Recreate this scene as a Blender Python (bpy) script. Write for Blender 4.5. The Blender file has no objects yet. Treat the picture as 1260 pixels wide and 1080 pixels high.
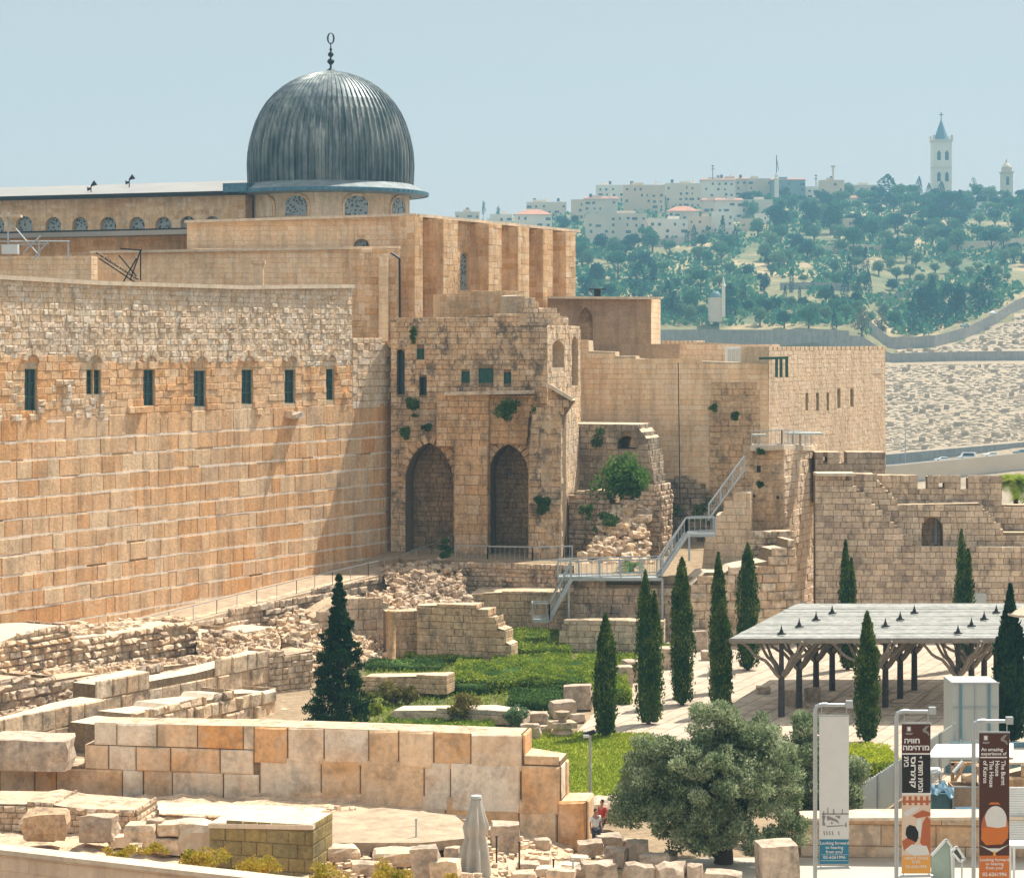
import bpy, math, random
import numpy as np
from mathutils import Vector, Matrix, noise
from mathutils.geometry import tessellate_polygon
R = math.radians
sc = bpy.context.scene
col = sc.collection
# ---------------------------------------------------------------- camera, sky, sun
F, HX, HY, HC = 2842.0, 630.0, 420.0, 21.0     # focal length in pixels, horizon, eye height
cam = bpy.data.cameras.new('camera'); camo = bpy.data.objects.new('camera', cam); col.objects.link(camo)
camo.location = (0, 0, HC); camo.rotation_euler = (R(90), 0, 0)
cam.sensor_width = 36; cam.lens = 36*F/1260; cam.shift_y = -(540-HY)/1260
cam.clip_start = 1; cam.clip_end = 9000
sc.camera = camo
SUN_EL, SUN_AZ = 60, 47
wd = bpy.data.worlds.new('World'); sc.world = wd; wd.use_nodes = True
nt = wd.node_tree; bg = nt.nodes['Background']
sky = nt.nodes.new('ShaderNodeTexSky'); sky.sky_type = 'NISHITA'; sky.sun_disc = False
sky.sun_elevation = R(SUN_EL); sky.sun_rotation = R(SUN_AZ); sky.air_density = 1.0; sky.dust_density = 2.5; sky.ozone_density = 1.0; sky.altitude = 700
hs = nt.nodes.new('ShaderNodeHueSaturation'); hs.inputs['Saturation'].default_value = 0.35
mxw = nt.nodes.new('ShaderNodeMix'); mxw.data_type = 'RGBA'; mxw.blend_type = 'MIX'; mxw.inputs[0].default_value = 0.72
tcw = nt.nodes.new('ShaderNodeTexCoord'); spw = nt.nodes.new('ShaderNodeSeparateXYZ'); nt.links.new(tcw.outputs['Generated'], spw.inputs[0])
rcw = nt.nodes.new('ShaderNodeValToRGB'); e = rcw.color_ramp.elements      # hazy pale horizon, bluer above, brighter overhead as added fill
e[0].position = 0.0; e[0].color = (.99, .955, .925, 1); e[1].position = .16; e[1].color = (.735, .765, .775, 1)
e2 = e.new(.32); e2.color = (.92, .98, 1, 1)
mul = nt.nodes.new('ShaderNodeVectorMath'); mul.operation = 'SCALE'; mul.inputs[3].default_value = 5.0
nt.links.new(spw.outputs['Z'], rcw.inputs[0]); nt.links.new(rcw.outputs[0], mul.inputs[0]); nt.links.new(mul.outputs[0], mxw.inputs[7])
rm = nt.nodes.new('ShaderNodeMapRange'); rm.inputs[1].default_value = .15; rm.inputs[2].default_value = .5; rm.inputs[3].default_value = 1.; rm.inputs[4].default_value = 1.45  # added fill: upper sky brightened to lift the shaded walls
ml2 = nt.nodes.new('ShaderNodeVectorMath'); ml2.operation = 'SCALE'; nt.links.new(spw.outputs['Z'], rm.inputs[0]); nt.links.new(rm.outputs[0], ml2.inputs[3])
nt.links.new(sky.outputs[0], hs.inputs['Color']); nt.links.new(hs.outputs[0], mxw.inputs[6]); nt.links.new(mxw.outputs[2], ml2.inputs[0]); nt.links.new(ml2.outputs[0], bg.inputs[0])
bg.inputs[1].default_value = 0.080
sun = bpy.data.lights.new('sun', 'SUN'); suno = bpy.data.objects.new('sun', sun); col.objects.link(suno)
sun.energy = 4.2; sun.angle = R(0.5); sun.color = (1.0, 0.935, 0.83)
SD = Vector((math.sin(R(SUN_AZ))*math.cos(R(SUN_EL)), math.cos(R(SUN_AZ))*math.cos(R(SUN_EL)), math.sin(R(SUN_EL))))
suno.rotation_euler = SD.to_track_quat('Z', 'Y').to_euler(); suno.location = (60, 60, 120)
sc.view_settings.view_transform = 'Standard'; sc.view_settings.look = 'None'
sc.view_settings.exposure = 0.86; sc.view_settings.gamma = 1
cy = sc.cycles
cy.volume_bounces = 0; cy.max_bounces = 6; cy.diffuse_bounces = 4; cy.transparent_max_bounces = 6; cy.caustics_reflective = False; cy.caustics_refractive = False
# ---------------------------------------------------------------- small helpers
def P(px, py, Y): return Vector(((px-HX)/F*Y, Y, HC+(HY-py)/F*Y))
def GX(px, Y): return (px-HX)/F*Y
def GZ(py, Y): return HC+(HY-py)/F*Y
def GY(py, z=0.0): return (HC-z)*F/(py-HY)
OFF = {}
def tag(o, label=None, cat=None, group=None, kind=None):
    if label: o['label'] = label
    if cat: o['category'] = cat; o['kind'] = 'thing'
    if group: o['group'] = group
    if kind: o['kind'] = kind
    return o
def empty(name, loc=(0, 0, 0), label=None, cat=None, group=None, rz=0):
    o = bpy.data.objects.new(name, None); col.objects.link(o); o.location = loc; o.rotation_euler = (0, 0, rz)
    o.empty_display_size = 0.3; OFF[o.name] = Vector(loc)
    return tag(o, label, cat, group)
def children(o): return [c for c in bpy.data.objects if c.parent == o]
def copy_tree(o, parent=None, kids=None):
    c = o.copy(); col.objects.link(c)
    if parent: c.parent = parent
    for ch in (kids or KIDS).get(o.name, []): copy_tree(ch, c)
    return c
KIDS = {}
class MB:
    """collects faces, built as ONE mesh object"""
    def __init__(s): s.v = []; s.f = []; s.m = []
    def add(s, vs, fs, mi=0):
        n = len(s.v); s.v.extend(vs)
        for f in fs: s.f.append([n+i for i in f]); s.m.append(mi)
    def box(s, c, d, rz=0, mi=0, bev=0):
        x, y, z = d[0]/2, d[1]/2, d[2]/2; ca, sa = math.cos(rz), math.sin(rz)
        vs = []
        for a, b, e in ((-x,-y,-z),(x,-y,-z),(x,y,-z),(-x,y,-z),(-x,-y,z),(x,-y,z),(x,y,z),(-x,y,z)):
            vs.append((c[0]+a*ca-b*sa, c[1]+a*sa+b*ca, c[2]+e))
        s.add(vs, [(0,3,2,1),(4,5,6,7),(0,1,5,4),(1,2,6,5),(2,3,7,6),(3,0,4,7)], mi)
    def bar(s, p, q, w, h=None, mi=0):
        p, q = Vector(p), Vector(q); h = h or w; d = q-p
        if d.length < 1e-6: return
        d.normalize(); a = d.cross(Vector((0,0,1)))
        if a.length < 1e-3: a = Vector((1,0,0))
        a.normalize(); b = a.cross(d)
        a *= w/2; b *= h/2
        vs = [p-a-b, p+a-b, p+a+b, p-a+b, q-a-b, q+a-b, q+a+b, q-a+b]
        s.add([tuple(v) for v in vs], [(0,1,2,3),(7,6,5,4),(0,4,5,1),(1,5,6,2),(2,6,7,3),(3,7,4,0)], mi)
    def tube(s, pts, rad, n=8, mi=0, cap=True):
        pts = [Vector(p) for p in pts]; k = len(pts)
        rad = rad if isinstance(rad, (list, tuple)) else [rad]*k
        vs = []; ref = Vector((0.13, 0.97, 0.2))
        for i, p in enumerate(pts):
            d = (pts[min(i+1, k-1)]-pts[max(i-1, 0)]).normalized()
            a = d.cross(ref).normalized(); b = d.cross(a)
            for j in range(n):
                t = 2*math.pi*j/n; vs.append(tuple(p+(a*math.cos(t)+b*math.sin(t))*rad[i]))
        fs = [(i*n+j, i*n+(j+1) % n, (i+1)*n+(j+1) % n, (i+1)*n+j) for i in range(k-1) for j in range(n)]
        if cap: fs += [tuple(range(n))[::-1], tuple((k-1)*n+j for j in range(n))]
        s.add(vs, fs, mi)
    def lathe(s, prof, c=(0,0,0), n=24, mi=0, a0=0, a1=2*math.pi, mod=None):
        full = abs(a1-a0-2*math.pi) < 1e-6; m = n if full else n+1; vs = []
        for r, z in prof:
            for j in range(m):
                t = a0+(a1-a0)*j/n; rr = r*(mod(j) if mod else 1)
                vs.append((c[0]+rr*math.cos(t), c[1]+rr*math.sin(t), c[2]+z))
        fs = []
        for i in range(len(prof)-1):
            for j in range(n):
                j2 = (j+1) % m; fs.append((i*m+j, i*m+j2, (i+1)*m+j2, (i+1)*m+j))
        s.add(vs, fs, mi)
    def poly(s, pts, h, mi=0):
        """prism from plan polygon pts [(x,y,z)] down by h"""
        n = len(pts); vs = [tuple(p) for p in pts]+[(p[0], p[1], p[2]-h) for p in pts]
        s.add(vs, [tuple(range(n)), tuple(range(2*n-1, n-1, -1))]+[(i, n+i, n+(i+1) % n, (i+1) % n) for i in range(n)], mi)
    def build(s, name, mats, parent=None, smooth=False, local=False, origin=None):
        me = bpy.data.meshes.new(name)
        mats = mats if isinstance(mats, (list, tuple)) else [mats]
        if local: off = Vector((0, 0, 0))
        elif parent is not None: off = OFF[parent.name]
        else:
            if origin is None:
                a = np.array(s.v, dtype=float); lo, hi = a.min(0), a.max(0)
                off = Vector(((lo[0]+hi[0])/2, (lo[1]+hi[1])/2, lo[2]))
            else: off = Vector(origin)
        a = np.array(s.v, dtype=float)-np.array(off)
        me.from_pydata(a.tolist(), [], s.f)
        for m in mats: me.materials.append(m)
        if len(mats) > 1: me.polygons.foreach_set('material_index', s.m)
        if smooth: me.shade_smooth()
        me.update()
        o = bpy.data.objects.new(name, me); col.objects.link(o)
        if parent is not None:
            o.parent = parent; OFF[o.name] = Vector(off); KIDS.setdefault(parent.name, []).append(o)
        else:
            o.location = off; OFF[o.name] = Vector(off)
        return o
# ---------------------------------------------------------------- materials
def newmat(name):
    m = bpy.data.materials.new(name); m.use_nodes = True
    n = m.node_tree; n.nodes.clear()
    out = n.nodes.new('ShaderNodeOutputMaterial'); b = n.nodes.new('ShaderNodeBsdfPrincipled')
    n.links.new(b.outputs[0], out.inputs[0]); b.inputs['Specular IOR Level'].default_value = 0.2
    return m, n, b, out
def nd(n, t, **k):
    x = n.nodes.new('ShaderNode'+t)
    for a, v in k.items():
        if a in ('op', 'operation'): x.operation = v
        elif a == 'blend': x.data_type = 'RGBA'; x.blend_type = v
        else: setattr(x, a, v)
    return x
def ramp(n, stops, interp='LINEAR'):
    r = n.nodes.new('ShaderNodeValToRGB'); r.color_ramp.interpolation = interp
    e = r.color_ramp.elements
    while len(e) < len(stops): e.new(0.5)
    while len(e) > len(stops): e.remove(e[-1])
    for i, (p, c) in enumerate(stops):
        e[i].position = p; e[i].color = (*c, 1) if len(c) == 3 else c
    return r
def noiz(n, vec, scale, detail=4, rough=.55):
    t = n.nodes.new('ShaderNodeTexNoise'); t.inputs['Scale'].default_value = scale; t.inputs['Detail'].default_value = detail
    t.inputs['Roughness'].default_value = rough; n.links.new(vec, t.inputs['Vector']); return t
def mixc(n, blend, fac, a, b):
    m = nd(n, 'Mix', blend=blend)
    for s, v in ((0, fac), (6, a), (7, b)):
        if hasattr(v, 'is_linked'): n.links.new(v, m.inputs[s])
        elif isinstance(v, tuple): m.inputs[s].default_value = (*v, 1) if len(v) == 3 else v
        else: m.inputs[s].default_value = v
    return m.outputs[2]
def stone(name, tones, stain=(0.12, 0.10, 0.08), stain_amt=.5, stain_scale=.25, bump=.5, pale=None, pale_amt=.0, mott=.35, streak=.25, grain=5.0, blotch=0., bscale=1.1):
    """tones: colours picked per block; large stains, vertical streaks, fine mottling"""
    sat = lambda c: tuple(max(.01, min(.92, (l_+(x-l_)*1.12)*q)) for l_ in [(c[0]*.3+c[1]*.6+c[2]*.1)] for x, q in zip(c, (1.02, 1.0, 1.01)))
    tones = [sat(c) for c in tones]; stain = sat(stain)
    m, n, b, out = newmat(name)
    g = nd(n, 'NewGeometry')
    k = len(tones)
    r = ramp(n, [(i/max(1, k-1), c) for i, c in enumerate(tones)])
    n.links.new(g.outputs['Random Per Island'], r.inputs[0])
    pos = g.outputs['Position']
    c = r.outputs[0]
    n1 = noiz(n, pos, stain_scale, 5, .65); r1 = ramp(n, [(.48, (0,0,0)), (.68, (1,1,1))]); n.links.new(n1.outputs[0], r1.inputs[0])
    f1 = nd(n, 'Math', op='MULTIPLY'); f1.inputs[1].default_value = stain_amt; n.links.new(r1.outputs[0], f1.inputs[0])
    c = mixc(n, 'MIX', f1.outputs[0], c, stain)
    if pale:
        n4 = noiz(n, pos, stain_scale*1.7, 4, .6); r4 = ramp(n, [(.5, (0,0,0)), (.62, (1,1,1))])
        ad = nd(n, 'Mapping'); ad.inputs['Location'].default_value = (31, 7, 11); n.links.new(pos, ad.inputs['Vector']); n.links.new(ad.outputs[0], n4.inputs['Vector'])
        n.links.new(n4.outputs[0], r4.inputs[0]); f4 = nd(n, 'Math', op='MULTIPLY'); f4.inputs[1].default_value = pale_amt; n.links.new(r4.outputs[0], f4.inputs[0])
        c = mixc(n, 'MIX', f4.outputs[0], c, pale)
    if blotch:
        n5 = noiz(n, pos, bscale, 7, .72); ad5 = nd(n, 'Mapping'); ad5.inputs['Location'].default_value = (13, 57, 3); ad5.inputs['Scale'].default_value = (1, 1, .8); n.links.new(pos, ad5.inputs['Vector']); n.links.new(ad5.outputs[0], n5.inputs['Vector'])
        r5 = ramp(n, [(.50, (0,0,0)), (.63, (1,1,1))]); n.links.new(n5.outputs[0], r5.inputs[0]); f5 = nd(n, 'Math', op='MULTIPLY'); f5.inputs[1].default_value = blotch; n.links.new(r5.outputs[0], f5.inputs[0])
        c = mixc(n, 'MIX', f5.outputs[0], c, (.13, .11, .09))
    mp = nd(n, 'Mapping'); mp.inputs['Scale'].default_value = (1, 1, .12); n.links.new(pos, mp.inputs['Vector'])
    n2 = noiz(n, mp.outputs[0], 1.6, 3, .6); r2 = ramp(n, [(.42, (1,1,1)), (.7, (1-streak,)*3)]); n.links.new(n2.outputs[0], r2.inputs[0])
    c = mixc(n, 'MULTIPLY', 1.0, c, r2.outputs[0])
    n3 = noiz(n, pos, grain, 6, .7); r3 = ramp(n, [(.3, (1-mott,)*3), (.7, (1+mott*.6,)*3)]); n.links.new(n3.outputs[0], r3.inputs[0])
    c = mixc(n, 'MULTIPLY', 1.0, c, r3.outputs[0])
    n.links.new(c, b.inputs['Base Color']); b.inputs['Roughness'].default_value = .92
    bp = nd(n, 'Bump'); bp.inputs['Strength'].default_value = bump; bp.inputs['Distance'].default_value = .12
    n.links.new(n3.outputs[0], bp.inputs['Height']); n.links.new(bp.outputs[0], b.inputs['Normal'])
    return m
def plain(name, c, rough=.7, metal=0, var=.12, scale=3., spec=.3):
    m, n, b, out = newmat(name)
    g = nd(n, 'NewGeometry'); t = noiz(n, g.outputs['Position'], scale, 5, .65)
    r = ramp(n, [(.3, tuple(x*(1-var) for x in c)), (.7, tuple(min(1, x*(1+var)) for x in c))])
    n.links.new(t.outputs[0], r.inputs[0]); n.links.new(r.outputs[0], b.inputs['Base Color'])
    b.inputs['Roughness'].default_value = rough; b.inputs['Metallic'].default_value = metal; b.inputs['Specular IOR Level'].default_value = spec
    return m
def leafmat(name, tones, trans=.3, nscale=.6):
    m, n, b, out = newmat(name); n.nodes.remove(b)
    g = nd(n, 'NewGeometry'); t = noiz(n, g.outputs['Position'], nscale, 2, .5)
    ad = nd(n, 'Math', op='ADD'); mu = nd(n, 'Math', op='MULTIPLY'); mu.inputs[1].default_value = .55
    n.links.new(g.outputs['Random Per Island'], mu.inputs[0])
    s2 = nd(n, 'Math', op='MULTIPLY_ADD'); s2.inputs[1].default_value = 1.6; s2.inputs[2].default_value = -.55; n.links.new(t.outputs[0], s2.inputs[0])
    n.links.new(mu.outputs[0], ad.inputs[0]); n.links.new(s2.outputs[0], ad.inputs[1])
    k = len(tones); r = ramp(n, [(i/max(1, k-1), c) for i, c in enumerate(tones)]); n.links.new(ad.outputs[0], r.inputs[0])
    d = nd(n, 'BsdfDiffuse'); tr = nd(n, 'BsdfTranslucent'); mx = nd(n, 'MixShader'); mx.inputs[0].default_value = trans
    n.links.new(r.outputs[0], d.inputs[0]); n.links.new(r.outputs[0], tr.inputs[0])
    n.links.new(d.outputs[0], mx.inputs[1]); n.links.new(tr.outputs[0], mx.inputs[2]); n.links.new(mx.outputs[0], out.inputs[0])
    return m
M = {}
M['west'] = stone('ashlar_orange', [(.69,.41,.21),(.75,.46,.25),(.67,.37,.18),(.77,.53,.32),(.72,.43,.23),(.78,.58,.38),(.74,.46,.26),(.69,.48,.31)], stain=(.70,.55,.39), stain_amt=.6, stain_scale=.10, streak=.3, mott=.28, blotch=.28, bscale=.5)
M['west_up'] = stone('ashlar_weathered', [(.72,.58,.42),(.66,.48,.31),(.78,.66,.52),(.70,.53,.36),(.80,.71,.58)], stain=(.58,.50,.42), stain_amt=.6, stain_scale=.2, mott=.35, streak=.3, blotch=.3)
M['margin'] = stone('sunlit_lime_margin', [(.84,.74,.62),(.80,.69,.56)], stain=(.66,.52,.38), stain_amt=.5, stain_scale=.5, mott=.2, bump=.1)  # mortar and margins, with the sun they catch put into the paleness
M['mort'] = stone('mortar_dark', [(.28,.20,.125),(.25,.18,.11)], stain_amt=.3, mott=.4)  # dark joint mortar, also the colour of the slab core
M['mortL'] = stone('mortar_pale', [(.56,.45,.31),(.60,.48,.34)], stain_amt=.2, mott=.3)
M['mosque'] = stone('mosque_limestone', [(.72,.49,.29),(.76,.55,.35),(.64,.41,.22),(.78,.61,.43),(.74,.53,.33),(.58,.38,.22)], stain=(.60,.36,.19), stain_amt=.55, stain_scale=.12, mott=.25, streak=.3, bump=.25, blotch=.22, bscale=.4)
M['tan'] = stone('arch_house_stone', [(.70,.48,.29),(.76,.55,.35),(.60,.40,.24),(.80,.62,.43),(.66,.46,.29)], stain=(.34,.27,.21), stain_amt=.7, blotch=.85, stain_scale=.22, mott=.35, streak=.35)
M['tanO'] = stone('pier_stone', [(.70,.45,.25),(.74,.51,.31),(.64,.40,.22),(.76,.57,.38)], stain=(.40,.29,.19), stain_amt=.5, stain_scale=.3, mott=.35, blotch=.45)
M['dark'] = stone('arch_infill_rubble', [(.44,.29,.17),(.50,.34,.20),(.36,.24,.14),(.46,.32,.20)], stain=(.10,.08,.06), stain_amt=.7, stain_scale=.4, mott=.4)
M['plainw'] = stone('restored_limestone', [(.82,.60,.39),(.84,.65,.44),(.78,.56,.35),(.86,.69,.49),(.82,.62,.41)], stain=(.62,.46,.31), stain_amt=.5, stain_scale=.10, mott=.18, streak=.25, bump=.2, blotch=.18, bscale=.3)
M['patch'] = stone('old_patch_stone', [(.64,.45,.28),(.70,.52,.34),(.57,.39,.24)], stain=(.36,.27,.19), stain_amt=.55, stain_scale=.35, mott=.4, blotch=.6)
M['city'] = stone('city_wall_stone', [(.66,.52,.37),(.72,.58,.42),(.55,.43,.31),(.76,.63,.47),(.60,.47,.34),(.40,.32,.24)], stain=(.38,.30,.24), stain_amt=.45, stain_scale=.22, mott=.3, streak=.25, blotch=.5)
M['fort'] = stone('fortress_stone', [(.74,.57,.41),(.78,.62,.45),(.70,.53,.36),(.80,.67,.51)], stain=(.48,.34,.22), stain_amt=.4, stain_scale=.15, mott=.25)
M['front'] = stone('great_block_stone', [(.82,.64,.45),(.78,.45,.22),(.84,.72,.56),(.76,.49,.27),(.86,.76,.62),(.84,.66,.46),(.76,.40,.17),(.82,.70,.54)], stain=(.56,.29,.11), stain_amt=.55, stain_scale=.45, mott=.2, streak=.12, pale=(.78,.70,.58), pale_amt=.3, grain=3.5, blotch=.4, bscale=.9)
M['ruin'] = stone('ruin_stone', [(.70,.52,.35),(.76,.60,.42),(.62,.44,.28),(.78,.65,.49),(.70,.50,.32)], stain=(.36,.30,.25), stain_amt=.5, stain_scale=.8, mott=.4, grain=4, blotch=.6)
M['ruinD'] = stone('ruin_rubble', [(.60,.45,.31),(.66,.52,.38),(.50,.37,.25),(.70,.58,.44)], stain=(.32,.27,.22), stain_amt=.55, stain_scale=.7, mott=.45, grain=4, blotch=.7)
M['rock'] = stone('boulder_stone', [(.66,.54,.40),(.72,.61,.48),(.62,.46,.31),(.54,.46,.38)], stain=(.34,.28,.23), stain_amt=.5, stain_scale=1.2, mott=.35, grain=4, blotch=.5, bscale=1.5)
M['olive_block'] = stone('algae_stained_block', [(.30,.24,.12),(.36,.27,.12),(.26,.22,.12)], stain=(.14,.12,.06), stain_amt=.6, stain_scale=.9, mott=.35)
M['cap'] = stone('coping_stone', [(.62,.51,.38),(.66,.56,.43)], stain=(.5,.42,.33), stain_amt=.3, mott=.15, bump=.15)
M['soot'] = stone('sooty_lichen_shade_stone', [(.42,.34,.25),(.50,.41,.30),(.30,.24,.18),(.56,.47,.36)], stain=(.10,.09,.075), stain_amt=.85, stain_scale=.35, mott=.4, blotch=.7)  # dark lichen; on the lower plain wall also shade put into the tone
M['brownw'] = stone('brown_shade_stone', [(.36,.26,.18),(.41,.30,.21),(.32,.24,.17)], stain=(.50,.36,.23), stain_amt=.6, stain_scale=.14, mott=.25, streak=.3)  # brown; on the annex front the wall's shade is put into the tone
M['parapet'] = stone('parapet_stone', [(.66,.52,.38),(.70,.56,.42),(.62,.48,.34)], stain=(.55,.4,.28), stain_amt=.3, mott=.12, bump=.15)
M['earth'] = stone('dry_earth', [(.34,.26,.17)], stain=(.25,.19,.12), stain_amt=.6, stain_scale=.5, mott=.35, grain=2)
M['steel'] = plain('galvanised_steel', (.42,.45,.46), .45, .5, .1)
M['white'] = plain('white_paint', (.62,.63,.61), .6, 0, .06)
M['panelw'] = plain('pale_wall_panel', (.42,.44,.41), .6, 0, .05, 1.)
M['teal'] = plain('teal_hoarding', (.12,.23,.27), .6, 0, .15)
M['shutter'] = plain('green_shutter', (.03,.10,.075), .6, 0, .3, 6)
M['glassd'] = plain('dark_window_glass', (.025,.04,.045), .25, 0, .3, 2, .5)
M['black'] = plain('black_metal', (.02,.02,.022), .5, .2)
M['bark'] = plain('brown_bark', (.07,.05,.035), .95, 0, .4, 6)
M['post'] = plain('dark_timber_post', (.075,.06,.055), .8, 0, .3, 4)
M['timber'] = plain('weathered_grey_timber', (.24,.20,.16), .85, 0, .25, 5)
M['lead'] = None
# leaves
M['lf_cyp'] = leafmat('cypress_leaf', [(.012,.035,.006),(.04,.08,.013),(.10,.15,.025),(.19,.22,.05)], .25, 1.2)
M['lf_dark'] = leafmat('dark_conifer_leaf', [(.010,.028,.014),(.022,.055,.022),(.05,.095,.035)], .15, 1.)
M['lf_olive'] = leafmat('olive_leaf', [(.06,.09,.04),(.16,.21,.10),(.33,.38,.21),(.56,.59,.40)], .35, .9)
M['lf_hedge'] = leafmat('hedge_leaf', [(.07,.12,.015),(.16,.23,.03),(.28,.34,.04),(.38,.40,.06)], .3, .8)
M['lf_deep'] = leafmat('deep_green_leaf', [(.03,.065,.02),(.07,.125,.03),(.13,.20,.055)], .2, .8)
M['lf_dry'] = leafmat('dry_shrub_leaf', [(.10,.10,.03),(.20,.17,.05),(.30,.23,.07)], .2, .8)
M['lf_lime'] = leafmat('yellow_green_leaf', [(.22,.28,.02),(.42,.46,.03),(.55,.55,.05)], .35, .8)
M['lf_yel'] = leafmat('yellow_weed_leaf', [(.16,.18,.02),(.38,.34,.03),(.50,.30,.05),(.24,.30,.05)], .3, 1.5)
M['lf_fig'] = leafmat('fig_leaf', [(.04,.09,.02),(.09,.18,.04),(.17,.28,.06)], .3, .8)
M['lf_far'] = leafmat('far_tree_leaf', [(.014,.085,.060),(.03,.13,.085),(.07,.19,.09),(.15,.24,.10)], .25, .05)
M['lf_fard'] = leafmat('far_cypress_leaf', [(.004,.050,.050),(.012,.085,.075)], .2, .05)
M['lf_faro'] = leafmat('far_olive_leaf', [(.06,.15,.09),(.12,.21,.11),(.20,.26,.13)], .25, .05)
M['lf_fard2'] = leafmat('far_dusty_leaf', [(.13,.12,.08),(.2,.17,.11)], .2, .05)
# ---------------------------------------------------------------- oblique wall planes and masonry
class Pl:
    """vertical plane through two (pixel column, depth) points; outlines are traced on it"""
    def __init__(s, px0, Y0, px1, Y1):
        s.a = Vector((GX(px0, Y0), Y0)); b = Vector((GX(px1, Y1), Y1)); s.d = (b-s.a).normalized(); s.n = Vector((s.d.y, -s.d.x)); s.L = (b-s.a).length
    def u(s, px):
        k = (px-HX)/F; return (k*s.a.y-s.a.x)/(s.d.x-k*s.d.y)
    def uz(s, px, py):
        t = s.u(px); Y = s.a.y+t*s.d.y; return (t, HC+(HY-py)/F*Y)
    def pt(s, u, z, n=0.):
        p = s.a+s.d*u+s.n*n; return (p.x, p.y, z)
def inters(poly, z):
    xs = []
    n = len(poly)
    for i in range(n):
        (u0, z0), (u1, z1) = poly[i], poly[(i+1) % n]
        if (z0 <= z < z1) or (z1 <= z < z0): xs.append(u0+(z-z0)/(z1-z0)*(u1-u0))
    xs.sort(); return [(xs[i], xs[i+1]) for i in range(0, len(xs)-1, 2)]
def subtract(iv, holes):
    for h0, h1 in holes:
        o = []
        for a, b in iv:
            if h1 <= a or h0 >= b: o.append((a, b)); continue
            if h0 > a: o.append((a, h0))
            if h1 < b: o.append((h1, b))
        iv = o
    return iv
def blocks(mb, pl, outline, holes=(), ch=.5, bl=(.6, 1.2), prot=(.03, .08), cham=.03, jit=.01, seed=1, batter=0., n0=0., ends=0., mi=0, chj=0., skip=0., big=None, gap=.012, vgap=None):
    rg = random.Random(seed); zs = [p[1] for p in outline]; z0, z1 = min(zs), max(zs)
    rows = []; z = z0
    while z < z1-.05:
        h = ch*(1+rg.uniform(-chj, chj))
        if z1-(z+h) < .35*ch: h = z1-z
        rows.append((z, min(z+h, z1))); z += h
    nr = len(rows)
    for ri, (a, b) in enumerate(rows):
        zm = (a+b)/2; iv = inters(outline, zm)
        if not iv: continue
        full = iv[-1][1]
        for h in holes:
            for zz in (a+.02, zm, b-.02): iv = subtract(iv, inters(h, zz))
        bt = n0+batter*(nr-ri)
        for u0, u1 in iv:
            u = u0-rg.uniform(0, bl[0]) if False else u0
            while u < u1-.02:
                w = rg.uniform(*bl)
                if u+w > u1-bl[0]*.4: w = u1-u
                if rg.random() >= skip:
                    p = rg.uniform(*prot)
                    if big and rg.random() < big[0]: p = rg.uniform(big[1], big[2])
                    c = min(cham, w*.3, (b-a)*.3); g = gap; vg = vgap or gap
                    J = lambda: rg.uniform(-jit, jit)
                    q = [(u+g, a+vg), (u+w-g, a+vg), (u+w-g, b-vg), (u+g, b-vg)]
                    fr = [(u+g+c+J(), a+vg+c+J()), (u+w-g-c+J(), a+vg+c+J()), (u+w-g-c+J(), b-vg-c+J()), (u+g+c+J(), b-vg-c+J())]
                    vs = [pl.pt(x, y, 0.0 if not n0 else n0*.98) for x, y in q]+[pl.pt(x, y, bt+max(.005, p*.55)) for x, y in q]+[pl.pt(x, y, bt+max(.014, p+J())) for x, y in fr]
                    mb.add(vs, [(8,9,10,11), (4,5,9,8), (5,6,10,9), (6,7,11,10), (7,4,8,11), (0,1,5,4), (1,2,6,5), (2,3,7,6), (3,0,4,7)], mi)
                u += w
        if ends > 0:     # facing stones round the right-hand end
            n = 0.
            while n < ends-.02:
                w = min(rg.uniform(*bl), ends-n)
                if n+w > ends-bl[0]*.4: w = ends-n
                p = rg.uniform(*prot)*.7; g = gap; c = min(cham, w*.3, (b-a)*.3)
                E = lambda nn, zz, pp: pl.pt(full+pp, zz, -nn)
                q = [(n+g, a+g), (n+w-g, a+g), (n+w-g, b-g), (n+g, b-g)]
                fr = [(n+g+c, a+g+c), (n+w-g-c, a+g+c), (n+w-g-c, b-g-c), (n+g+c, b-g-c)]
                vs = [E(x, y, 0) for x, y in q]+[E(x, y, max(.005, p*.55)) for x, y in q]+[E(x, y, p) for x, y in fr]
                mb.add(vs, [(8,9,10,11), (4,5,9,8), (5,6,10,9), (6,7,11,10), (7,4,8,11), (0,1,5,4), (1,2,6,5), (2,3,7,6), (3,0,4,7)], mi)
                n += w
def slab(mb, pl, outline, holes=(), t=1., mi=0, n0=0., top=None):
    loops = [list(outline)]+[list(h) for h in holes]
    tris = tessellate_polygon([[Vector((u, z, 0)) for u, z in lp] for lp in loops])
    flat = [p for lp in loops for p in lp]; k = len(flat)
    vs = [pl.pt(u, z, n0) for u, z in flat]+[pl.pt(u, z, n0-t) for u, z in flat]
    fs = []
    for a, b, c in tris:
        (ax, az), (bx, bz), (cx, cz) = flat[a], flat[b], flat[c]
        if (bx-ax)*(cz-az)-(bz-az)*(cx-ax) < 0: a, b = b, a
        fs.append((a, b, c)); fs.append((c+k, b+k, a+k))
    i0 = 0; tops = []
    for li_, lp in enumerate(loops):
        n = len(lp)
        for i in range(n):
            a, b = i0+i, i0+(i+1) % n; f = (a, b, b+k, a+k); (ua, za), (ub, zb) = flat[a], flat[b]
            if top is not None and li_ == 0 and abs(ub-ua) > abs(zb-za)*.6 and any(x <= (ua+ub)/2 < y for x, y in inters(list(outline), (za+zb)/2-.06)): tops.append(f)
            else: fs.append(f)
        i0 += n
    mb.add(vs, fs, mi)
    if tops:
        n0_ = len(mb.v)-len(vs)
        for f in tops: mb.f.append([n0_+i for i in f]); mb.m.append(top)
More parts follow.
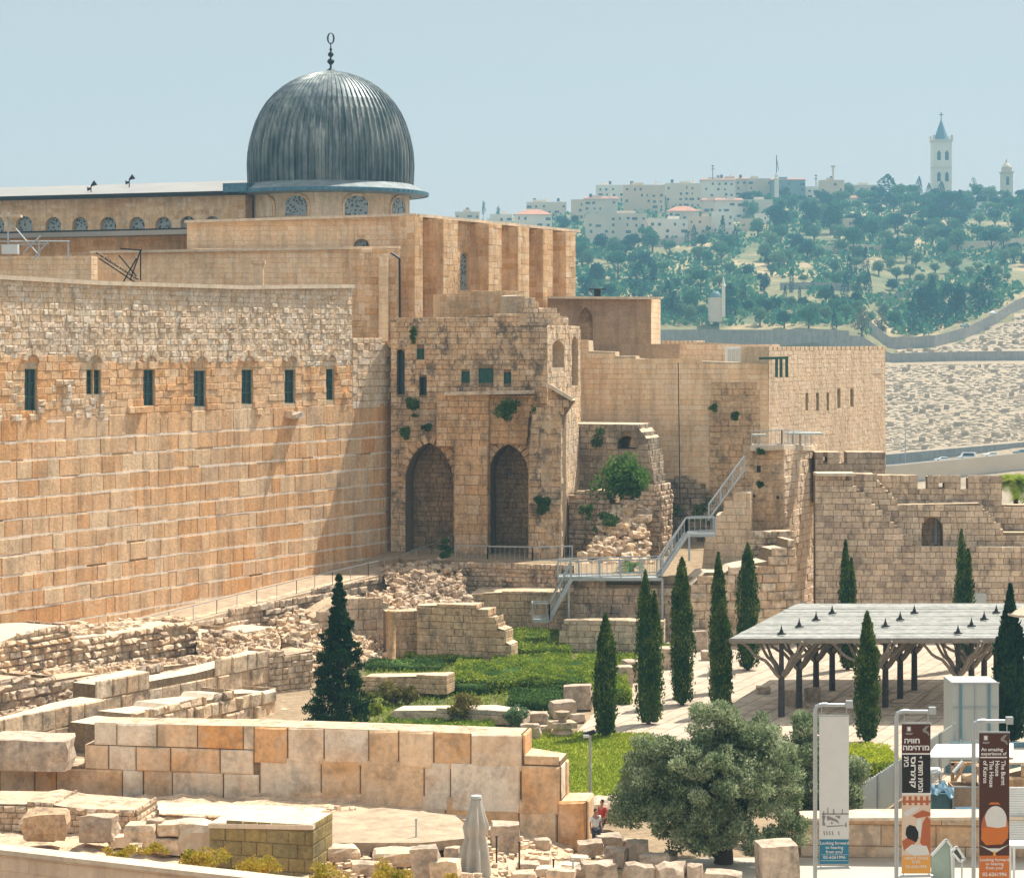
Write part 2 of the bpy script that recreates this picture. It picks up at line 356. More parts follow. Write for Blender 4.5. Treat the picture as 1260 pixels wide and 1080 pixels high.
def arch(px0, px1, yt, yb, pointed=.0, n=10, spring=None):
    """pixel outline of an arched opening"""
    w = (px1-px0)/2; c = (px0+px1)/2; ys = spring if spring is not None else yt+w
    pts = [(px0, yb)]
    for i in range(n+1):
        t = math.pi*i/n; x = -math.cos(t); y = math.sin(t)
        if pointed: y = y*(1-pointed)+(1-abs(x))*pointed
        pts.append((c+w*x, ys-(ys-yt)*y))
    pts.append((px1, yb)); return pts
def rect(px0, py0, px1, py1): return [(px0, py1), (px0, py0), (px1, py0), (px1, py1)]
TOPS = {'mosque': 'mosque', 'brownw': 'cap', 'dark': 'dark', 'ruinD': 'ruin', 'patch': 'ruin', 'city': 'ruin', 'tan': 'ruin'}
def wall(name, pl, out, t=1., holes=(), mat='tan', mort='mort', parent=None, label=None, cat=None, group=None, bk=None, bands=None, endt=True, **kw):
    """solid slab traced on plane pl, faced with individually modelled stones"""
    o = [pl.uz(*p) for p in out]; hs_ = [[pl.uz(*p) for p in h] for h in holes]
    mb = MB(); slab(mb, pl, o, hs_, t, 1, top=2)
    mats = [M[mat], M[mort], M[TOPS.get(mat, 'cap')]]
    if bands:
        for i, (bo, bm, k) in enumerate(bands):
            mi = 0
            if bm:
                mats.append(M[bm]); mi = len(mats)-1
            blocks(mb, pl, [pl.uz(*p) for p in bo], hs_, mi=mi, **k)
    else:
        blocks(mb, pl, o, hs_, ends=t if endt else 0, **kw)
    ob = mb.build(name, mats, parent)
    if not parent: tag(ob, label, cat or 'wall', group)
    return ob
def pane(name, pl, out, n, mat, parent, t=.06):
    mb = MB(); slab(mb, pl, [pl.uz(*p) for p in out], (), t, 0, n); return mb.build(name, mat, parent)
# ---------------------------------------------------------------- foliage and rocks
def leaves(C, size, rg, up=0., asp=.5, D=None):
    """numpy leaf quads: centres C (n,3); returns verts, faces"""
    n = len(C); a = rg.normal(size=(n, 3)); a[:, 2] = a[:, 2]*(1-up)+up*2.2*(1 if up else 0)
    if D is not None: a = a*.6+D*1.4
    a /= np.linalg.norm(a, axis=1)[:, None]+1e-9
    b = np.cross(a, rg.normal(size=(n, 3))); b /= np.linalg.norm(b, axis=1)[:, None]+1e-9
    s = (size*rg.uniform(.6, 1.35, n))[:, None]
    v = np.stack([C-a*s*.5, C+b*s*asp*.5, C+a*s*.5, C-b*s*asp*.5], 1).reshape(-1, 3)
    return v
def leaf_obj(name, V, mat, parent=None, core=None, coremat=None, origin=None, local=False):
    """V: (4n,3) quads; optional core (verts, faces) inside"""
    off = np.zeros(3)
    if not local and parent is not None: off = np.array(OFF[parent.name])
    elif not local and origin is not None: off = np.array(origin)
    V = V-off; nq = len(V)//4
    vs = V; faces_n = nq; li = np.arange(nq*4); starts = np.arange(nq)*4; tot = np.full(nq, 4)
    mi = np.zeros(nq, int)
    if core:
        cv = np.array(core[0], float)-off; k = len(V)
        vs = np.vstack([V, cv]); l2 = []; s2 = []; t2 = []; p = nq*4
        for f in core[1]: l2 += [k+i for i in f]; s2.append(p); t2.append(len(f)); p += len(f)
        li = np.concatenate([li, l2]); starts = np.concatenate([starts, s2]); tot = np.concatenate([tot, t2]); mi = np.concatenate([mi, np.ones(len(s2), int)])
    me = bpy.data.meshes.new(name); me.vertices.add(len(vs)); me.vertices.foreach_set('co', vs.astype(np.float32).ravel())
    me.loops.add(len(li)); me.loops.foreach_set('vertex_index', li.astype(np.int32))
    me.polygons.add(len(starts)); me.polygons.foreach_set('loop_start', starts.astype(np.int32)); me.polygons.foreach_set('loop_total', tot.astype(np.int32))
    me.materials.append(mat)
    if core: me.materials.append(coremat or mat); me.polygons.foreach_set('material_index', mi.astype(np.int32))
    me.update(calc_edges=True)
    o = bpy.data.objects.new(name, me); col.objects.link(o)
    if parent is not None:
        o.parent = parent; OFF[o.name] = Vector(off); KIDS.setdefault(parent.name, []).append(o)
    elif origin is not None: o.location = origin; OFF[o.name] = Vector(origin)
    return o
def clumps(rg, cs, per, spread):
    """cs: clump centres (n,3); gaussian shells of leaf centres"""
    n = len(cs); d = rg.normal(size=(n*per, 3)); d /= np.linalg.norm(d, axis=1)[:, None]
    r = spread*rg.uniform(.35, 1.05, n*per)**.7
    return np.repeat(cs, per, 0)+d*r[:, None]*np.array([1, 1, .8]), d
def rockmesh(sx, sy, sz, seed, rnd=.35, rough=.12, n=3):
    """rounded irregular stone block, base at z=0"""
    rg = random.Random(seed); vs = []; fs = []; idx = {}
    def V(x, y, z):
        k = (x, y, z)
        if k in idx: return idx[k]
        p = Vector((x/n*2-1, y/n*2-1, z/n*2-1)); q = p.normalized()*1.25; p = p.lerp(q, rnd)
        w = Vector((p.x*1.3+seed*3.1, p.y*1.3-seed*1.7, p.z*1.3)); o = noise.noise_vector(w)*rough*2.2
        p += o; idx[k] = len(vs); vs.append((p.x*sx/2, p.y*sy/2, (p.z+1)*sz/2)); return idx[k]
    for i in range(n):
        for j in range(n):
            fs += [(V(i,j,0),V(i,j+1,0),V(i+1,j+1,0),V(i+1,j,0)), (V(i,j,n),V(i+1,j,n),V(i+1,j+1,n),V(i,j+1,n)),
                   (V(i,0,j),V(i+1,0,j),V(i+1,0,j+1),V(i,0,j+1)), (V(i,n,j),V(i,n,j+1),V(i+1,n,j+1),V(i+1,n,j)),
                   (V(0,i,j),V(0,i,j+1),V(0,i+1,j+1),V(0,i+1,j)), (V(n,i,j),V(n,i+1,j),V(n,i+1,j+1),V(n,i,j+1))]
    return vs, fs
def rock(px, py, Y, w, h, d=None, label=None, seed=None, rnd=.3, rz=None, mat='rock', name='stone_block', cat='stone', group=None, rough=.12):
    """stone whose base centre shows at pixel px,py at depth Y; w,h in pixels"""
    seed = seed if seed is not None else int(px*7+py*13); rg = random.Random(seed)
    k = Y/F; d = d if d is not None else w*k*.8; rz = rz if rz is not None else rg.uniform(-.35, .35)
    vs, fs = rockmesh(w*k, d, h*k, seed, rnd, rough); p = P(px, py, Y)
    mb = MB(); mb.add(vs, fs); o = mb.build(name, M[mat], local=True)
    o.location = p; o.rotation_euler = (rg.uniform(-.06, .06), rg.uniform(-.06, .06), rz)
    return tag(o, label, cat, group)
# ================================================================ SETTING: terrain
def lerp(t, a, b): return a+(b-a)*t
def tab(x, T):
    if x <= T[0][0]: return T[0][1]
    for (x0, y0), (x1, y1) in zip(T, T[1:]):
        if x <= x1: return y0+(y1-y0)*(x-x0)/(x1-x0)
    return T[-1][1]
SK = [(500,282),(560,276),(620,268),(700,262),(760,250),(850,246),(1000,246),(1060,243),(1180,243),(1260,240),(1500,236)]
TL = [(860,428),(872,420),(890,402),(930,386),(1000,362),(1100,335),(1200,305),(1300,283),(1400,262)]
TR0 = [(690,580),(705,561),(780,503),(860,449),(872,440),(895,430),(930,424),(960,408),(1000,385),(1100,345),(1200,312),(1300,285),(1400,263)]
TR1 = [(690,572),(705,546),(780,497),(860,447),(872,439),(895,432),(930,406),(960,385),(1000,362),(1100,335),(1200,308),(1300,284),(1400,262)]
def hz(px, Y):
    """ground height of the far hillside at bearing px, distance Y"""
    s = tab(px, SK)
    if Y >= 1400:
        a = GZ(262 if s < 262 else s+6, 1400); b = GZ(s, 1500)
        return a+(b-a)*(Y-1400)/100 if Y < 1500 else b-(Y-1500)*.03
    dl = max(0, s-262)
    if px <= 1060: z = GZ(tab(Y, TL)+dl*(Y-860)/540 if Y > 860 else 428, Y) if Y >= 860 else None
    elif px >= 1250: z = GZ(tab(Y, TR1), Y)
    elif px >= 1095: z = GZ(lerp((px-1095)/155, tab(Y, TR0), tab(Y, TR1)), Y)
    else: z = GZ(lerp((px-1060)/35, tab(max(Y, 860), TL), tab(max(Y, 860), TR0)), Y) if Y >= 860 else GZ(tab(Y, TR0), Y)
    if z is None: z = GZ(tab(Y, TR0), Y)
    return z
def gz(px, Y):
    if Y < 172: return -.04
    if Y < 300: return -.04-(Y-172)*.16
    v0, v1 = -20.5-.04, GZ(580, 690)-10
    if Y < 640: return v0+(v1-v0)*(Y-300)/340
    if Y < 690: return v1+(hz(px, 690)-v1)*(Y-640)/50
    return hz(px, Y)
def fy(px, py):
    """distance at which the hillside shows at pixel row py"""
    lo, hi = 700., 1500.
    for _ in range(30):
        m = (lo+hi)/2; y = HY-(hz(px, m)-HC)/m*F
        if y > py: lo = m
        else: hi = m
    return (lo+hi)/2
M['hill'] = stone('dry_terraced_slope', [(.20,.18,.09)], stain=(.06,.10,.05), stain_amt=.9, stain_scale=.012, mott=.4, streak=.1, grain=.12, pale=(.52,.36,.19), pale_amt=.75)
M['ceme'] = stone('cemetery_ground', [(.39,.31,.215)], stain=(.33,.26,.18), stain_amt=.5, stain_scale=.03, mott=.3, grain=.3)
mb = MB(); pxs = [-3000,-1800,-1000,-400,0,300,480]+list(range(540, 1300, 12))+[1330,1380,1460,1600,1900,2500,3400]
ys = [15,60,100,140,171,172,240,300,420,560,640,665]+list(range(690, 960, 15))+list(range(960, 1520, 20))+[1560,1700,2100,3000]
vs = []
for Y in ys:
    for px in pxs:
        k = noise.noise(Vector((px*.02, Y*.02, 0)))*(1.2 if 960 < Y < 1500 else .0)
        vs.append((GX(px, Y), Y, gz(px, Y)+k))
n = len(pxs); fs = []; mi = []
mb.add(vs, [])
for i in range(len(ys)-1):
    for j in range(n-1):
        px, Y = pxs[j], ys[i]; up = tab(px, [(1090, 885), (1170, 905), (1262, 960)])
        m = 0 if Y < 640 else (2 if (px >= 1060 and (Y < 860 or (Y < up and px > 1100))) else 1)
        mb.f.append((i*n+j, i*n+j+1, (i+1)*n+j+1, (i+1)*n+j)); mb.m.append(m)
g = mb.build('ground', [M['earth'], M['hill'], M['ceme']], origin=(0, 0, 0), smooth=True); tag(g, kind='structure')
# plaza paving: slabs laid on the skew of the excavated street
m, nn_, b, out = newmat('plaza_paving'); M['paving'] = m
g_ = nd(nn_, 'NewGeometry'); mp = nd(nn_, 'Mapping'); mp.inputs['Rotation'].default_value = (0, 0, R(-66)); nn_.links.new(g_.outputs['Position'], mp.inputs['Vector'])
br = nd(nn_, 'TexBrick'); br.inputs['Scale'].default_value = 1; br.inputs['Brick Width'].default_value = 1.9; br.inputs['Row Height'].default_value = 1.05; br.inputs['Mortar Size'].default_value = .045; br.inputs['Mortar Smooth'].default_value = .3
br.inputs['Color1'].default_value = (.56,.44,.33,1); br.inputs['Color2'].default_value = (.46,.36,.27,1); br.inputs['Mortar'].default_value = (.24,.19,.14,1)
nn_.links.new(mp.outputs[0], br.inputs['Vector']); t = noiz(nn_, g_.outputs['Position'], 1.2, 5, .7); r = ramp(nn_, [(.3,(.78,)*3),(.7,(1.12,)*3)]); nn_.links.new(t.outputs[0], r.inputs[0])
nn_.links.new(mixc(nn_, 'MULTIPLY', 1., br.outputs[0], r.outputs[0]), b.inputs['Base Color']); b.inputs['Roughness'].default_value = .85
bp = nd(nn_, 'Bump'); bp.inputs['Strength'].default_value = .4; bp.inputs['Distance'].default_value = .05; nn_.links.new(t.outputs[0], bp.inputs['Height']); nn_.links.new(bp.outputs[0], b.inputs['Normal'])
mb = MB(); mb.poly([(GX(690,119),119,.01),(GX(1040,108),108,.01),(GX(1500,112),112,.01),(GX(1500,163),163,.01),(GX(830,163),163,.01),(GX(800,150),150,.01),(GX(733,131),131,.01)], .1)
tag(mb.build('plaza', M['paving']), kind='structure')
mb = MB(); mb.poly([(GX(755,80),80,.012),(GX(1500,80),80,.012),(GX(1500,94),94,.012),(GX(870,94),94,.012),(GX(770,93),93,.012)], .1)
M['pave2'] = plain('pale_lane_paving', (.50,.44,.36), .85, 0, .1, .6); tag(mb.build('lane', M['pave2']), kind='structure')
# haze
def haze():
    m = bpy.data.materials.new('haze_air'); m.use_nodes = True; n = m.node_tree; n.nodes.clear()
    o = n.nodes.new('ShaderNodeOutputMaterial'); v = n.nodes.new('ShaderNodeVolumePrincipled')
    v.inputs['Color'].default_value = (.38, .78, 1.0, 1); v.inputs['Density'].default_value = .00026; v.inputs['Anisotropy'].default_value = .0
    n.links.new(v.outputs[0], o.inputs['Volume'])
    mb = MB(); mb.box((60, 795, 60), (2600, 1640, 300)); h = mb.build('haze', m); tag(h, kind='stuff'); h.display_type = 'WIRE'; return h
HAZE = haze()
# ================================================================ GREAT WESTERN WALL
GW = Pl(0, 142, 430, 175)
def gwpt(px, py, n=0): u, z = GW.uz(px, py); return GW.pt(u, z, n)
low = [(-60,880),(-60,517),(130,513),(433,505),(497,502),(497,690),(200,800)]
mid = [(-60,517),(-60,438),(433,448),(433,505),(130,513)]
upr = [(-60,440),(-60,345),(0,343),(120,349),(300,355),(433,354),(433,450)]
wins = [(30,45,454,505),(176,190,455,499),(238,253,456,500),(297,311,455,497),(350,363,455,496),(401,411,454,492),(106,114,455,485),(115.5,123.5,455,485)]
out = [(-60,900),(-60,340),(0,341),(120,348),(300,353.5),(433,352),(433,416),(465,416),(497,440),(497,700)]
hl = [rect(a,c,b_,d) for a,b_,c,d in wins]
gw = empty('city_wall', GW.pt(20, 2, 0), 'great weathered orange ashlar wall with seven barred windows, running in from the left edge', 'wall')
o = [GW.uz(*p) for p in out]; hh = [[GW.uz(*p) for p in h] for h in hl]
mb = MB(); slab(mb, GW, o, hh, 4., 2, top=3)
u2z = lambda L: [GW.uz(*p) for p in L]
blocks(mb, GW, u2z(low), hh, ch=1.16, bl=(.8,2.3), prot=(.02,.07), cham=.035, jit=.012, seed=3, batter=.012, vgap=.06, mi=0, chj=.08, gap=.015)
blocks(mb, GW, u2z(mid), hh, ch=.5, bl=(.5,1.2), prot=(.02,.08), cham=.03, jit=.02, seed=4, mi=0, chj=.1, big=(.05,.1,.3))
blocks(mb, GW, u2z(upr), hh, ch=.36, bl=(.3,.75), prot=(.015,.05), cham=.05, jit=.03, seed=5, mi=1, chj=.2, big=(.2,.06,.12))
blocks(mb, GW, u2z([(128,514),(128,470),(-60,470),(-60,516)]), hh, ch=.44, bl=(.35,.8), prot=(.06,.14), cham=.06, jit=.04, seed=6, mi=1, skip=.65, big=(.2,.14,.2))
blocks(mb, GW, u2z([(433,500),(433,416),(465,416),(492,440),(497,500)]), (), ch=.55, bl=(.5,1.), prot=(.03,.14), seed=7, mi=1)
# mortar and drafted margins between lower courses, their sun painted as pale tone
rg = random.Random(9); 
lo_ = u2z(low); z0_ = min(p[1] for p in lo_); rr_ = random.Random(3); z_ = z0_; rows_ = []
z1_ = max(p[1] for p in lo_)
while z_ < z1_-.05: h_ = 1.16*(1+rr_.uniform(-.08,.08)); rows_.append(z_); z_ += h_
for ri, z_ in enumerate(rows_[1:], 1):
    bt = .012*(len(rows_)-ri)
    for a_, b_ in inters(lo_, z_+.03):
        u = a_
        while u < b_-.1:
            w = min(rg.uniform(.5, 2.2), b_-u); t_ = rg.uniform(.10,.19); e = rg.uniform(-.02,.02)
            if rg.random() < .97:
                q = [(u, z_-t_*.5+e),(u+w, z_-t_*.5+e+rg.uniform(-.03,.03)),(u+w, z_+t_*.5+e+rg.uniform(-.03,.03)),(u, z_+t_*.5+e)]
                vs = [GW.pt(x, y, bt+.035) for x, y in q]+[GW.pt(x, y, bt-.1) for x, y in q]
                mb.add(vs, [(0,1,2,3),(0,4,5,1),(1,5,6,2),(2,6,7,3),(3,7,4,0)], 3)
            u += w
# relieving arches over the windows
for (a, b_, c, d) in wins[:6]+[(106,123,455,485)]:
    u0,z = GW.uz(a,c); u1,_ = GW.uz(b_,c); cx = (u0+u1)/2; w = (u1-u0)/2+.15
    zt = GW.uz(a, c-11)[1]
    for k in range(7):
        t = math.pi*(k+.5)/7; mb.bar(GW.pt(cx-w*math.cos(t)*.75, zt+.35*math.sin(t), .10), GW.pt(cx-w*math.cos(t)*1.2, zt+.75*math.sin(t), .10), .28, .28, 1)
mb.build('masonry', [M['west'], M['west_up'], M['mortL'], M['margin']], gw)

mb = MB()    # coping
for a, b_, ya, yb in ((-60,0,340,341),(0,120,341,348),(120,300,348,353.5),(300,433,353.5,352)):
    (u0,z0),(u1,z1) = GW.uz(a,ya), GW.uz(b_,yb)
    vs = [GW.pt(u0,z0-.15,.28),GW.pt(u1,z1-.15,.28),GW.pt(u1,z1+.12,.28),GW.pt(u0,z0+.12,.28),GW.pt(u0,z0-.15,-4.1),GW.pt(u1,z1-.15,-4.1),GW.pt(u1,z1+.12,-4.1),GW.pt(u0,z0+.12,-4.1)]
    mb.add(vs, [(0,1,2,3),(7,6,5,4),(3,2,6,7),(0,4,5,1),(1,5,6,2),(4,0,3,7)])
mb.build('coping', M['cap'], gw)
for i, (a, b_, c, d) in enumerate(wins):
    mb = MB(); slab(mb, GW, [GW.uz(*p) for p in rect(a,c,b_,d)], (), .1, 0, -.22); w = mb.build('window', M['glassd'], gw)
    mb = MB(); (u0,z1),(u1,z0) = GW.uz(a,c), GW.uz(b_,d)
    for zz in (z0+(z1-z0)*.33, z0+(z1-z0)*.66, z0+.04, z1-.04): mb.bar(GW.pt(u0,zz,-.19), GW.pt(u1,zz,-.19), .08)
    for q in (.02,.5,.98): mb.bar(GW.pt(u0+(u1-u0)*q,z0,-.19), GW.pt(u0+(u1-u0)*q,z1,-.19), .07)
    OFF[w.name] = OFF[gw.name]; mb.build('bars', M['shutter'], w)
mb = MB(); mb.bar(gwpt(350,510,.2), gwpt(366,510,.2), .9, .5); mb.bar(gwpt(352,513,.5), gwpt(358,509,.9), .5, .3); mb.build('projecting_lintel', M['west_up'], gw)
# street terrace at its foot
def gbase(px): return tab(px, [(-200,1.2),(0,1.9),(430,4.0),(497,4.9)])
mb = MB(); T = []
for px in (-250,-60,0,100,200,300,400,497):
    u = GW.u(px); z = gbase(px); T.append((GW.pt(u, z, -1.5), GW.pt(u, z, 5.0)))
vs = [p for a in T for p in a]; vs2 = [(x,y,z-3.5) for x,y,z in vs]; k = len(vs)
mb.add(vs+vs2, [(2*i,2*i+1,2*i+3,2*i+2) for i in range(len(T)-1)]+[(2*i+1,2*i+1+k,2*i+3+k,2*i+3) for i in range(len(T)-1)])
M['street'] = stone('worn_street_slabs', [(.44,.35,.25)], stain=(.34,.26,.18), stain_amt=.6, stain_scale=.5, mott=.3, grain=2); tag(mb.build('street_terrace', M['street']), kind='structure')
# ================================================================ MOSQUE
mq = empty('mosque', (GX(400,240), 240, 15), 'mosque with ribbed grey lead dome, long hall and buttressed limestone flank above the great wall', 'mosque')
HW = Pl(-40, 252, 302, 241)
hwin = [(56,75),(89,108),(123,143),(159,178),(191,211),(222,240),(252,270),(20,40),(-15,5)]
ho = [arch(a,b_,266-(i<5)*-1,290,0) for i,(a,b_) in enumerate(hwin)]
wall('hall_wall', HW, [(-40,310),(-40,243),(302,234.5),(302,300)], 3., ho, 'mosque', 'mosque', mq, ch=.45, bl=(.5,1.1), prot=(.01,.03), cham=.02, seed=21)
m, n_, b, out = newmat('pierced_window_screen'); M['lattice'] = m
g_ = nd(n_, 'NewGeometry'); v_ = nd(n_, 'TexVoronoi'); v_.inputs['Scale'].default_value = 3.2; n_.links.new(g_.outputs['Position'], v_.inputs['Vector'])
r = ramp(n_, [(.25,(.03,.05,.06)),(.5,(.30,.32,.31))]); n_.links.new(v_.outputs['Distance'], r.inputs[0]); n_.links.new(r.outputs[0], b.inputs['Base Color']); b.inputs['Roughness'].default_value = .6
for h in ho: pane('screen', HW, h, -.5, M['lattice'], mq, .1)
m, n_, b, out = newmat('weathered_lead'); M['lead'] = m
g_ = nd(n_, 'NewGeometry'); mp = nd(n_, 'Mapping'); mp.inputs['Scale'].default_value = (1,1,.10); n_.links.new(g_.outputs['Position'], mp.inputs['Vector'])
t1 = noiz(n_, mp.outputs[0], 1.3, 5, .75); t2 = noiz(n_, g_.outputs['Position'], .22, 4, .6)
r1 = ramp(n_, [(.3,(.045,.075,.085)),(.48,(.12,.155,.165)),(.7,(.36,.38,.37))]); n_.links.new(t1.outputs[0], r1.inputs[0])
r2 = ramp(n_, [(.35,(.55,.6,.65)),(.65,(1.25,1.15,1.05))]); n_.links.new(t2.outputs[0], r2.inputs[0])
n_.links.new(mixc(n_, 'MULTIPLY', 1., r1.outputs[0], r2.outputs[0]), b.inputs['Base Color']); b.inputs['Roughness'].default_value = .48; b.inputs['Metallic'].default_value = .25; b.inputs['Specular IOR Level'].default_value = .4
M['leadskirt'] = plain('pale_lead_skirt', (.20,.225,.23), .6, .1, .3, 1.)
M['leadblue'] = plain('blue_lead_gutter', (.07,.16,.21), .55, .1, .35, 2)
M['roofpale'] = plain('pale_roof_sheet', (.27,.26,.24), .6, .1, .12, .3)
# hall roof
mb = MB()
a, b_ = P(-40,243,251), P(303,234.5,240.5); c, d = P(303,222,262), P(-40,232,272)
up = Vector((0,0,.35))
mb.add([tuple(x) for x in (a,b_,c,d)]+[tuple(x-up*1.3) for x in (a,b_,c,d)], [(0,1,2,3),(0,4,5,1),(1,5,6,2),(2,6,7,3),(3,7,4,0),(4,7,6,5)])
mb.build('hall_roof', M['roofpale'], mq)
mb = MB(); mb.bar(a+Vector((0,-.35,-.25)), b_+Vector((0,-.35,-.25)), .5, .45); mb.build('roof_gutter', M['black'], mq)
# dome
DC = P(407, 230, 245); k = 245/F
prof = [(102,0),(102.5,12),(103,25),(102.3,40),(100.5,52),(97.5,64),(93,78),(87,91),(79,103.5),(70,113.5),(60,122),(50,128.5),(39,134),(27,138.3),(15,141),(5,142.5),(0.2,143)]
NR = 78; mb = MB()
def rib(j): return 1.0 if j % 6 in (0,) else (1.0 if j % 6 == 5 else .972)
mb.lathe([(r_*k*1.0, z_*k) for r_, z_ in prof], tuple(DC), NR*6, 0, mod=rib)
dome = mb.build('dome', M['lead'], mq)
mb = MB(); mb.lathe([(118*k,-11*k),(120*k,-9*k),(119*k,-7*k),(103*k,1*k),(101*k,2*k)], tuple(DC), 72); mb.lathe([(99*k,-13*k),(118*k,-11*k)], tuple(DC), 72)
OFF[dome.name] = OFF[mq.name]; mb.build('dome_skirt', M['leadskirt'], dome)
mb = MB(); mb.lathe([(119.2*k,-11.6*k),(120.6*k,-11.6*k),(120.6*k,-7.6*k),(119.2*k,-7.2*k)], tuple(DC), 180, mod=lambda j: 1.0 if j % 2 else .994)
mb.build('skirt_edge', M['leadblue'], dome)
mb = MB(); z0 = DC.z+142*k; fc = (DC.x, DC.y, 0)
mb.lathe([(.9,z0-.1),(.55,z0+.2),(.16,z0+.5),(.12,z0+1.),(.42,z0+1.35),(.5,z0+1.6),(.35,z0+1.9),(.1,z0+2.1),(.1,z0+2.2),(.34,z0+2.5),(.4,z0+2.7),(.3,z0+2.95),(.08,z0+3.2),(.2,z0+3.5),(.08,z0+3.8),(.07,z0+4.6)], fc, 12)
for s in (-1,1): mb.tube([(DC.x+s*.40*math.sin(math.pi*i/10)*1.0, DC.y, z0+4.4+1.75*(1-math.cos(math.pi*i/10))/2*1.) for i in range(11)], [.05+.07*math.sin(math.pi*i/10) for i in range(11)], 6)
mb.v = [(x, y, z0+(z-z0)*.66) if z > z0 else (x, y, z) for x, y, z in mb.v]; mb.v = [(DC.x+(x-DC.x)*.8, DC.y+(y-DC.y)*.8, z) for x, y, z in mb.v]
mb.build('finial', M['black'], dome, smooth=True)
# drum
DR = 97*k; mb = MB(); n16 = 48
mb.lathe([(DR,-60*k),(DR,-38*k),(DR,-12*k)], tuple(DC), n16)
dr = mb.build('drum', M['mosque'], mq); OFF[dr.name] = OFF[mq.name]
def dpt(a_, z_, r_): return (DC.x+r_*math.sin(a_), DC.y-r_*math.cos(a_), DC.z+z_)
for off in (-75,-35,39,88):
    a_ = math.asin(off/100.); hw = .145; mbw = MB(); mbf = MB(); pts = [(-hw,-40*k)]
    for i in range(9): t = math.pi*i/8; pts.append((-hw*math.cos(t), (-26+11*math.sin(t))*k))
    pts.append((hw,-40*k))
    vs = [dpt(a_+p, q, DR+.17) for p, q in pts]; mbw.add(vs, [tuple(range(len(vs)))])
    mbw.build('screen', M['lattice'] if abs(off) != 75 else M['mosque'], dr)
    for (p, q), (p2, q2) in zip(pts, pts[1:]): mbf.bar(dpt(a_+p*1.12, q, DR+.1), dpt(a_+p2*1.12, q2, DR+.1), .2, .25)
    mbf.build('surround', M['mosque'], dr)
mb = MB(); mb.bar(P(283,232,241), P(312,231,239.5), 2.5, .9); mb.build('corner_roof', M['leadblue'], mq)
mb = MB(); mb.box((GX(300,243),243,30), (2.,2.5,12)); mb.build('corner_pier', M['brownw'], mq)
# stepped ranges below the dome
W0 = Pl(-60,201,240,200); wall('lower_aisle', W0, [(-60,360),(-60,290),(238,283),(238,350)], 3., (), 'mosque', 'mosque', mq, ch=.5, bl=(.6,1.3), prot=(.01,.04), seed=31)
mb = MB(); mb.bar(P(-60,289,199.8), P(238,282.5,199.4), .5, .3); mb.build('aisle_gutter', M['black'], mq)
W1 = Pl(230,197,512,195); wall('terrace_wall', W1, [(230,400),(230,274),(512,265),(512,430),(420,430)], 3., [arch(435,455,294,303,0)], 'plainw', 'mosque', mq, ch=.42, bl=(.5,1.2), prot=(.01,.04), cham=.02, seed=32)
pane('lunette', W1, arch(435,455,294,303,0), -.4, M['lattice'], mq)
mb = MB(); mb.bar(P(228,273,196.6), P(513,264.4,194.7), .7, .22); mb.build('terrace_coping', M['cap'], mq)
W2 = Pl(112,193,433,191); wall('middle_range', W2, [(112,380),(112,311),(433,305),(433,370)], 3., (), 'plainw', 'mosque', mq, ch=.42, bl=(.5,1.2), prot=(.01,.04), cham=.02, seed=33)
mb = MB(); mb.bar(P(112,310.5,192.8), P(492,304.5,190.7), .7, .2); mb.build('middle_coping', M['cap'], mq)
W3 = Pl(-60,190,118,189); wall('low_parapet', W3, [(-60,370),(-60,317),(112,315),(112,370)], 2., (), 'plainw', 'mosque', mq, ch=.42, bl=(.5,1.2), prot=(.01,.05), seed=34)
W4 = Pl(431,188,492,188.5); wall('corner_buttress', W4, [(431,440),(431,308),(492,306.5),(492,440)], 2.5, (), 'mosque', 'mosque', mq, ch=.5, bl=(.5,1.1), prot=(.01,.08), seed=35)
W4b = Pl(466,187.3,477,187.3); wall('corner_pilaster', W4b, [(466,420),(466,316),(477,316),(477,420)], .9, (), 'plainw', 'mosque', mq, ch=.5, bl=(.5,1.1), prot=(.01,.03), seed=36)
mb = MB(); mb.tube([P(491.5,318,187.4), P(492,405,187.4)], .09, 8); mb.tube([P(481,311,187.4), P(491.5,318,187.4)], .09, 8); mb.build('drainpipe', M['black'], mq)
mb = MB(); q = P(318,352,188.6); mb.box((q.x,q.y,q.z+.9),(.8,.6,1.9)); mb.box((q.x,q.y-.05,q.z+1.95),(1.15,.8,.3)); mb.build('roof_vent', M['mosque'], mq)
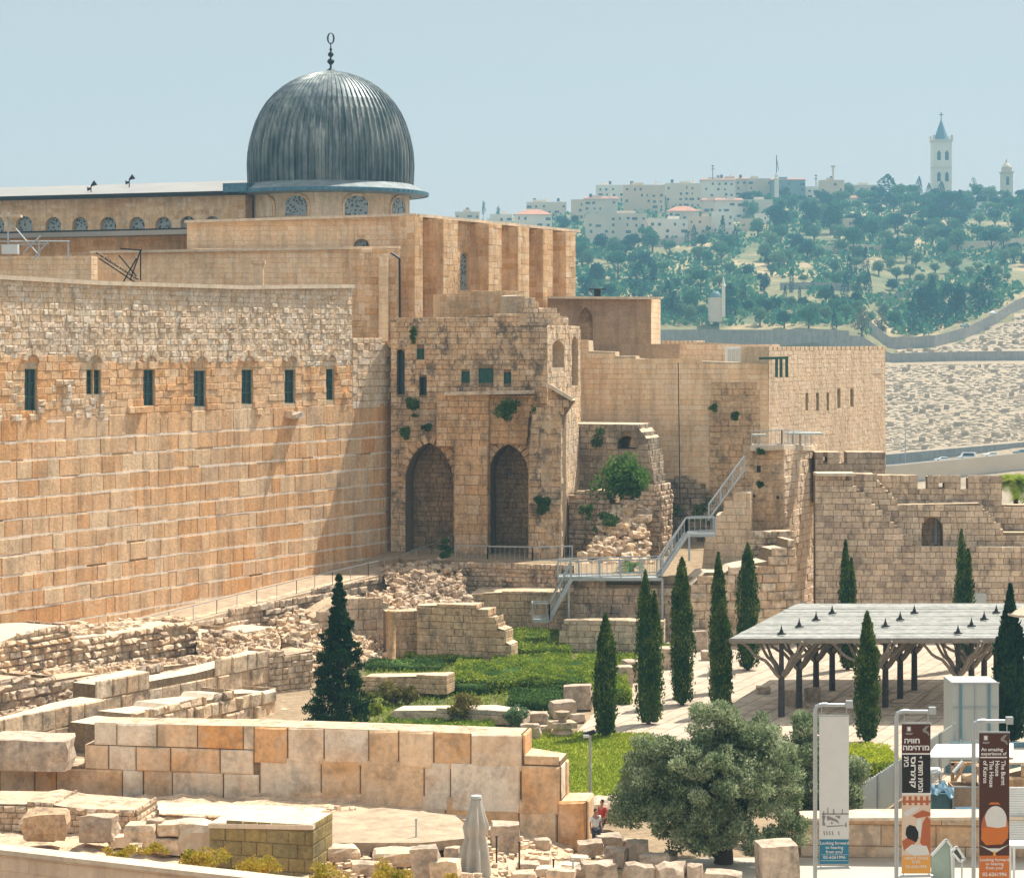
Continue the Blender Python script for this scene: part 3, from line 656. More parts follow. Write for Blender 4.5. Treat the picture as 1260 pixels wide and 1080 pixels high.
# flank of the mosque, seen obliquely, with buttresses
S = Pl(510,195,707,223)
fw = [arch(566,578,310,357,.3), arch(585,593,322,357,.3)]
rd = lambda cx, cy, rx, ry: [(cx+rx*math.cos(2*math.pi*i/14), cy+ry*math.sin(2*math.pi*i/14)) for i in range(14)]
fw += [rd(627.5,321,3.6,10), rd(658,325,3.6,12), rd(686.5,338,3.6,11)]
wall('flank_wall', S, [(510,430),(510,265.5),(707,285),(707,400)], 3., fw, 'mosque', 'mosque', mq, ch=.5, bl=(.6,1.3), prot=(.01,.05), cham=.02, seed=37)
for h in fw: pane('screen', S, h, -.35, M['lattice'], mq)
def offset(pl, n):
    q = Pl.__new__(Pl); q.a = pl.a+pl.n*n; q.d = pl.d; q.n = pl.n; q.L = pl.L; return q
for i, (a, b_, pr) in enumerate(((510,520,1.4),(545,563,1.9),(601,617,1.8),(637,651,1.6),(668,680,1.5),(696,708,1.5))):
    so = offset(S, pr); u0, u1 = so.u(a), so.u(b_); zt = 31.4-.02*i; zb = 19
    ou = [(u0,zb),(u0,zt),(u1,zt),(u1,zb)]
    mb = MB(); slab(mb, so, ou, (), pr+.1, 0); blocks(mb, so, ou, (), ch=.5, bl=(.6,1.3), prot=(.01,.04), cham=.02, seed=60+i)
    cf = Pl.__new__(Pl); pa = Vector(S.pt(u0,0,0)[:2]); cf.a = pa+S.n*.0; cf.d = S.n; cf.n = Vector((cf.d.y, -cf.d.x)); cf.L = pr
    blocks(mb, cf, [(0,zb),(0,zt),(pr,zt),(pr,zb)], (), ch=.5, bl=(.5,.9), prot=(.01,.04), cham=.02, seed=70+i)
    mb.build('buttress', M['mosque'], mq)
mb = MB(); u0, u1 = S.u(510), S.u(708)
mb.bar(S.pt(u0,31.62,.3), S.pt(u1,31.62,.3), .5, .25); mb.build('flank_coping', M['cap'], mq)
mb = MB(); mb.poly([(GX(-200,200),200,30.0),S.pt(u0,30.9,-.5),S.pt(u1,30.9,-.5),(GX(650,262),262,30.9),(GX(-200,262),262,30)], .4); mb.build('flat_roof', M['roofpale'], mq)
# platform the mosque stands on
mb = MB(); mb.poly([(-60,160,15),(GX(430,183),183,15),(GX(720,190),190,15),(GX(800,222),222,15),(GX(800,300),300,15),(-140,300,15)], 16)
tag(mb.build('terrace_ground', M['earth']), kind='structure')
# ================================================================ ARCH HOUSE AND SOUTH WALLS
ab = empty('arch_house', (GX(590,177),177,4.4), 'tall ruined stone house with two pointed arches and green shutters, where the great wall ends', 'building')
A = Pl(488,178.5,673,176)
gwn = [rect(568,457,578,471), rect(589,453,607,471), rect(620,458,629,472), rect(513,429,522,442), rect(516,464,525,486)]
dr_ = arch(487.5,498,430,485,.2); dr_ = [(max(a,488.3),b_) for a,b_ in dr_]
a1 = arch(499,558,545,700,.14,14,594); a2 = arch(602,650,547,700,.14,14,584)
wall('front_wall', A, [(481,705),(481,394),(520,391.5),(580,390),(640,386),(640,400),(673,400),(673,705)], 2.4, [a1,a2,dr_]+gwn, 'tan', 'mort', ab, ch=.42, bl=(.4,1.), prot=(.02,.10), cham=.03, jit=.015, chj=.15, seed=81, endt=False)
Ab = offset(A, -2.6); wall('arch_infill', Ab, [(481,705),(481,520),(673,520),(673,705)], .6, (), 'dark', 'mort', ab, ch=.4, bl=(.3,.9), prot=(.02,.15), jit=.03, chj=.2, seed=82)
for i, h in enumerate(gwn+[dr_]):
    w = pane('shutter' if i < 4 else 'window', A, h, -.18 if i < 4 else -.7, M['shutter'] if i < 4 else M['glassd'], ab)
    if i < 4:
        OFF[w.name] = OFF[ab.name]; mb = MB(); u0, z1 = A.uz(*h[1]); u1, z0 = A.uz(*h[3])
        for p, q in (((u0,z0),(u0,z1)),((u1,z0),(u1,z1)),((u0,z1),(u1,z1)),((u0,z0),(u1,z0)),(((u0+u1)/2,z0),((u0+u1)/2,z1))): mb.bar(A.pt(p[0],p[1],-.12), A.pt(q[0],q[1],-.12), .09)
        mb.build('frame', M['shutter'], w)
# voussoirs
for ar in (a1, a2):
    mb = MB(); pts = [A.uz(*p) for p in ar][1:-1]
    for (p, q) in zip(pts, pts[1:]):
        pm = ((p[0]+q[0])/2, (p[1]+q[1])/2); dd = Vector((q[0]-p[0], q[1]-p[1])).normalized(); nn = Vector((-dd.y, dd.x))
        mb.bar(A.pt(pm[0]+nn.x*.04, pm[1]+nn.y*.04, .0), A.pt(pm[0]+nn.x*.72, pm[1]+nn.y*.72, .0), .42, .36)
    mb.build('arch_ring', M['tanO'], ab)
Ap = offset(A, .9)
wall('pier', Ap, [(559,705),(559,549),(600,549),(600,705)], .95, (), 'tanO', 'mort', ab, ch=.75, bl=(.6,1.4), prot=(.02,.07), seed=83)
wall('corbelled_bay', Ap, [(537,549),(537,487),(601,485),(601,549)], .95, (), 'tanO', 'mort', ab, ch=.5, bl=(.4,1.), prot=(.02,.09), seed=84)
Aq = offset(A, .45); wall('recessed_bay', Aq, [(601,546),(601,487),(656,486),(650,520),(648,546)], .5, (), 'tanO', 'mort', ab, ch=.5, bl=(.4,1.), prot=(.02,.07), seed=85)
mb = MB(); mb.bar(A.pt(A.u(552), A.uz(552,484)[1], .6), A.pt(A.u(658), A.uz(658,482)[1], .6), 1.6, .25); mb.build('ledge', M['city'], ab)
# lit side with its two arched openings
S1 = Pl(673,176,714,187)
o1 = arch(679,694,418,452,.1,8,430); o2 = arch(703,711,413,474,.1,8,425)
wall('side_wall', S1, [(673,520),(673,400),(697,402),(713,402),(714,470),(714,705),(673,705)], 1.2, [o1,o2], 'ruin', 'mortL', ab, ch=.42, bl=(.4,.9), prot=(.01,.06), seed=86)
S1b = offset(S1,-1.6); wall('side_infill', S1b, [(673,480),(673,405),(714,405),(714,480)], .4, (), 'patch', 'mort', ab, ch=.4, bl=(.4,.9), prot=(.01,.06), seed=87)
# raking buttress
bt = empty('buttress', (GX(680,174),174,4.4), 'raking stone buttress with white lit side at the right corner of the arch house', 'buttress')
B1 = Pl(650,173.5,690,173); wall('front_face', B1, [(650,705),(651,560),(655,507),(674,500),(674,475),(702,493),(690,512),(690,705)], 2.2, (), 'tan', 'mort', bt, ch=.5, bl=(.45,1.), prot=(.03,.15), jit=.03, chj=.15, seed=88, endt=False)
B2 = Pl(690,173,713,184); wall('side_face', B2, [(690,705),(690,512),(703,493),(712,524),(712.5,596),(705,614),(698,705)], 1.5, (), 'ruin', 'mortL', bt, ch=.5, bl=(.5,1.1), prot=(.01,.05), seed=89)
mb = MB(); mb.bar(P(673,473,173.6), P(704,491,173.6), 2.6, .28); mb.build('sloping_coping', M['cap'], bt)
# stepped ruins and smooth wall on top
wall('parapet_wall', Pl(541,183,641,187), [(541,402),(541,362),(639,358),(640,402)], 1., (), 'mosque', 'mosque', None, 'smooth orange parapet wall behind the roof of the arch house', 'wall', ch=.5, bl=(.6,1.2), prot=(.01,.03), seed=90)
wall('stepped_wall', Pl(636,181,700,184), [(636,410),(636,364),(641,363),(652,367),(662,371),(663,378),(684,380),(685,388),(699,390),(699,410)], 2.2, (), 'ruin', 'mortL', None, 'pale crumbling stepped masonry on top of the arch house', 'wall', ch=.4, bl=(.35,.8), prot=(.02,.12), jit=.03, seed=91)
# brown annex
an = empty('annex', (GX(740,212),212,15), 'low shaded brown annex with blind pointed arches beyond the stepped masonry', 'building')
X1 = Pl(674,212,801,212); ra = [arch(712,729,378,430,.4,10,392)]
wall('front_wall', X1, [(674,450),(674,366.5),(801,367.5),(801,450)], 2., ra, 'brownw', 'brownw', an, ch=.5, bl=(.7,1.5), prot=(.0,.015), cham=.01, seed=92)  # shade of the front painted as dark brown stone
wall('arch_back', offset(X1,-1.), [(700,450),(700,370),(740,370),(740,450)], .4, (), 'patch', 'brownw', an, ch=.5, bl=(.7,1.4), prot=(.0,.03), seed=93)
wall('end_wall', Pl(801,212,812.5,222), [(801,450),(801,367.5),(812.5,369),(812.5,450)], 1., (), 'plainw', 'mortL', an, ch=.5, bl=(.7,1.4), prot=(.0,.03), seed=94)  # sunlit end painted as paler stone
mb = MB(); mb.bar(P(674,366,211.6), P(812,367,212), 1.4, .22); mb.build('coping', M['cap'], an)
mb = MB(); q = P(735,366,214); mb.box((q.x,q.y,q.z+.35),(.6,.6,.7)); mb.box((q.x,q.y,q.z+.75),(1.5,1.2,.1)); mb.build('roof_lamp', M['black'], an)
wall('hoarding_wall', Pl(726,200,836,199), [(726,445),(726,423),(836,424),(836,452)], .3, (), 'brownw', 'brownw', None, 'low brown panel wall between the annex and the pale plain wall', 'wall', ch=1.6, bl=(2.4,3.), prot=(.01,.03), seed=95)
# restored plain wall
PW = Pl(700,190,947,187)
pw_o = [(700,730),(705,418),(724,419),(725,432),(757,433),(757,438),(782,438),(782,441),(820,443),(945,447),(946,720)]
old = [(873,660),(873,505),(876,472),(905,470),(935,475),(936,560),(934,660)]
rub = [(800,720),(802,590),(845,585),(873,600),(912,655),(912,720)]  # low dark band: lichen, plus the shade of the gap painted in
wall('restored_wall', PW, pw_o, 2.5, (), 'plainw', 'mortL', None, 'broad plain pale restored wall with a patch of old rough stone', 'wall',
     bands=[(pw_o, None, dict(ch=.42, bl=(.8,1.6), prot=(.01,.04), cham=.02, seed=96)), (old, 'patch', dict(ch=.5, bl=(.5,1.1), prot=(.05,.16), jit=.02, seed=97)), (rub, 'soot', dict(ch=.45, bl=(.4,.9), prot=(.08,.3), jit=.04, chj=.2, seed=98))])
mb = MB(); mb.bar(P(834.5,446,186.9), P(837,640,187.1), .05, .05); tag(mb.build('cable', M['black']), 'thin black cable hanging down the middle of the plain pale wall', 'cable')
# fortress with slit windows
FWp = Pl(945,187,1089,210)
teeth = []; px = 946.
while px < 1086: teeth += [(px,432),(px,426.5),(px+4.2,426.5),(px+4.2,432)]; px += 5.6
slits = [arch(991,994.5,483,505,.3), arch(1004,1007.5,483,505,.3), arch(1017,1020,483,505,.3), arch(1030,1034,478,502,.3), arch(1046,1050,478,500,.3)]
wall('fortress_wall', FWp, [(945,620)]+teeth+[(1089,432),(1090,640)], 2.5, slits, 'fort', 'mortL', None, 'pale battlemented fortress wall with five narrow arched slit windows', 'wall', ch=.36, bl=(.4,.8), prot=(.01,.035), cham=.015, seed=99)
for h in slits: pane('slit_window', FWp, h, -.4, M['glassd'], bpy.data.objects['fortress_wall'])
teeth = []; px = 815.
while px < 948: teeth += [(px,424),(px,419+ (px-815)*.055),(px+4,419+(px-815)*.055),(px+4,425)]; px += 5.4
wall('battlement', Pl(812,214,950,207), [(812,470)]+teeth+[(950,430),(950,470)], 1.5, (), 'fort', 'mortL', None, 'distant low battlement along the skyline behind the plain pale wall', 'wall', ch=.5, bl=(.5,1.1), prot=(.01,.06), seed=100)
mb = MB(); mb.poly([(GX(800,189),189,18.6),(GX(946,189),189,18.6),(GX(1085,209),209,18.6),(GX(815,213),213,18.6)], .5); tag(mb.build('roof_terrace', M['cap']), kind='structure')
bo = empty('roof_cabin', (GX(905,200),200,18.6), 'small white glazed cabin on the terrace behind the plain pale wall', 'cabin')
mb = MB(); mb.box((GX(905.5,200),200,19.6),(1.75,1.6,1.9)); mb.build('body', M['white'], bo)
mb = MB()
for i in range(4): mb.box((GX(897.5+i*5.4,199.15),199.17,19.7),(.26,.05,1.2))
mb.build('glazing', M['panelw'], bo)
gr = empty('metal_portal', (GX(957,186),186,18), 'dark green steel door frame standing at the end of the plain pale wall', 'frame')
mb = MB()
for px in (955.5,961,968): mb.bar(P(px,464,186), P(px,441,186), .22)
mb.bar(P(934,441,186), P(970,440,186), .25, .2); mb.build('frame', M['shutter'], gr)
# vaulted ruins beside the arch house
vr = Pl(700,184,808,181.5)
wall('vault_ruin', vr, [(700,705),(700,521),(782,522),(796,540),(806,600),(806,705)], 3.5, [arch(760,782,536,552,.2,8,545)], 'soot', 'mort', None, 'broken vault stump with sloping right shoulder below the plain pale wall', 'ruin', ch=.5, bl=(.5,1.1), prot=(.03,.16), jit=.03, chj=.15, seed=101)
wall('rubble_wall', Pl(698,176.5,814,174), [(700,705),(700,607),(722,603),(745,607),(752,620),(772,615),(785,618),(790,604),(808,596),(813,612),(813,705)], 3., (), 'ruinD', 'mort', None, 'rough rubble wall under the leafy fig bush beside the arch house', 'ruin', ch=.38, bl=(.3,.8), prot=(.05,.3), cham=.08, jit=.05, chj=.2, seed=102)
mound_late = True
# stair wall, tower
wall('stair_wall', Pl(866,163.5,924,163), [(862,720),(866,676),(868,660),(880,658),(881,634),(890,632),(891,620),(901,618),(902,609),(923,606),(923,720)], 3., (), 'fort', 'mortL', None, 'stepped pale wall to the left of the square tower', 'wall', ch=.5, bl=(.5,1.), prot=(.02,.08), seed=104)
tw = empty('tower', (GX(950,167),167,3), 'square ruined stone tower with glass railing on its flat top', 'tower')
T1 = Pl(905,166.5,964,165.5)
wall('front_wall', T1, [(903,760),(904,592),(911,573),(918,558),(925,550),(964,548),(964,760)], 3., (), 'patch', 'mortL', tw, ch=.5, bl=(.5,1.3), prot=(.02,.08), seed=105, endt=False)
T2 = Pl(964,165.5,1003.5,173)
wall('side_wall', T2, [(964,760),(964,548),(1003.5,549.5),(1003.5,760)], 3., (), 'fort', 'mortL', tw, ch=.5, bl=(.5,1.2), prot=(.03,.14), jit=.03, seed=106)
mb = MB(); mb.poly([P(923,549,165.2),P(964.5,547,165.2),P(1004,549,172.5),P(1000,546,181),P(925,546,181)], .35); mb.build('roof', M['cap'], tw)
def rail(mb, pts, h=1.05, step=1.6, w=.05, fill=.35, rails=(1.,.08)):
    for a_, b_ in zip(pts, pts[1:]):
        a_, b_ = Vector(a_), Vector(b_); L = (b_-a_).length; n = max(1, round(L/step)); up = Vector((0,0,h))
        for r_ in rails: mb.bar(a_+up*r_, b_+up*r_, w*1.4, w*1.4)
        for i in range(n+1): p = a_.lerp(b_, i/n); mb.bar(p, p+up, w*1.5, w*1.5)
        if fill:
            m_ = max(1, int(L/fill))
            for i in range(m_): p = a_.lerp(b_, (i+.5)/m_); mb.bar(p+up*.08, p+up, w*.45, w*.45)
mb = MB(); rail(mb, [P(925,549,165.6),P(962,548,165.6),P(998,550,172)], 1.1, 1.5, .05, .3); mb.build('railing', M['steel'], tw)
mb = MB(); a_ = P(979,533,169); mb.box((a_.x+.6,a_.y,a_.z),(2.6,1.8,.12)); mb.bar(P(975,549,169),P(975,533,169),.1); mb.bar(P(985,549,169),P(985,533,169),.1)
mb.build('canopy_panel', M['panelw'], tw)
mb = MB(); mb.box((P(934,537,166.5).x,166.5,P(0,535,166.5).z),(1.,1.,.1)); mb.bar(P(934,549,166.5),P(934,536,166.5),.1); mb.build('panel', M['panelw'], tw)
mb = MB(); q = P(934,577,165.2)
for (x_, y_, w_, h_) in ((933.5,577,5,8),(957,612,3,4),(928,610,3,3)): s_ = 165.4/F; q = P(x_,y_,165.42); mb = MB(); mb.box((q.x,q.y,q.z),(w_*s_,.12,h_*s_)); mb.build('putlog_hole', M['black'], tw)
wall('recess_wall', Pl(918,163,978,163), [(918,760),(920,655),(973,653),(977,700),(980,760)], 1.2, (), 'ruinD', 'mort', None, 'dark stepped rubble recess at the foot of the square tower', 'ruin', ch=.4, bl=(.4,1.), prot=(.02,.3), cham=.06, jit=.03, seed=107)
wall('stepped_footing', Pl(846,158.5,1002,160.5), [(846,805),(850,720),(868,704),(892,704),(903,697),(922,694),(945,690),(950,676),(968,674),(970,664),(977,664),(981,742),(1002,744),(1002,795)], 2.4, (), 'ruin', 'mort', None, 'massive stepped stone footing climbing towards the square tower', 'ruin', ch=.6, bl=(.6,1.4), prot=(.03,.25), cham=.06, jit=.04, seed=108)
# walls under the walkway
wall('walkway_wall', Pl(706,160,882,159), [(706,800),(706,714),(745,713),(746,719),(800,720),(860,722),(882,722),(882,800)], 3., (), 'ruinD', 'mort', None, 'masonry wall carrying the steel walkway', 'wall', ch=.55, bl=(.4,1.2), prot=(.03,.14), cham=.05, jit=.03, chj=.25, seed=109)
wall('low_garden_wall', Pl(690,156.5,816,155.5), [(686,806),(688,780),(694,764),(770,763),(816,766),(816,808)], 1.5, (), 'city', 'mort', None, 'low grey stone wall at the head of the green garden', 'wall', ch=.42, bl=(.4,1.), prot=(.02,.1), seed=110)
wall('rubble_retaining_wall', Pl(548,171,706,168.5), [(545,745),(548,696),(560,693),(640,693),(706,695),(706,745)], 3., (), 'ruinD', 'mort', None, 'rubble retaining wall under the railing of the arch house', 'wall', ch=.36, bl=(.3,.7), prot=(.05,.22), cham=.08, jit=.06, chj=.3, seed=111)
wall('lower_retaining_wall', Pl(580,166.5,712,165.5), [(578,790),(580,730),(640,728),(712,728),(712,790)], 3.4, (), 'patch', 'mort', None, 'plain dark lower retaining wall left of the steel stairs', 'wall', ch=.5, bl=(.5,1.2), prot=(.02,.1), seed=112)
mb = MB(); mb.poly([(GX(470,173),173,4.75),(GX(547,171.5),171.5,4.75),(GX(706,169),169,4.75),(GX(707,160.5),160.5,4.7),(GX(880,159.5),159.5,4.7),(GX(915,164),164,4.7),(GX(960,167),167,4.7),(GX(950,188),188,4.75),(GX(480,186),186,4.75)], .5)
tag(mb.build('excavation_ledge', M['earth']), kind='structure')
# ---------------------------------------------------------------- steel stairs and railings
stl = empty('steel_stairs', (GX(760,160),160,1.5), 'galvanised steel stairs and walkway zigzagging up the excavations', 'stairs')
def flight(mb, a_, b_, w, n):
    a_, b_ = Vector(a_), Vector(b_); sd = Vector((0,1,0))*w
    for s_ in (Vector((0,0,0)), sd): mb.bar(a_+s_, b_+s_, .08, .28)
    for i in range(n): p = a_.lerp(b_, (i+.5)/n); q = p+sd; mb.bar(p, q, .30, .05)
w_ = 1.3
A0, A1, A2, A3 = P(655,762,158.5), P(676,762,158.5), P(703,712,158.8), P(815,709,158.8)
A4, A5 = P(845,657,160.5), P(880,656,160.5)
mb = MB(); flight(mb, A1, A2, w_, 14); mb.build('lower_flight', M['steel'], stl)
mb = MB(); flight(mb, P(812,708,158.9), P(846,657,160.3), w_, 16); mb.build('upper_flight', M['steel'], stl)
def deck(mb, p, q, w, t=.22): mb.box(((p.x+q.x)/2,(p.y+q.y)/2+w/2,(p.z+q.z)/2-t/2),((q-p).length,w,t), math.atan2(q.y-p.y,q.x-p.x))
mb = MB(); deck(mb, A0, A1, w_); deck(mb, A2+Vector((-.9,0,0)), A3, 2.0); deck(mb, A4+Vector((0,0,0)), A5, 1.6); mb.build('deck', M['steel'], stl)
mb = MB()
rail(mb, [A0, A1, A2], 1.1, 1.5, .06); rail(mb, [A2+Vector((-.9,0,0)), A3], 1.2, 1.5, .06); rail(mb, [P(808,709,158.9), P(844,657,160.3), A5], 1.1, 1.6, .06)
dv = Vector((0, w_, 0)); rail(mb, [A0, A0+dv, A1+dv, A2+dv], 1.1, 1.5, .05); rail(mb, [P(816,708,159)+dv, P(847,657,160.4)+dv, A5+dv], 1.1, 1.6, .05); rail(mb, [A2+Vector((-.9,2,0)), A3+Vector((0,2,0))], 1.2, 1.5, .05)
rail(mb, [P(872,640,161.5), P(916,580,163)], 1.1, 1.4, .06, .25)
mb.build('handrail', M['steel'], stl)
mb = MB(); a_, b_ = P(683,770,158.6), P(683,748,158.6)
for px_, y0_, y1_ in ((700,768,714),(740,715,709.5),(790,715,709.5),(815,770,712),(848,690,659)): mb = MB(); mb.bar(P(px_,y0_,159), P(px_,y1_,159), .14); mb.build('support', M['steel'], stl)
rl = MB(); rail(rl, [P(560,688,174),P(600,690,172.5),P(655,691,171.5),P(704,690,171)], 1.1, 2.4, .06, .35); tag(rl.build('railing', M['steel']), 'thin grey railing across the foot of the two arches', 'railing')
rl = MB(); pts = []
for px_ in (60,140,200,250,300,345,390,430,470,497):
    u = GW.u(px_-2); pts.append(GW.pt(u, gbase(px_), 4.7))
pts.append(tuple(P(552,676,176)))
rail(rl, pts, 1.0, 2.4, .03, 0); tag(rl.build('railing', M['steel']), 'long thin railing along the street edge below the great wall', 'railing')
# ---------------------------------------------------------------- city wall on the right
cw = empty('rampart', (GX(1130,164),164,0), 'city rampart with stair flights, merlons and a niche closing the plaza on the right', 'wall')
C2 = Pl(1000,164,1340,163)
def stairs_line(x0,y0,x1,y1,n):
    L = []
    for i in range(n): xa = x0+(x1-x0)*i/n; xb = x0+(x1-x0)*(i+1)/n; ya = y0+(y1-y0)*(i+1)/n; L += [(xa,ya),(xb,ya)]
    return L
niche = arch(1134,1160,636,673,.15,10,652)
wall('middle_wall', C2, [(1003,810),(1003,583),(1075,583)]+stairs_line(1075,583,1108,621,9)+[(1205,619)]+stairs_line(1205,619,1238,655,9)+[(1345,655),(1345,810)], 1.6, [niche], 'city', 'mort', cw, ch=.42, bl=(.4,.9), prot=(.02,.1), jit=.02, seed=120)
C1 = offset(C2, .9); wall('lower_wall', C1, [(1003,810),(1003,585),(1040,585)]+stairs_line(1040,585,1132,673,20)+[(1345,673),(1345,810)], .95, (), 'city', 'mort', cw, ch=.42, bl=(.4,.9), prot=(.02,.1), jit=.02, seed=121)
C3 = offset(C2, -1.7)
wall('parapet', C3, [(1070,680),(1070,584),(1129,585),(1129,602),(1141,602),(1141,586),(1182,587),(1182,604),(1191,604),(1191,588),(1232,588),(1232,621),(1345,621),(1345,680)], 1., [rect(1155,594,1162,600)], 'city', 'mort', cw, ch=.42, bl=(.4,.9), prot=(.02,.1), jit=.02, seed=122)
wall('niche_back', offset(C2,-1.4), [(1128,680),(1128,630),(1165,630),(1165,680)], .2, [arch(1149.5,1153.5,638,670,.3)], 'patch', 'mort', cw, ch=.42, bl=(.5,.9), prot=(.01,.04), seed=123)
pane('slit_window', offset(C2,-1.4), arch(1149.5,1153.5,638,670,.3), -.15, M['white'], cw)
wall('upper_battlement', Pl(1003,171,1089,171), [(1003,620),(1003,556),(1033,556),(1033,570),(1042,570),(1042,556),(1089,556),(1089,620)], 1.5, [rect(1013,562,1018,568)], 'city', 'mort', None, 'short dark battlement between the square tower and the fortress wall', 'wall', ch=.42, bl=(.4,.9), prot=(.02,.08), seed=124)
mb = MB(); mb.bar(P(1003,583,163.5),P(1050,583,163.5),2.,.2); mb.build('coping', M['cap'], cw)
# ---------------------------------------------------------------- excavated walls left of the garden
TE = Pl(239,150.5,498,172.5)
wall('terrace_edge', TE, [(150,840),(150,783),(239,764),(300,748),(360,733),(420,719),(498,700),(498,775)], 1.4, (), 'ruinD', 'mortL', None, 'rough stone edge of the street below the great wall', 'wall', ch=.42, bl=(.4,1.1), prot=(.03,.3), cham=.08, jit=.05, chj=.2, seed=130)
wall('rubble_bank', Pl(0,130,262,148), [(-80,930),(-80,805),(0,790),(30,778),(60,771),(84,770),(92,785),(150,779),(215,766),(240,768),(243,800),(262,815),(262,870)], 3.5, (), 'ruin', 'mortL', None, 'long crumbling upper rubble bank parallel to the great wall', 'ruin', ch=.4, bl=(.3,.9), prot=(.03,.45), cham=.12, jit=.08, chj=.3, seed=131, gap=.03)
wall('rubble_bank', Pl(243,146,345,153), [(243,860),(243,785),(262,775),(300,778),(345,772),(345,830)], 3.5, (), 'ruin', 'mort', None, 'low tumbled rubble bank between two ashlar walls, left of the conifer', 'ruin', ch=.38, bl=(.3,.8), prot=(.03,.4), cham=.12, jit=.08, chj=.3, seed=132, gap=.02)
wall('ashlar_wall', Pl(117,125,331,138), [(117,900),(117,842),(183,826),(183,838),(240,828),(290,815),(331,802),(331,880)], 1.6, (), 'ruin', 'mort', None, 'upper diagonal ashlar wall of two courses, left of the dark conifer', 'wall', ch=.98, bl=(.8,1.6), prot=(.03,.16), cham=.06, jit=.03, seed=133)
wall('ashlar_wall', Pl(0,115.5,128,122), [(-60,960),(-60,903),(0,892),(43,882),(90,868),(127,860),(127,930)], 1.6, (), 'ruin', 'mort', None, 'lower diagonal ashlar wall running out at the left edge', 'wall', ch=.98, bl=(.8,1.6), prot=(.03,.16), cham=.06, jit=.03, seed=134)
wall('cross_wall', Pl(329,137.8,384,140), [(329,900),(329,802),(345,800),(352,806),(384,800),(384,900)], 2., (), 'ruinD', 'mort', None, 'shaded rubble cross wall joining the ashlar wall, left of the conifer', 'wall', ch=.34, bl=(.3,.7), prot=(.03,.22), cham=.05, jit=.04, chj=.2, seed=135)
wall('mound_wall', Pl(386,153,478,155), [(386,830),(386,760),(415,742),(440,735),(448,738),(478,742),(478,818)], 3., (), 'ruinD', 'mortL', None, 'wall of worn blocks behind the dark conifer', 'wall', ch=.7, bl=(.5,1.2), prot=(.03,.2), cham=.06, jit=.03, seed=136)
wall('doorway_pier', Pl(475,152.5,514,153), [(475,818),(475,752),(514,751),(514,815)], 1., (), 'patch', 'mort', None, 'short stone pier between the upright column and the curved ruin wall', 'wall', ch=.5, bl=(.5,1.), prot=(.02,.1), seed=137)
wall('garden_ruin_wall', Pl(513,152,629,150), [(513,815),(513,745),(585,744),(586,750),(600,750),(601,760),(610,763),(612,772),(621,775),(622,790),(628,793),(627,817)], 1.6, (), 'patch', 'mort', None, 'orange ruined wall stepping down to the right at the back of the garden', 'wall', ch=.46, bl=(.5,1.1), prot=(.02,.1), seed=138)
mb = MB(); q = P(482,816,151); mb.lathe([(.34,0),(.34,.15),(.26,.2),(.25,3.2),(.31,3.3),(.31,3.45),(0,3.45)], tuple(q), 16); tag(mb.build('column', M['tanO'], smooth=True), 'slim upright orange column in front of the ruined doorway', 'column')
wall('bed_wall', Pl(446,137,549,135.5), [(446,856),(446,833),(549,831),(549,853)], 1.6, (), 'patch', 'mort', None, 'low brick wall of the garden bed behind the dry shrubs', 'wall', ch=.3, bl=(.5,1.), prot=(.01,.05), seed=139)
wall('bed_kerb', Pl(480,127,642,125), [(480,884),(484,874),(600,873),(642,880),(642,893)], 1.8, (), 'rock', 'mortL', None, 'long flat pale stone slab behind the front green bed', 'slab', ch=.5, bl=(1.,2.2), prot=(.02,.1), seed=140)
# scree between terrace and garden
def mound(name, quad, nx, ny, amp, mat, label, cat, seed, sc_=.8):
    mb = MB(); vs = []
    a_, b_, c_, d_ = [Vector(q) for q in quad]
    for i in range(ny+1):
        for j in range(nx+1):
            p = a_.lerp(b_, j/nx).lerp(d_.lerp(c_, j/nx), i/ny)
            e = min(1, 4*min(j/nx, 1-j/nx, i/ny, 1-i/ny))
            nz = noise.fractal(Vector((p.x*sc_, p.y*sc_, seed)), 1., 2., 4); vs.append((p.x+amp*.3*nz, p.y, p.z+amp*nz*(.3+.7*e)))
    mb.add(vs, [(i*(nx+1)+j, i*(nx+1)+j+1, (i+1)*(nx+1)+j+1, (i+1)*(nx+1)+j) for i in range(ny) for j in range(nx)])
    return tag(mb.build(name, M[mat]), kind='structure')
mound('slope', [P(498,760,160),P(585,760,160),P(560,693,172.5),P(470,700,171)], 30, 30, .8, 'ruinD', '', '', 3)
mound('slope', [P(712,704,169.5),P(802,704,169),P(792,622,175),P(752,626,175.5)], 36, 36, .7, 'ruin', '', '', 21, 1.3)
mound('slope', [P(-80,925,119),P(262,862,134),P(262,822,141.5),P(-80,850,126)], 90, 20, .5, 'ruinD', '', '', 9, .8)
wall('rubble_ledge', Pl(0,126,258,142), [(-80,930),(-80,842),(0,838),(20,832),(70,836),(120,828),(150,832),(180,822),(258,814),(258,860)], 2.2, (), 'ruinD', 'mort', None, 'middle ledge of broken masonry in front of the long rubble bank', 'ruin', ch=.45, bl=(.4,1.3), prot=(.03,.45), cham=.12, jit=.08, chj=.35, seed=142)
mound('slope', [P(243,850,138),P(345,815,141),P(345,778,151.5),P(243,785,145.5)], 40, 20, .4, 'ruin', '', '', 10, 1.1)
mound('slope', [P(384,825,144),P(480,822,151),P(500,722,168),P(330,765,152)], 30, 30, .7, 'ruin', '', '', 5)
mound('slope', [P(-60,960,112),P(360,900,126),P(370,862,138),P(-60,905,125)], 60, 16, .5, 'ruinD', '', '', 6)
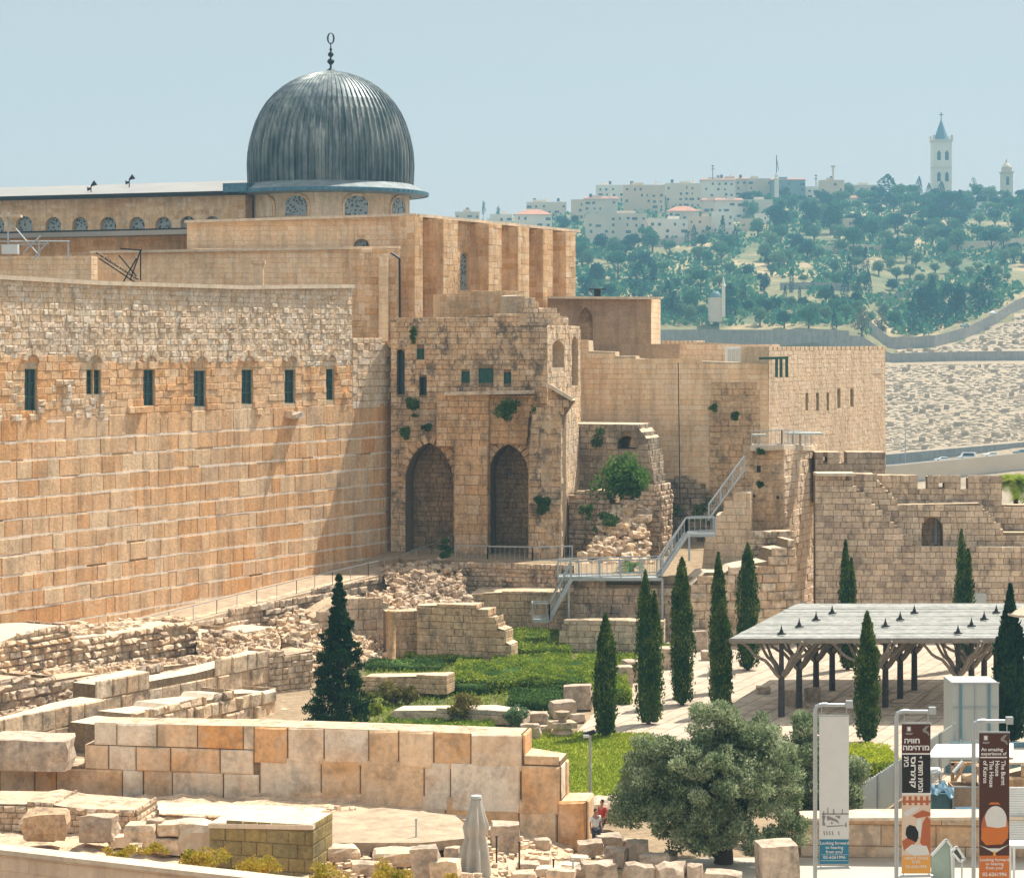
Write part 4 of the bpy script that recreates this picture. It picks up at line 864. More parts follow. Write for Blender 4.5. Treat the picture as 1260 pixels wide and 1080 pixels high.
wall('low_ashlar_course', Pl(128,117.5,338,131), [(128,930),(128,892),(160,884),(162,878),(205,872),(208,866),(262,860),(266,854),(338,851),(338,895)], 2.2, (), 'ruin', 'mort', None, 'lowest broken course of ashlar just above the front block wall, left of the conifer', 'wall', ch=.75, bl=(.5,1.3), prot=(.03,.3), cham=.08, jit=.06, seed=141)
# ---------------------------------------------------------------- front wall of great blocks
FB = Pl(0,100,722,95.5)
fo = [(-60,1040),(-60,943),(93,942),(104,942),(104,916),(116,914),(116,890),(315,893),(500,899),(640,904),(645,929),(689,936),(691,985),(722,985),(722,1050)]
rows = [([(-60,1040),(-60,984),(320,986),(722,987),(722,1050)],2), ([(-60,984),(-60,943),(320,946),(688,940),(690,986),(320,986)],1.5),
        ([(104,944),(104,916),(313,919),(313,946)],1.3), ([(116,917),(116,890),(313,892),(313,919)],1.3), ([(315,946),(315,893),(640,904),(645,929),(688,936),(688,941)],1.6)]
fwl = empty('block_wall', (GX(360,98),98,0), 'long front wall of huge cream and orange ashlar blocks, stepped at its right end', 'wall')
mb = MB(); slab(mb, FB, [FB.uz(*p) for p in fo], (), 1.8, 1, top=2)
u_ = lambda L: [FB.uz(*p) for p in L]
blocks(mb, FB, u_([(-60,1045),(-60,984),(320,991),(320,1052)]), (), ch=1.9, bl=(1.6,3.4), prot=(.06,.16), cham=.07, jit=.04, gap=.03, seed=211)
blocks(mb, FB, u_([(320,1050),(320,990),(722,985),(722,1050)]), (), ch=2.4, bl=(1.6,3.4), prot=(.06,.16), cham=.07, jit=.04, gap=.03, seed=201, ends=1.8)
blocks(mb, FB, u_([(-60,984),(-60,942),(320,952),(320,991)]), (), ch=1.8, bl=(.9,3.), prot=(.03,.16), cham=.07, jit=.04, gap=.03, seed=202)
blocks(mb, FB, u_([(320,989),(320,938),(689,942),(690,985)]), (), ch=1.9, bl=(1.,3.), prot=(.03,.16), cham=.07, jit=.04, gap=.03, seed=203, ends=1.8)
blocks(mb, FB, u_([(104,946),(104,916),(313,922),(313,952)]), (), ch=1.2, bl=(1.,2.2), prot=(.03,.16), cham=.07, jit=.04, gap=.03, seed=204)
blocks(mb, FB, u_([(116,916),(116,890),(313,893),(313,922)]), (), ch=1.2, bl=(1.,2.4), prot=(.03,.16), cham=.07, jit=.04, gap=.03, seed=209)
blocks(mb, FB, u_([(313,938),(313,893),(640,904),(645,941.5)]), (), ch=1.6, bl=(1.2,2.1), prot=(.03,.16), cham=.07, jit=.04, gap=.03, seed=206, ends=1.8)
blocks(mb, FB, u_([(645,940),(645,929),(689,936),(689,940)]), (), ch=.3, bl=(1.2,1.6), prot=(.03,.08), cham=.03, seed=207)
mb.build('ashlar_blocks', [M['front'], M['mort'], M['ruin']], fwl)
rock(40,943,99,96,38,2.2,'big pale leaning slab lying on the left end of the front block wall',5,.12,.02,'rock','fallen_slab','slab',rough=.06)
rock(-22,943,99.5,50,34,2,'pale slab cut by the left edge on top of the front block wall',6,.1,.0,'rock','fallen_slab','slab')
# ---------------------------------------------------------------- foreground ruins
mb = MB(); vs = []; xs_ = [-60+ i*15 for i in range(52)]; yy = [74,78,82,85,88,90,92,94,96,98]
for Y in yy:
    for px in xs_:
        z = tab(px, [(400,1.75),(560,1.4),(640,.7),(700,.1),(720,-.1)]); z += .22*noise.fractal(Vector((GX(px,Y)*.9, Y*.9, 2)), 1, 2, 4)
        vs.append((GX(px,Y), Y, z))
n = len(xs_); mb.add(vs, [(i*n+j, i*n+j+1, (i+1)*n+j+1, (i+1)*n+j) for i in range(len(yy)-1) for j in range(n-1)])
tag(mb.build('excavated_ground', M['ruin']), kind='structure')
wall('low_ruin_wall', Pl(-20,91,180,90), [(-40,1050),(-40,988),(30,989),(48,986),(78,992),(130,996),(168,1000),(170,1050)], 2.6, (), 'ruinD', 'mort', None, 'low dark rubble wall with pale top at the bottom left', 'wall', ch=.3, bl=(.25,.6), prot=(.03,.16), cham=.07, jit=.05, chj=.3, seed=210)
wall('low_ruin_wall', Pl(165,93,400,92), [(160,1050),(165,1000),(240,1001),(320,1004),(400,1008),(400,1050)], 2.2, (), 'ruin', 'mort', None, 'low pale flagged ledge behind the stained block pier', 'ledge', ch=.3, bl=(.5,1.4), prot=(.03,.3), cham=.07, jit=.05, chj=.3, seed=211)
wall('block_pier', Pl(258,84,384,83), [(258,1100),(258,1012),(384,1014),(384,1100)], 2.2, (), 'olive_block', 'mort', None, 'low square pier of olive stained blocks behind the front parapet', 'pier', ch=.5, bl=(.5,1.), prot=(.02,.06), cham=.04, seed=212)
mb = MB(); mb.poly([P(256,1013,83.9),P(385,1015,82.9),P(404,1004,85.2),P(275,1002,86.2)], .16); OFF['block_pier'] = bpy.data.objects['block_pier'].location.copy(); mb.build('top_slab', M['cap'], bpy.data.objects['block_pier'])
mb = MB(); pts = [P(403,1040,86),P(520,1043,86),P(590,1030,87),P(560,1012,91),P(470,1008,92.5),P(402,1012,91.5)]; mb.poly([(p.x,p.y,2.35) for p in pts], .35); tag(mb.build('stone_floor', M['street']), kind='structure')
mb = MB(); a_, b_ = P(-60,1038,75.6), P(470,1104,69); d_ = (b_-a_).normalized(); nn = Vector((d_.y,-d_.x,0))
pp = Pl(-60,75.6,470,69)
o_ = [(-60,1300),(-60,1040),(470,1100),(470,1300)]
slab(mb, pp, [pp.uz(*p) for p in o_], (), .5, 0); 
blocks(mb, pp, [pp.uz(*p) for p in [(-60,1300),(-60,1046),(470,1106),(470,1300)]], (), ch=.42, bl=(1.2,2.), prot=(.005,.02), cham=.01, seed=213)
pw_ = mb.build('parapet_wall', M['parapet']); tag(pw_, 'smooth cream parapet wall with pale coping across the bottom left corner', 'wall')
mb = MB(); u0,z0 = pp.uz(-60,1040); u1,z1 = pp.uz(470,1100)
mb.bar(pp.pt(u0,z0+.02,-.2), pp.pt(u1,z1+.02,-.2), .75, .14); mb.build('coping', M['cap'], pw_)
# ================================================================ VEGETATION
def prof_r(t, T): return tab(t, T)
CYP = [(0,.55),(.04,.8),(.15,.95),(.35,1.),(.6,.9),(.78,.66),(.9,.38),(.97,.15),(1,.02)]
def cypress(px, yt, yb, w, seed, label, group='cypresses standing in the excavated plaza', Y=None, z=0., n=5200, mat='lf_cyp', twin=False, T=CYP, ls=.2, name='cypress', Ht=None):
    Y = Y or GY(yb, z); k = Y/F; H = Ht or (yb-yt)*k; W = w*k/2
    root = empty(name, (GX(px,Y), Y, z), label, 'tree', group)
    rg = np.random.default_rng(seed); tips = [(0,0,H,W)]
    if twin: tips = [(-W*.25,0,H,W*.78),(W*.45,.1,H*.86,W*.66)]
    Cs = []; Ds = []; cv = []; cf = []
    for tx, ty, h, ww in tips:
        m = int(n/len(tips)); t = rg.uniform(0.01, 1, m)**.9; a = rg.uniform(0, 2*np.pi, m)
        r = np.array([prof_r(x, T)*(1+.42*noise.noise(Vector((math.cos(q)*1.3+seed*5, math.sin(q)*1.3, x*h*.9)))) for x, q in zip(t, a)])*ww*(1+.05*np.sin(t*40+a*3))
        rr = r*np.where(rg.uniform(size=m) < .06, rg.uniform(1.05, 1.28, m), rg.uniform(.74, 1.06, m))
        Cs.append(np.stack([tx+rr*np.cos(a), ty+rr*np.sin(a), t*h+.1], 1)); Ds.append(np.stack([.35*np.cos(a), .35*np.sin(a), np.ones(m)], 1))
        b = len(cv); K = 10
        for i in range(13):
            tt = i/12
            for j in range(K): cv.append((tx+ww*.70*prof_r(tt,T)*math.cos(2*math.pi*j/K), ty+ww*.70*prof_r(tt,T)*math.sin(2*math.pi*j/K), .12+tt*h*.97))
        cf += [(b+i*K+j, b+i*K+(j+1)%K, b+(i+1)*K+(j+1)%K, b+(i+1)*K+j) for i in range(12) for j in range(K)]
    V = leaves(np.vstack(Cs), ls, rg, 0, .42, np.vstack(Ds))
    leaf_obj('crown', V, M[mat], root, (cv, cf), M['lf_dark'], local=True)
    mb = MB(); mb.tube([(0,0,-.05),(0,0,.5)], [.14,.1], 8); mb.build('trunk', M['bark'], root, local=True)
    return root
cypress(745,758,906,27,1,'shortest slim cypress at the edge of the lawn, leftmost in the plaza')
cypress(798,704,891,32,2,'tall dense cypress, second from the left in the plaza, right of the lawn',twin=True)
cypress(839,688,867,28,3,'tall slim cypress between the steel walkway and the pergola, third from the left')
cypress(888,740,880,27,4,'cypress rising directly behind the top of the big olive tree')
cypress(884,682,852,20,5,'slender cypress half hidden behind another, left of the pergola corner')
cypress(920,670,824,27,6,'cypress standing just behind the left corner of the pergola')
cypress(1043,666,824,22,7,'twin topped cypress against the rampart, behind the middle of the pergola roof',twin=True)
cypress(1186,653,824,24,8,'twin topped cypress against the rampart, behind the right part of the pergola roof',twin=True)
cypress(1067,755,913,28,9,'cypress standing in front of the pergola')
cypress(1243,722,912,38,10,'bulky dark pointed conifer at the right edge beside the pergola','dark conifers near the pergola',mat='lf_dark',T=[(0,.7),(.2,1.),(.5,.95),(.68,.75),(.8,.42),(.9,.2),(1,.03)],ls=.28,n=7000)
# dark conifer left of centre
def conifer(px, yt, yb, w, Y, z, seed, label):
    k = Y/F; H = (yb-yt)*k; W = w*k/2; root = empty('conifer', (GX(px,Y), Y, z), label, 'tree'); rg = np.random.default_rng(seed)
    cs = []
    for i in range(360):
        t = 1-rg.uniform(0, 1)**.62 if False else rg.uniform(.04, 1)**1.0
        R_ = W*1.2*(1-t)**1.0*(.6+.6*rg.uniform())+.05; a = rg.uniform(0, 6.283); q = rg.uniform(.15, 1)**.5
        cs.append((R_*q*math.cos(a), R_*q*math.sin(a), t*H-.25*R_*q))
    cs = np.array(cs); m_ = 110; d = rg.normal(size=(len(cs)*m_, 3)); d /= np.linalg.norm(d, axis=1)[:, None]; sp_ = np.repeat(.10+.42*(1-cs[:,2]/H), m_)*rg.uniform(.3,1.05,len(d)); C = np.repeat(cs, m_, 0)+d*sp_[:,None]*np.array([1,1,.7]); V = leaves(C, .19, rg, 0, .34, d*.5+np.array([0,0,.6]))
    leaf_obj('crown', V, M['lf_dark'], root, local=True)
    mb = MB(); mb.tube([(0,0,-.1),(0,0,H*.5),(0,0,H*.97)], [.2,.11,.02], 8)
    for i in range(26):
        t = .05+.9*i/26; a = i*2.4; R_ = W*(1-t)**.72*.9; mb.tube([(0,0,t*H),(R_*math.cos(a),R_*math.sin(a),t*H-.1)], [.05,.015], 5)
    mb.build('trunk', M['bark'], root, local=True)
conifer(417,702,922,96,117.5,0,11,'dark blue green conifer rising behind the front block wall')
# olives
def olive(px, py, Y, z0, lobes, seed, label, per=900, ls=.15, mat='lf_olive', spread=.62, trunk=True, cat='tree', name='olive_tree'):
    """lobes: (dx,dy,dz,r) metres round the trunk foot"""
    root = empty(name, (GX(px,Y), Y, z0), label, cat); rg = np.random.default_rng(seed); cs = []
    for dx, dy, dz, r in lobes:
        m = max(6, int(16*r*r)); d = rg.normal(size=(m,3)); d /= np.linalg.norm(d, axis=1)[:,None]; q = rg.uniform(.45, 1.0, m)[:,None]
        cs.append(np.array([dx,dy,dz])+d*q*r*np.array([1,1,.85]))
    cs = np.vstack(cs); C, d = clumps(rg, cs, per, spread)
    V = leaves(C, ls, rg, 0, .38, d*.4+np.array([0,0,.35])); leaf_obj('crown', V, M[mat], root, local=True)
    if trunk:
        mb = MB(); rr = random.Random(seed)
        big = sorted(lobes, key=lambda l: -l[3])[:9]
        mb.tube([(0,0,-.1),(.05,0,.5),(.0,0,1.1)], [.42,.34,.3], 10)
        for i, (dx, dy, dz, r) in enumerate(big):
            b = rr.uniform(.25,.9); mb.tube([(rr.uniform(-.15,.15),0,b),(dx*.4,dy*.4,b+(dz-b)*.35),(dx*.85,dy*.85,dz)], [.19,.12,.04], 7)
        mb.build('trunk', M['bark'], root, local=True)
    return root
k = 93/F
L = lambda px, py, r, dy=0.: ((px-890)*k, dy, (1068-py)*k, r*k)
olive(890,1068,93,-.05,[L(870,965,66),L(782,965,24,.2),L(775,1000,24,-.3),L(960,940,26),L(965,1020,24,-.6),L(845,1035,24,-.6),L(915,950,60,.4),L(830,990,50,.3),L(800,985,38),L(795,930,26,.6),L(835,940,36,-.4),L(835,1005,34,-.9),L(880,905,40,.5),L(880,960,46,-.9),L(930,910,36,.3),L(935,960,44,-.5),L(925,1015,34,-1.),L(880,1020,30,-1.2),L(960,985,26,.4),L(900,940,50,1.2),L(850,960,44,1.4),L(780,1005,22,-.3),L(890,885,22)],31,'big spreading grey green olive tree with dark forked trunk, bottom centre right',per=250,ls=.16,spread=.42)
k = 97/F
L = lambda px, py, r, dy=0.: ((px-1005)*k, dy, (1045-py)*k, r*k)
olive(1010,1045,97,0,[L(1000,975,46,.2),L(985,935,28),L(1000,970,30,-.4),L(985,1010,26,-.3),L(1030,990,28,-.2),L(1045,960,16),L(965,960,24,.6),L(1025,1025,20,-.4),L(985,905,14)],32,'smaller olive tree half hidden behind the big one and the white banner',per=420,ls=.17,spread=.5)
def shrub(px, py, w, h, Y, label, seed, mat='lf_deep', group=None, per=110, ls=.16, z=None, d=None, name='shrub', cat='shrub', n=None, up=.4):
    """bush whose base centre shows at px,py; w,h in pixels"""
    k = Y/F; p = P(px, py, Y) if z is None else Vector((GX(px,Y),Y,z)); W, H = w*k, h*k; d = d or W*.7
    rg = np.random.default_rng(seed); m = n or int(max(10, min(90, W*d*4+H*W*6))); q = rg.normal(size=(m,3)); q /= np.linalg.norm(q, axis=1)[:,None]; q *= rg.uniform(.3,1,m)[:,None]*np.array([1+1.5*noise.noise(Vector((a*1.6+seed, b*1.6, c_*1.6))) for a,b,c_ in q])[:,None]
    cs = np.stack([q[:,0]*W*.42, q[:,1]*d*.42, H*.5+q[:,2]*H*.38], 1)
    C, dd = clumps(rg, cs, per, min(W,H)*.22+.05); C[:,2] = np.maximum(C[:,2], .01)
    V = leaves(C, ls, rg, 0, .5, dd*.3+np.array([0,0,up])); return tag(leaf_obj(name, V, M[mat], None, origin=tuple(p)) if False else _lo(name, V, mat, p), label, cat, group)
def _lo(name, V, mat, p):
    o = leaf_obj(name, V, M[mat], None, local=True); o.location = p; return o
def hedge(px0, px1, Y0, Y1, h, label, seed, mat='lf_hedge', dens=90, ls=.17, z=0., name='hedge', group='clipped hedges in the excavated garden', lump=.35, kind=None):
    """low clipped hedge filling a ground patch; px bounds measured at its middle"""
    Ym = (Y0+Y1)/2; x0, x1 = GX(px0,Ym), GX(px1,Ym); W, D = x1-x0, Y1-Y0; rg = np.random.default_rng(seed)
    f = lambda x, y: h*(1-lump*.5+lump*noise.noise(Vector((x*.6+seed, y*.45, .3))))*min(1, 3.*min(x-x0+.15, x1-x+.15)/max(h,.2)+.3)
    nt_ = int(W*D*dens); X_ = rg.uniform(x0,x1,nt_); Y_ = rg.uniform(Y0,Y1,nt_)
    Z_ = np.array([f(a,b) for a,b in zip(X_,Y_)])+rg.uniform(-.1,.05,nt_)
    nf = int(W*h*dens*1.3); Xf = rg.uniform(x0,x1,nf); Yf = Y0+rg.uniform(-.08,.1,nf); Zf = np.array([f(a,Y0)*b for a,b in zip(Xf, rg.uniform(0,1,nf))])
    ns = int(D*h*dens*1.3); Ys = rg.uniform(Y0,Y1,ns); side = rg.integers(0,2,ns); Xs = np.where(side,x1,x0)+rg.uniform(-.1,.1,ns); Zs = np.array([f((x0+x1)/2,b)*c for b,c in zip(Ys, rg.uniform(0,1,ns))])
    C = np.stack([np.concatenate([X_,Xf,Xs]), np.concatenate([Y_,Yf,Ys]), np.concatenate([Z_,Zf,Zs])+z],1)-np.array([(x0+x1)/2,Ym,z])
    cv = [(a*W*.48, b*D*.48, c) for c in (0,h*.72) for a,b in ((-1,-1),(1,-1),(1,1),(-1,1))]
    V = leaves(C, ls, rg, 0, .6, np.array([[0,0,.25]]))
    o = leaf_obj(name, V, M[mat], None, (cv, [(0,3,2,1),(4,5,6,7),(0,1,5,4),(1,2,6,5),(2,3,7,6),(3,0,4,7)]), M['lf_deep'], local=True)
    o.location = ((x0+x1)/2, Ym, z)
    return tag(o, label, name, group)
hedge(470,606,121,126.5,.5,'bright green low hedge directly behind the front block wall',41,'lf_hedge',ls=.2)
hedge(560,742,137.5,146,1.15,'broad green hedge mass in the middle of the garden with dark front',42)
hedge(628,690,130.5,135,.95,'dark green clipped hedge left of the pale stone blocks',43,'lf_deep')
hedge(590,636,126.5,129.5,.75,'small dark green hedge right of the long stone slab',44,'lf_deep')
hedge(452,545,147,150,.5,'thin dark hedge strip below the slim orange column',45,'lf_deep')
hedge(500,600,150.5,155,.55,'pale green hedge strip in front of the orange ruined wall',46)
hedge(606,700,147,151,.7,'lime green hedge strip in the centre of the upper garden',47)
hedge(628,700,154,165,.6,'green hedge patch below the steel stairs',48)
hedge(712,783,145.5,151,.7,'green hedge strip in front of the low grey garden wall',49)
hedge(722,772,133.5,142,.95,'bright hedge block behind the leftmost cypress',50)
hedge(545,600,137,139,.9,'very dark hedge front between the dry shrubs and the green mass',51,'lf_deep')
hedge(803,832,152,157,.8,'small green hedge between two cypresses',52)
hedge(455,530,136,140.5,.4,'brown green dry hedge beside the low brick bed wall',53,'lf_dry')
hedge(1047,1100,111,116,.88,'bright yellow green clipped hedge behind the brown banner','54'.__len__()+52,'lf_lime',dens=170,ls=.13,group=None,lump=.05)
shrub(486,867,64,26,133.5,'brownish dry shrub patch right of the dark conifer',61,'lf_dry',ls=.2)
shrub(567,888,36,34,126,'loose olive green shrub standing on the end of the stone slab',62,'lf_dry')
shrub(632,898,34,30,125,'feathery grey green bush at the right end of the front bed',63,'lf_faro')
shrub(1057,950,19,20,109.5,'small round black green bush in front of the yellow green hedge',64,'lf_dark',ls=.1,per=260)
shrub(462,885,30,22,123,'low green shrub beside the foot of the dark conifer',65,'lf_hedge')
shrub(770,618,60,54,176,'leafy green fig bush growing on the rubble wall',66,'lf_fig',ls=.34,per=60,name='fig_bush',d=2.6)
shrub(750,656,30,26,173.5,'dark small bush below the fig bush on the rubble wall',67,'lf_deep',ls=.25)
shrub(622,520,26,34,174.5,'dark green caper bush hanging over the right arch',68,'lf_deep',ls=.22,per=80,z=None)
shrub(661,524,16,28,174.3,'dark plant tuft hanging beside the raking buttress top',69,'lf_deep',ls=.2)
shrub(668,634,22,26,172.5,'small grey bush growing out of the raking buttress face',70,'lf_deep',ls=.2)
shrub(508,512,18,28,177.6,'dark plant hanging below the small dark window of the arch house',71,'lf_deep',ls=.2)
shrub(498,540,13,16,177.6,'small dark plant tuft left of the left arch',72,'lf_deep',ls=.2)
shrub(526,532,16,12,177.4,'small dark plant tuft just above the left arch',73,'lf_deep',ls=.2)
shrub(508,422,8,20,177.6,'dark weed growing beside the upper green shutter',74,'lf_deep',ls=.18)
shrub(548,696,14,36,171,'wispy dark shrub on the scree at the end of the long railing',75,'lf_deep',ls=.2)
# black moss/weeds on ruined walls
for i,(x,y,w,h,Y,l) in enumerate(((735,556,22,30,183,'dark caper weeds on the left of the vault stump'),(760,548,12,14,183,'dark weed tuft by the opening of the vault stump'),(905,520,12,18,186,'dark weed in the crack of the old stone patch'),(878,508,10,12,186,'small weed at the edge of the old stone patch'),(825,640,34,30,185.5,'dark ivy mass low on the plain pale wall'),(865,650,34,46,185.5,'dark ivy beside the diagonal stair railing'),(722,640,16,26,173,'dark weeds at the left of the rubble wall'),(936,600,10,9,165,'small weed on the square tower front'),(936,560,14,7,165,'grassy tuft along the rim of the square tower'))):
    shrub(x,y,w,h,Y,l,80+i,'lf_deep',ls=.22,n=9,group='weeds growing from the ruined walls',per=45)
# grass and ground cover
rg = np.random.default_rng(5)
def scatter(name, poly, n, ls, mat, z=0., hgt=.1, up=.8, kind='stuff', bump=0.):
    xs = [p[0] for p in poly]; ys_ = [p[1] for p in poly]; C = []
    pp_ = [(a,b) for a,b in poly]
    while len(C) < n:
        x, y = rg.uniform(min(xs),max(xs)), rg.uniform(min(ys_),max(ys_))
        if any(a <= x < b for a,b in inters(pp_, y)): C.append((x,y,z+rg.uniform(0,hgt)+bump*noise.noise(Vector((x*.3,y*.3,1)))))
    V = leaves(np.array(C), ls, rg, 0, .35, np.array([[0,0,up]])); o = leaf_obj(name, V, M[mat], None, local=True); return tag(o, kind=kind)
m, n_, b, out = newmat('lawn_green'); M['lawn'] = m; g_ = nd(n_,'NewGeometry'); t = noiz(n_, g_.outputs['Position'], .5, 6, .75)
r = ramp(n_, [(.25,(.12,.16,.015)),(.5,(.20,.25,.02)),(.75,(.32,.33,.05))]); n_.links.new(t.outputs[0], r.inputs[0]); n_.links.new(r.outputs[0], b.inputs['Base Color']); b.inputs['Roughness'].default_value = 1
M['lf_lawn'] = leafmat('lawn_blade', [(.10,.15,.012),(.20,.26,.02),(.33,.36,.04),(.42,.40,.08)], .3, .35)
lp = [(GX(640,124.5),124.5),(GX(800,123.5),123.5),(GX(850,112),112),(GX(800,101.5),101.5),(GX(724,100.5),100.5),(GX(640,102),102)]
mb = MB(); mb.poly([(x,y,.04) for x,y in lp], .1); tag(mb.build('lawn', M['lawn']), kind='structure')
scatter('lawn_grass', lp, 26000, .15, 'lf_lawn', .04, .08)
gp = [(GX(430,128),121),(GX(470,121),121),(GX(610,121.5),121.5),(GX(640,125),125),(GX(720,133),133),(GX(790,146),146),(GX(815,155),155),(GX(705,167),167),(GX(580,167),167),(GX(455,150),150)]
mb = MB()
for yy_ in np.arange(120.5, 167, 1.5):
    for a_, b_ in inters([(x,y) for x,y in gp], yy_+.7): mb.add([(a_-1.2,yy_,.02),(b_,yy_,.02),(b_,yy_+1.5,.02),(a_-1.2,yy_+1.5,.02)], [(0,1,2,3)])
M['gardensoil'] = stone('garden_soil', [(.16,.15,.07)], stain=(.08,.11,.03), stain_amt=.8, stain_scale=.5, mott=.35); tag(mb.build('garden_soil', M['gardensoil']), kind='structure')
scatter('ground_cover', gp, 16000, .26, 'lf_hedge', .02, .22, .5)
# weeds behind the parapet
for i,(x,y,w,h,l) in enumerate(((150,1062,52,22,'low yellow weeds behind the cream parapet, leftmost patch'),(243,1074,84,32,'bright yellow orange weed patch behind the parapet, left of the stained pier'),(322,1080,70,30,'yellow green weeds in front of the stained block pier'),(398,1092,60,30,'yellow weeds at the right foot of the stained block pier'),(478,1096,80,34,'yellow green weeds left of the closed parasol'),(558,1092,26,18,'small yellow weed tuft beside the closed parasol'),(188,1052,28,18,'sprig of yellow flowers below the pale tumbled stones'))):
    shrub(x,y,w,h,79.5 if x < 380 else 78.5,l,100+i,'lf_yel',ls=.1,per=90,group='yellow weeds along the parapet',name='weeds',cat='weeds',d=1.6)
# palms
def palm(px, py, Y, z0, R_, nf, seed, label, H=0.5):
    root = empty('palm', (GX(px,Y), Y, z0), label, 'palm'); rg = random.Random(seed); mb = MB(); mt = MB()
    for i in range(nf):
        a = rg.uniform(0,6.28); el = rg.uniform(.1,1.3); L_ = R_*rg.uniform(.8,1.1); pts = []
        for s in range(9):
            t = s/8; pts.append(Vector((math.cos(a)*L_*t*math.cos(el*(1-.3*t)), math.sin(a)*L_*t*math.cos(el*(1-.3*t)), H+L_*(math.sin(el)*t-.75*t*t))))
        for p, q in zip(pts, pts[1:]):
            d = (q-p); sd = d.cross(Vector((0,0,1))).normalized() if d.cross(Vector((0,0,1))).length > 1e-4 else Vector((1,0,0))
            for f in (0,.5):
                c = p+d*f
                for s in (-1,1):
                    e = c+sd*s*L_*.26+d*.9-Vector((0,0,L_*.06)); w = d*.16; mb.add([tuple(c-w),tuple(c+w),tuple(e)], [(0,1,2)])
    mt.tube([(0,0,-.1),(0,0,H)], [.22,.18], 8)
    mb.build('fronds', M['lf_hedge'] if seed == 1 else M['lf_fig'], root, local=True); mt.build('trunk', M['bark'], root, local=True)
palm(777,712,163,4.75,1.3,34,2,'small bushy palm growing behind the steel walkway',.3)
palm(1250,600,174,0,2.3,80,1,'bright green palm crown showing over the gap in the rampart at the right edge',10.3)
# ================================================================ PERGOLA
pg = empty('pergola', (20,130,0), 'long pergola with slatted grey timber roof on branching tree shaped posts', 'pergola')
rf = MB(); z = 4.56; fl = Vector((12.07,128,z)); fr = Vector((28.3,128.2,z)); sh = Vector((5.85,17,0)); NS = 44
rgp = random.Random(4)
for i in range(NS):
    t0 = i/NS; t1 = (i+.86)/NS; j = rgp.uniform(-.015,.015)
    a_, b_, c_, d_ = fl+sh*t0, fr+sh*t0, fr+sh*t1, fl+sh*t1
    rf.add([(p.x,p.y,p.z+j) for p in (a_,b_,c_,d_)]+[(p.x,p.y,p.z+j-.07) for p in (a_,b_,c_,d_)], [(0,1,2,3),(7,6,5,4),(0,4,5,1),(1,5,6,2),(2,6,7,3),(3,7,4,0)])
m = stone('slatted_timber_roof', [(.29,.29,.265),(.38,.38,.345),(.33,.33,.30),(.44,.44,.40)], stain=(.24,.24,.22), stain_amt=.5, stain_scale=.4, mott=.35, grain=3); M['slat'] = m
ro = rf.build('roof', m, pg)
mb = MB()
for t in [.0,.12,.2,.33,.45,.55,.67,.8,.9,1.]: mb.bar(fl+sh*t-Vector((0,0,.18)), fr+sh*t-Vector((0,0,.18)), .1, .2)
for q in (0,.17,.34,.5,.66,.83,1.): a_ = fl.lerp(fr,q)-Vector((0,0,.14)); mb.bar(a_, a_+sh, .12, .2)
mb.build('beams', M['timber'], pg)
for c in range(3):
    for r_ in range(4):
        x = 15.07+4.97*c+1.4*r_; y = 129.2+3.27*r_+.15*c
        o = MB(); o.tube([(x,y,0),(x,y,2.4)], [.19,.17], 10); o.tube([(x,y,2.4),(x,y,4.45)], [.15,.12], 10, 0); po = o.build('post', M['post'], pg); OFF[po.name] = OFF[pg.name]
        for kx, ky in ((-1,-.35),(1,.35),(-.5,1),(.5,-1),(-.75,.5),(.75,-.6)):
            o = MB(); L_ = 2.5 if abs(kx) == 1 else 1.9; pts = []
            for s in range(9):
                t = s/8; pts.append((x+kx*L_*t, y+ky*L_*t*.9, 2.15+(2.2*t**.85)+.10*math.sin(t*13+kx*3)))
            o.tube(pts, [.11-.04*s/8 for s in range(9)], 7); o.build('branch', M['timber'], po)
        o = MB(); X_, Y_ = x, y
        o.box((X_,Y_,z+.08),(.55,.12,.06),.5); o.box((X_,Y_,z+.12),(.12,.55,.06),.5); o.lathe([(.17,0),(.12,.12),(.05,.3),(.0,.55)], (X_,Y_,z+.08), 8); o.build('finial', M['teal'] if False else M['black'], pg)
# ================================================================ STONES, RUINS ON THE GROUND
def grock(px, py, w, h, label, **k): return rock(px, py, GY(py), w, h, None, label, **k)
GS = 'loose stones along the garden edge'
grock(712,872,34,30,'big squared pale stone block behind the carved stone stack',rnd=.15,rough=.05,group=GS)
grock(693,882,30,20,'squat pale block left of the carved stone stack',rnd=.15,rough=.05,group=GS)
grock(711,888,18,10,'small cream stone right of the carved stone stack',group=GS)
grock(653,908,24,18,'cream stone at the corner of the lawn behind the block wall end',group=GS)
grock(671,902,14,10,'small round stone beside the lawn corner',group=GS)
grock(662,890,24,14,'low brown stone between the hedges and the lawn',group=GS)
grock(768,845,20,26,'pale upright block behind the leftmost cypress',rnd=.12,rough=.05,group=GS)
grock(780,838,26,26,'pale block between the first two tall cypresses',rnd=.12,rough=.05,group=GS)
grock(815,822,30,26,'pale block right of the tall twin topped cypress',rnd=.12,rough=.05,group=GS)
grock(858,800,26,24,'pale block behind the third tall cypress',rnd=.12,rough=.05,group=GS)
grock(826,806,16,16,'small block seen between the two tallest cypresses',group=GS)
grock(870,812,14,12,'small stone left of the slender hidden cypress',group=GS)
grock(760,855,12,12,'little boulder at the foot of the hedge by the leftmost cypress',group=GS)
st = empty('carved_stone_stack', (GX(692,GY(905)),GY(905),0), 'stack of carved column pieces with a round capital at the lawn edge', 'column')
k = GY(905)/F; p = P(692,905,GY(905)); mb = MB(); mb.lathe([(0,0),(13*k,0),(14*k,4*k),(11*k,8*k),(12*k,11*k),(0,11*k)], tuple(p), 12); mb.build('base', M['rock'], st)
mb = MB(); mb.box((p.x,p.y,p.z+14*k),(30*k,26*k,7*k),.3); mb.build('slab', M['rock'], st)
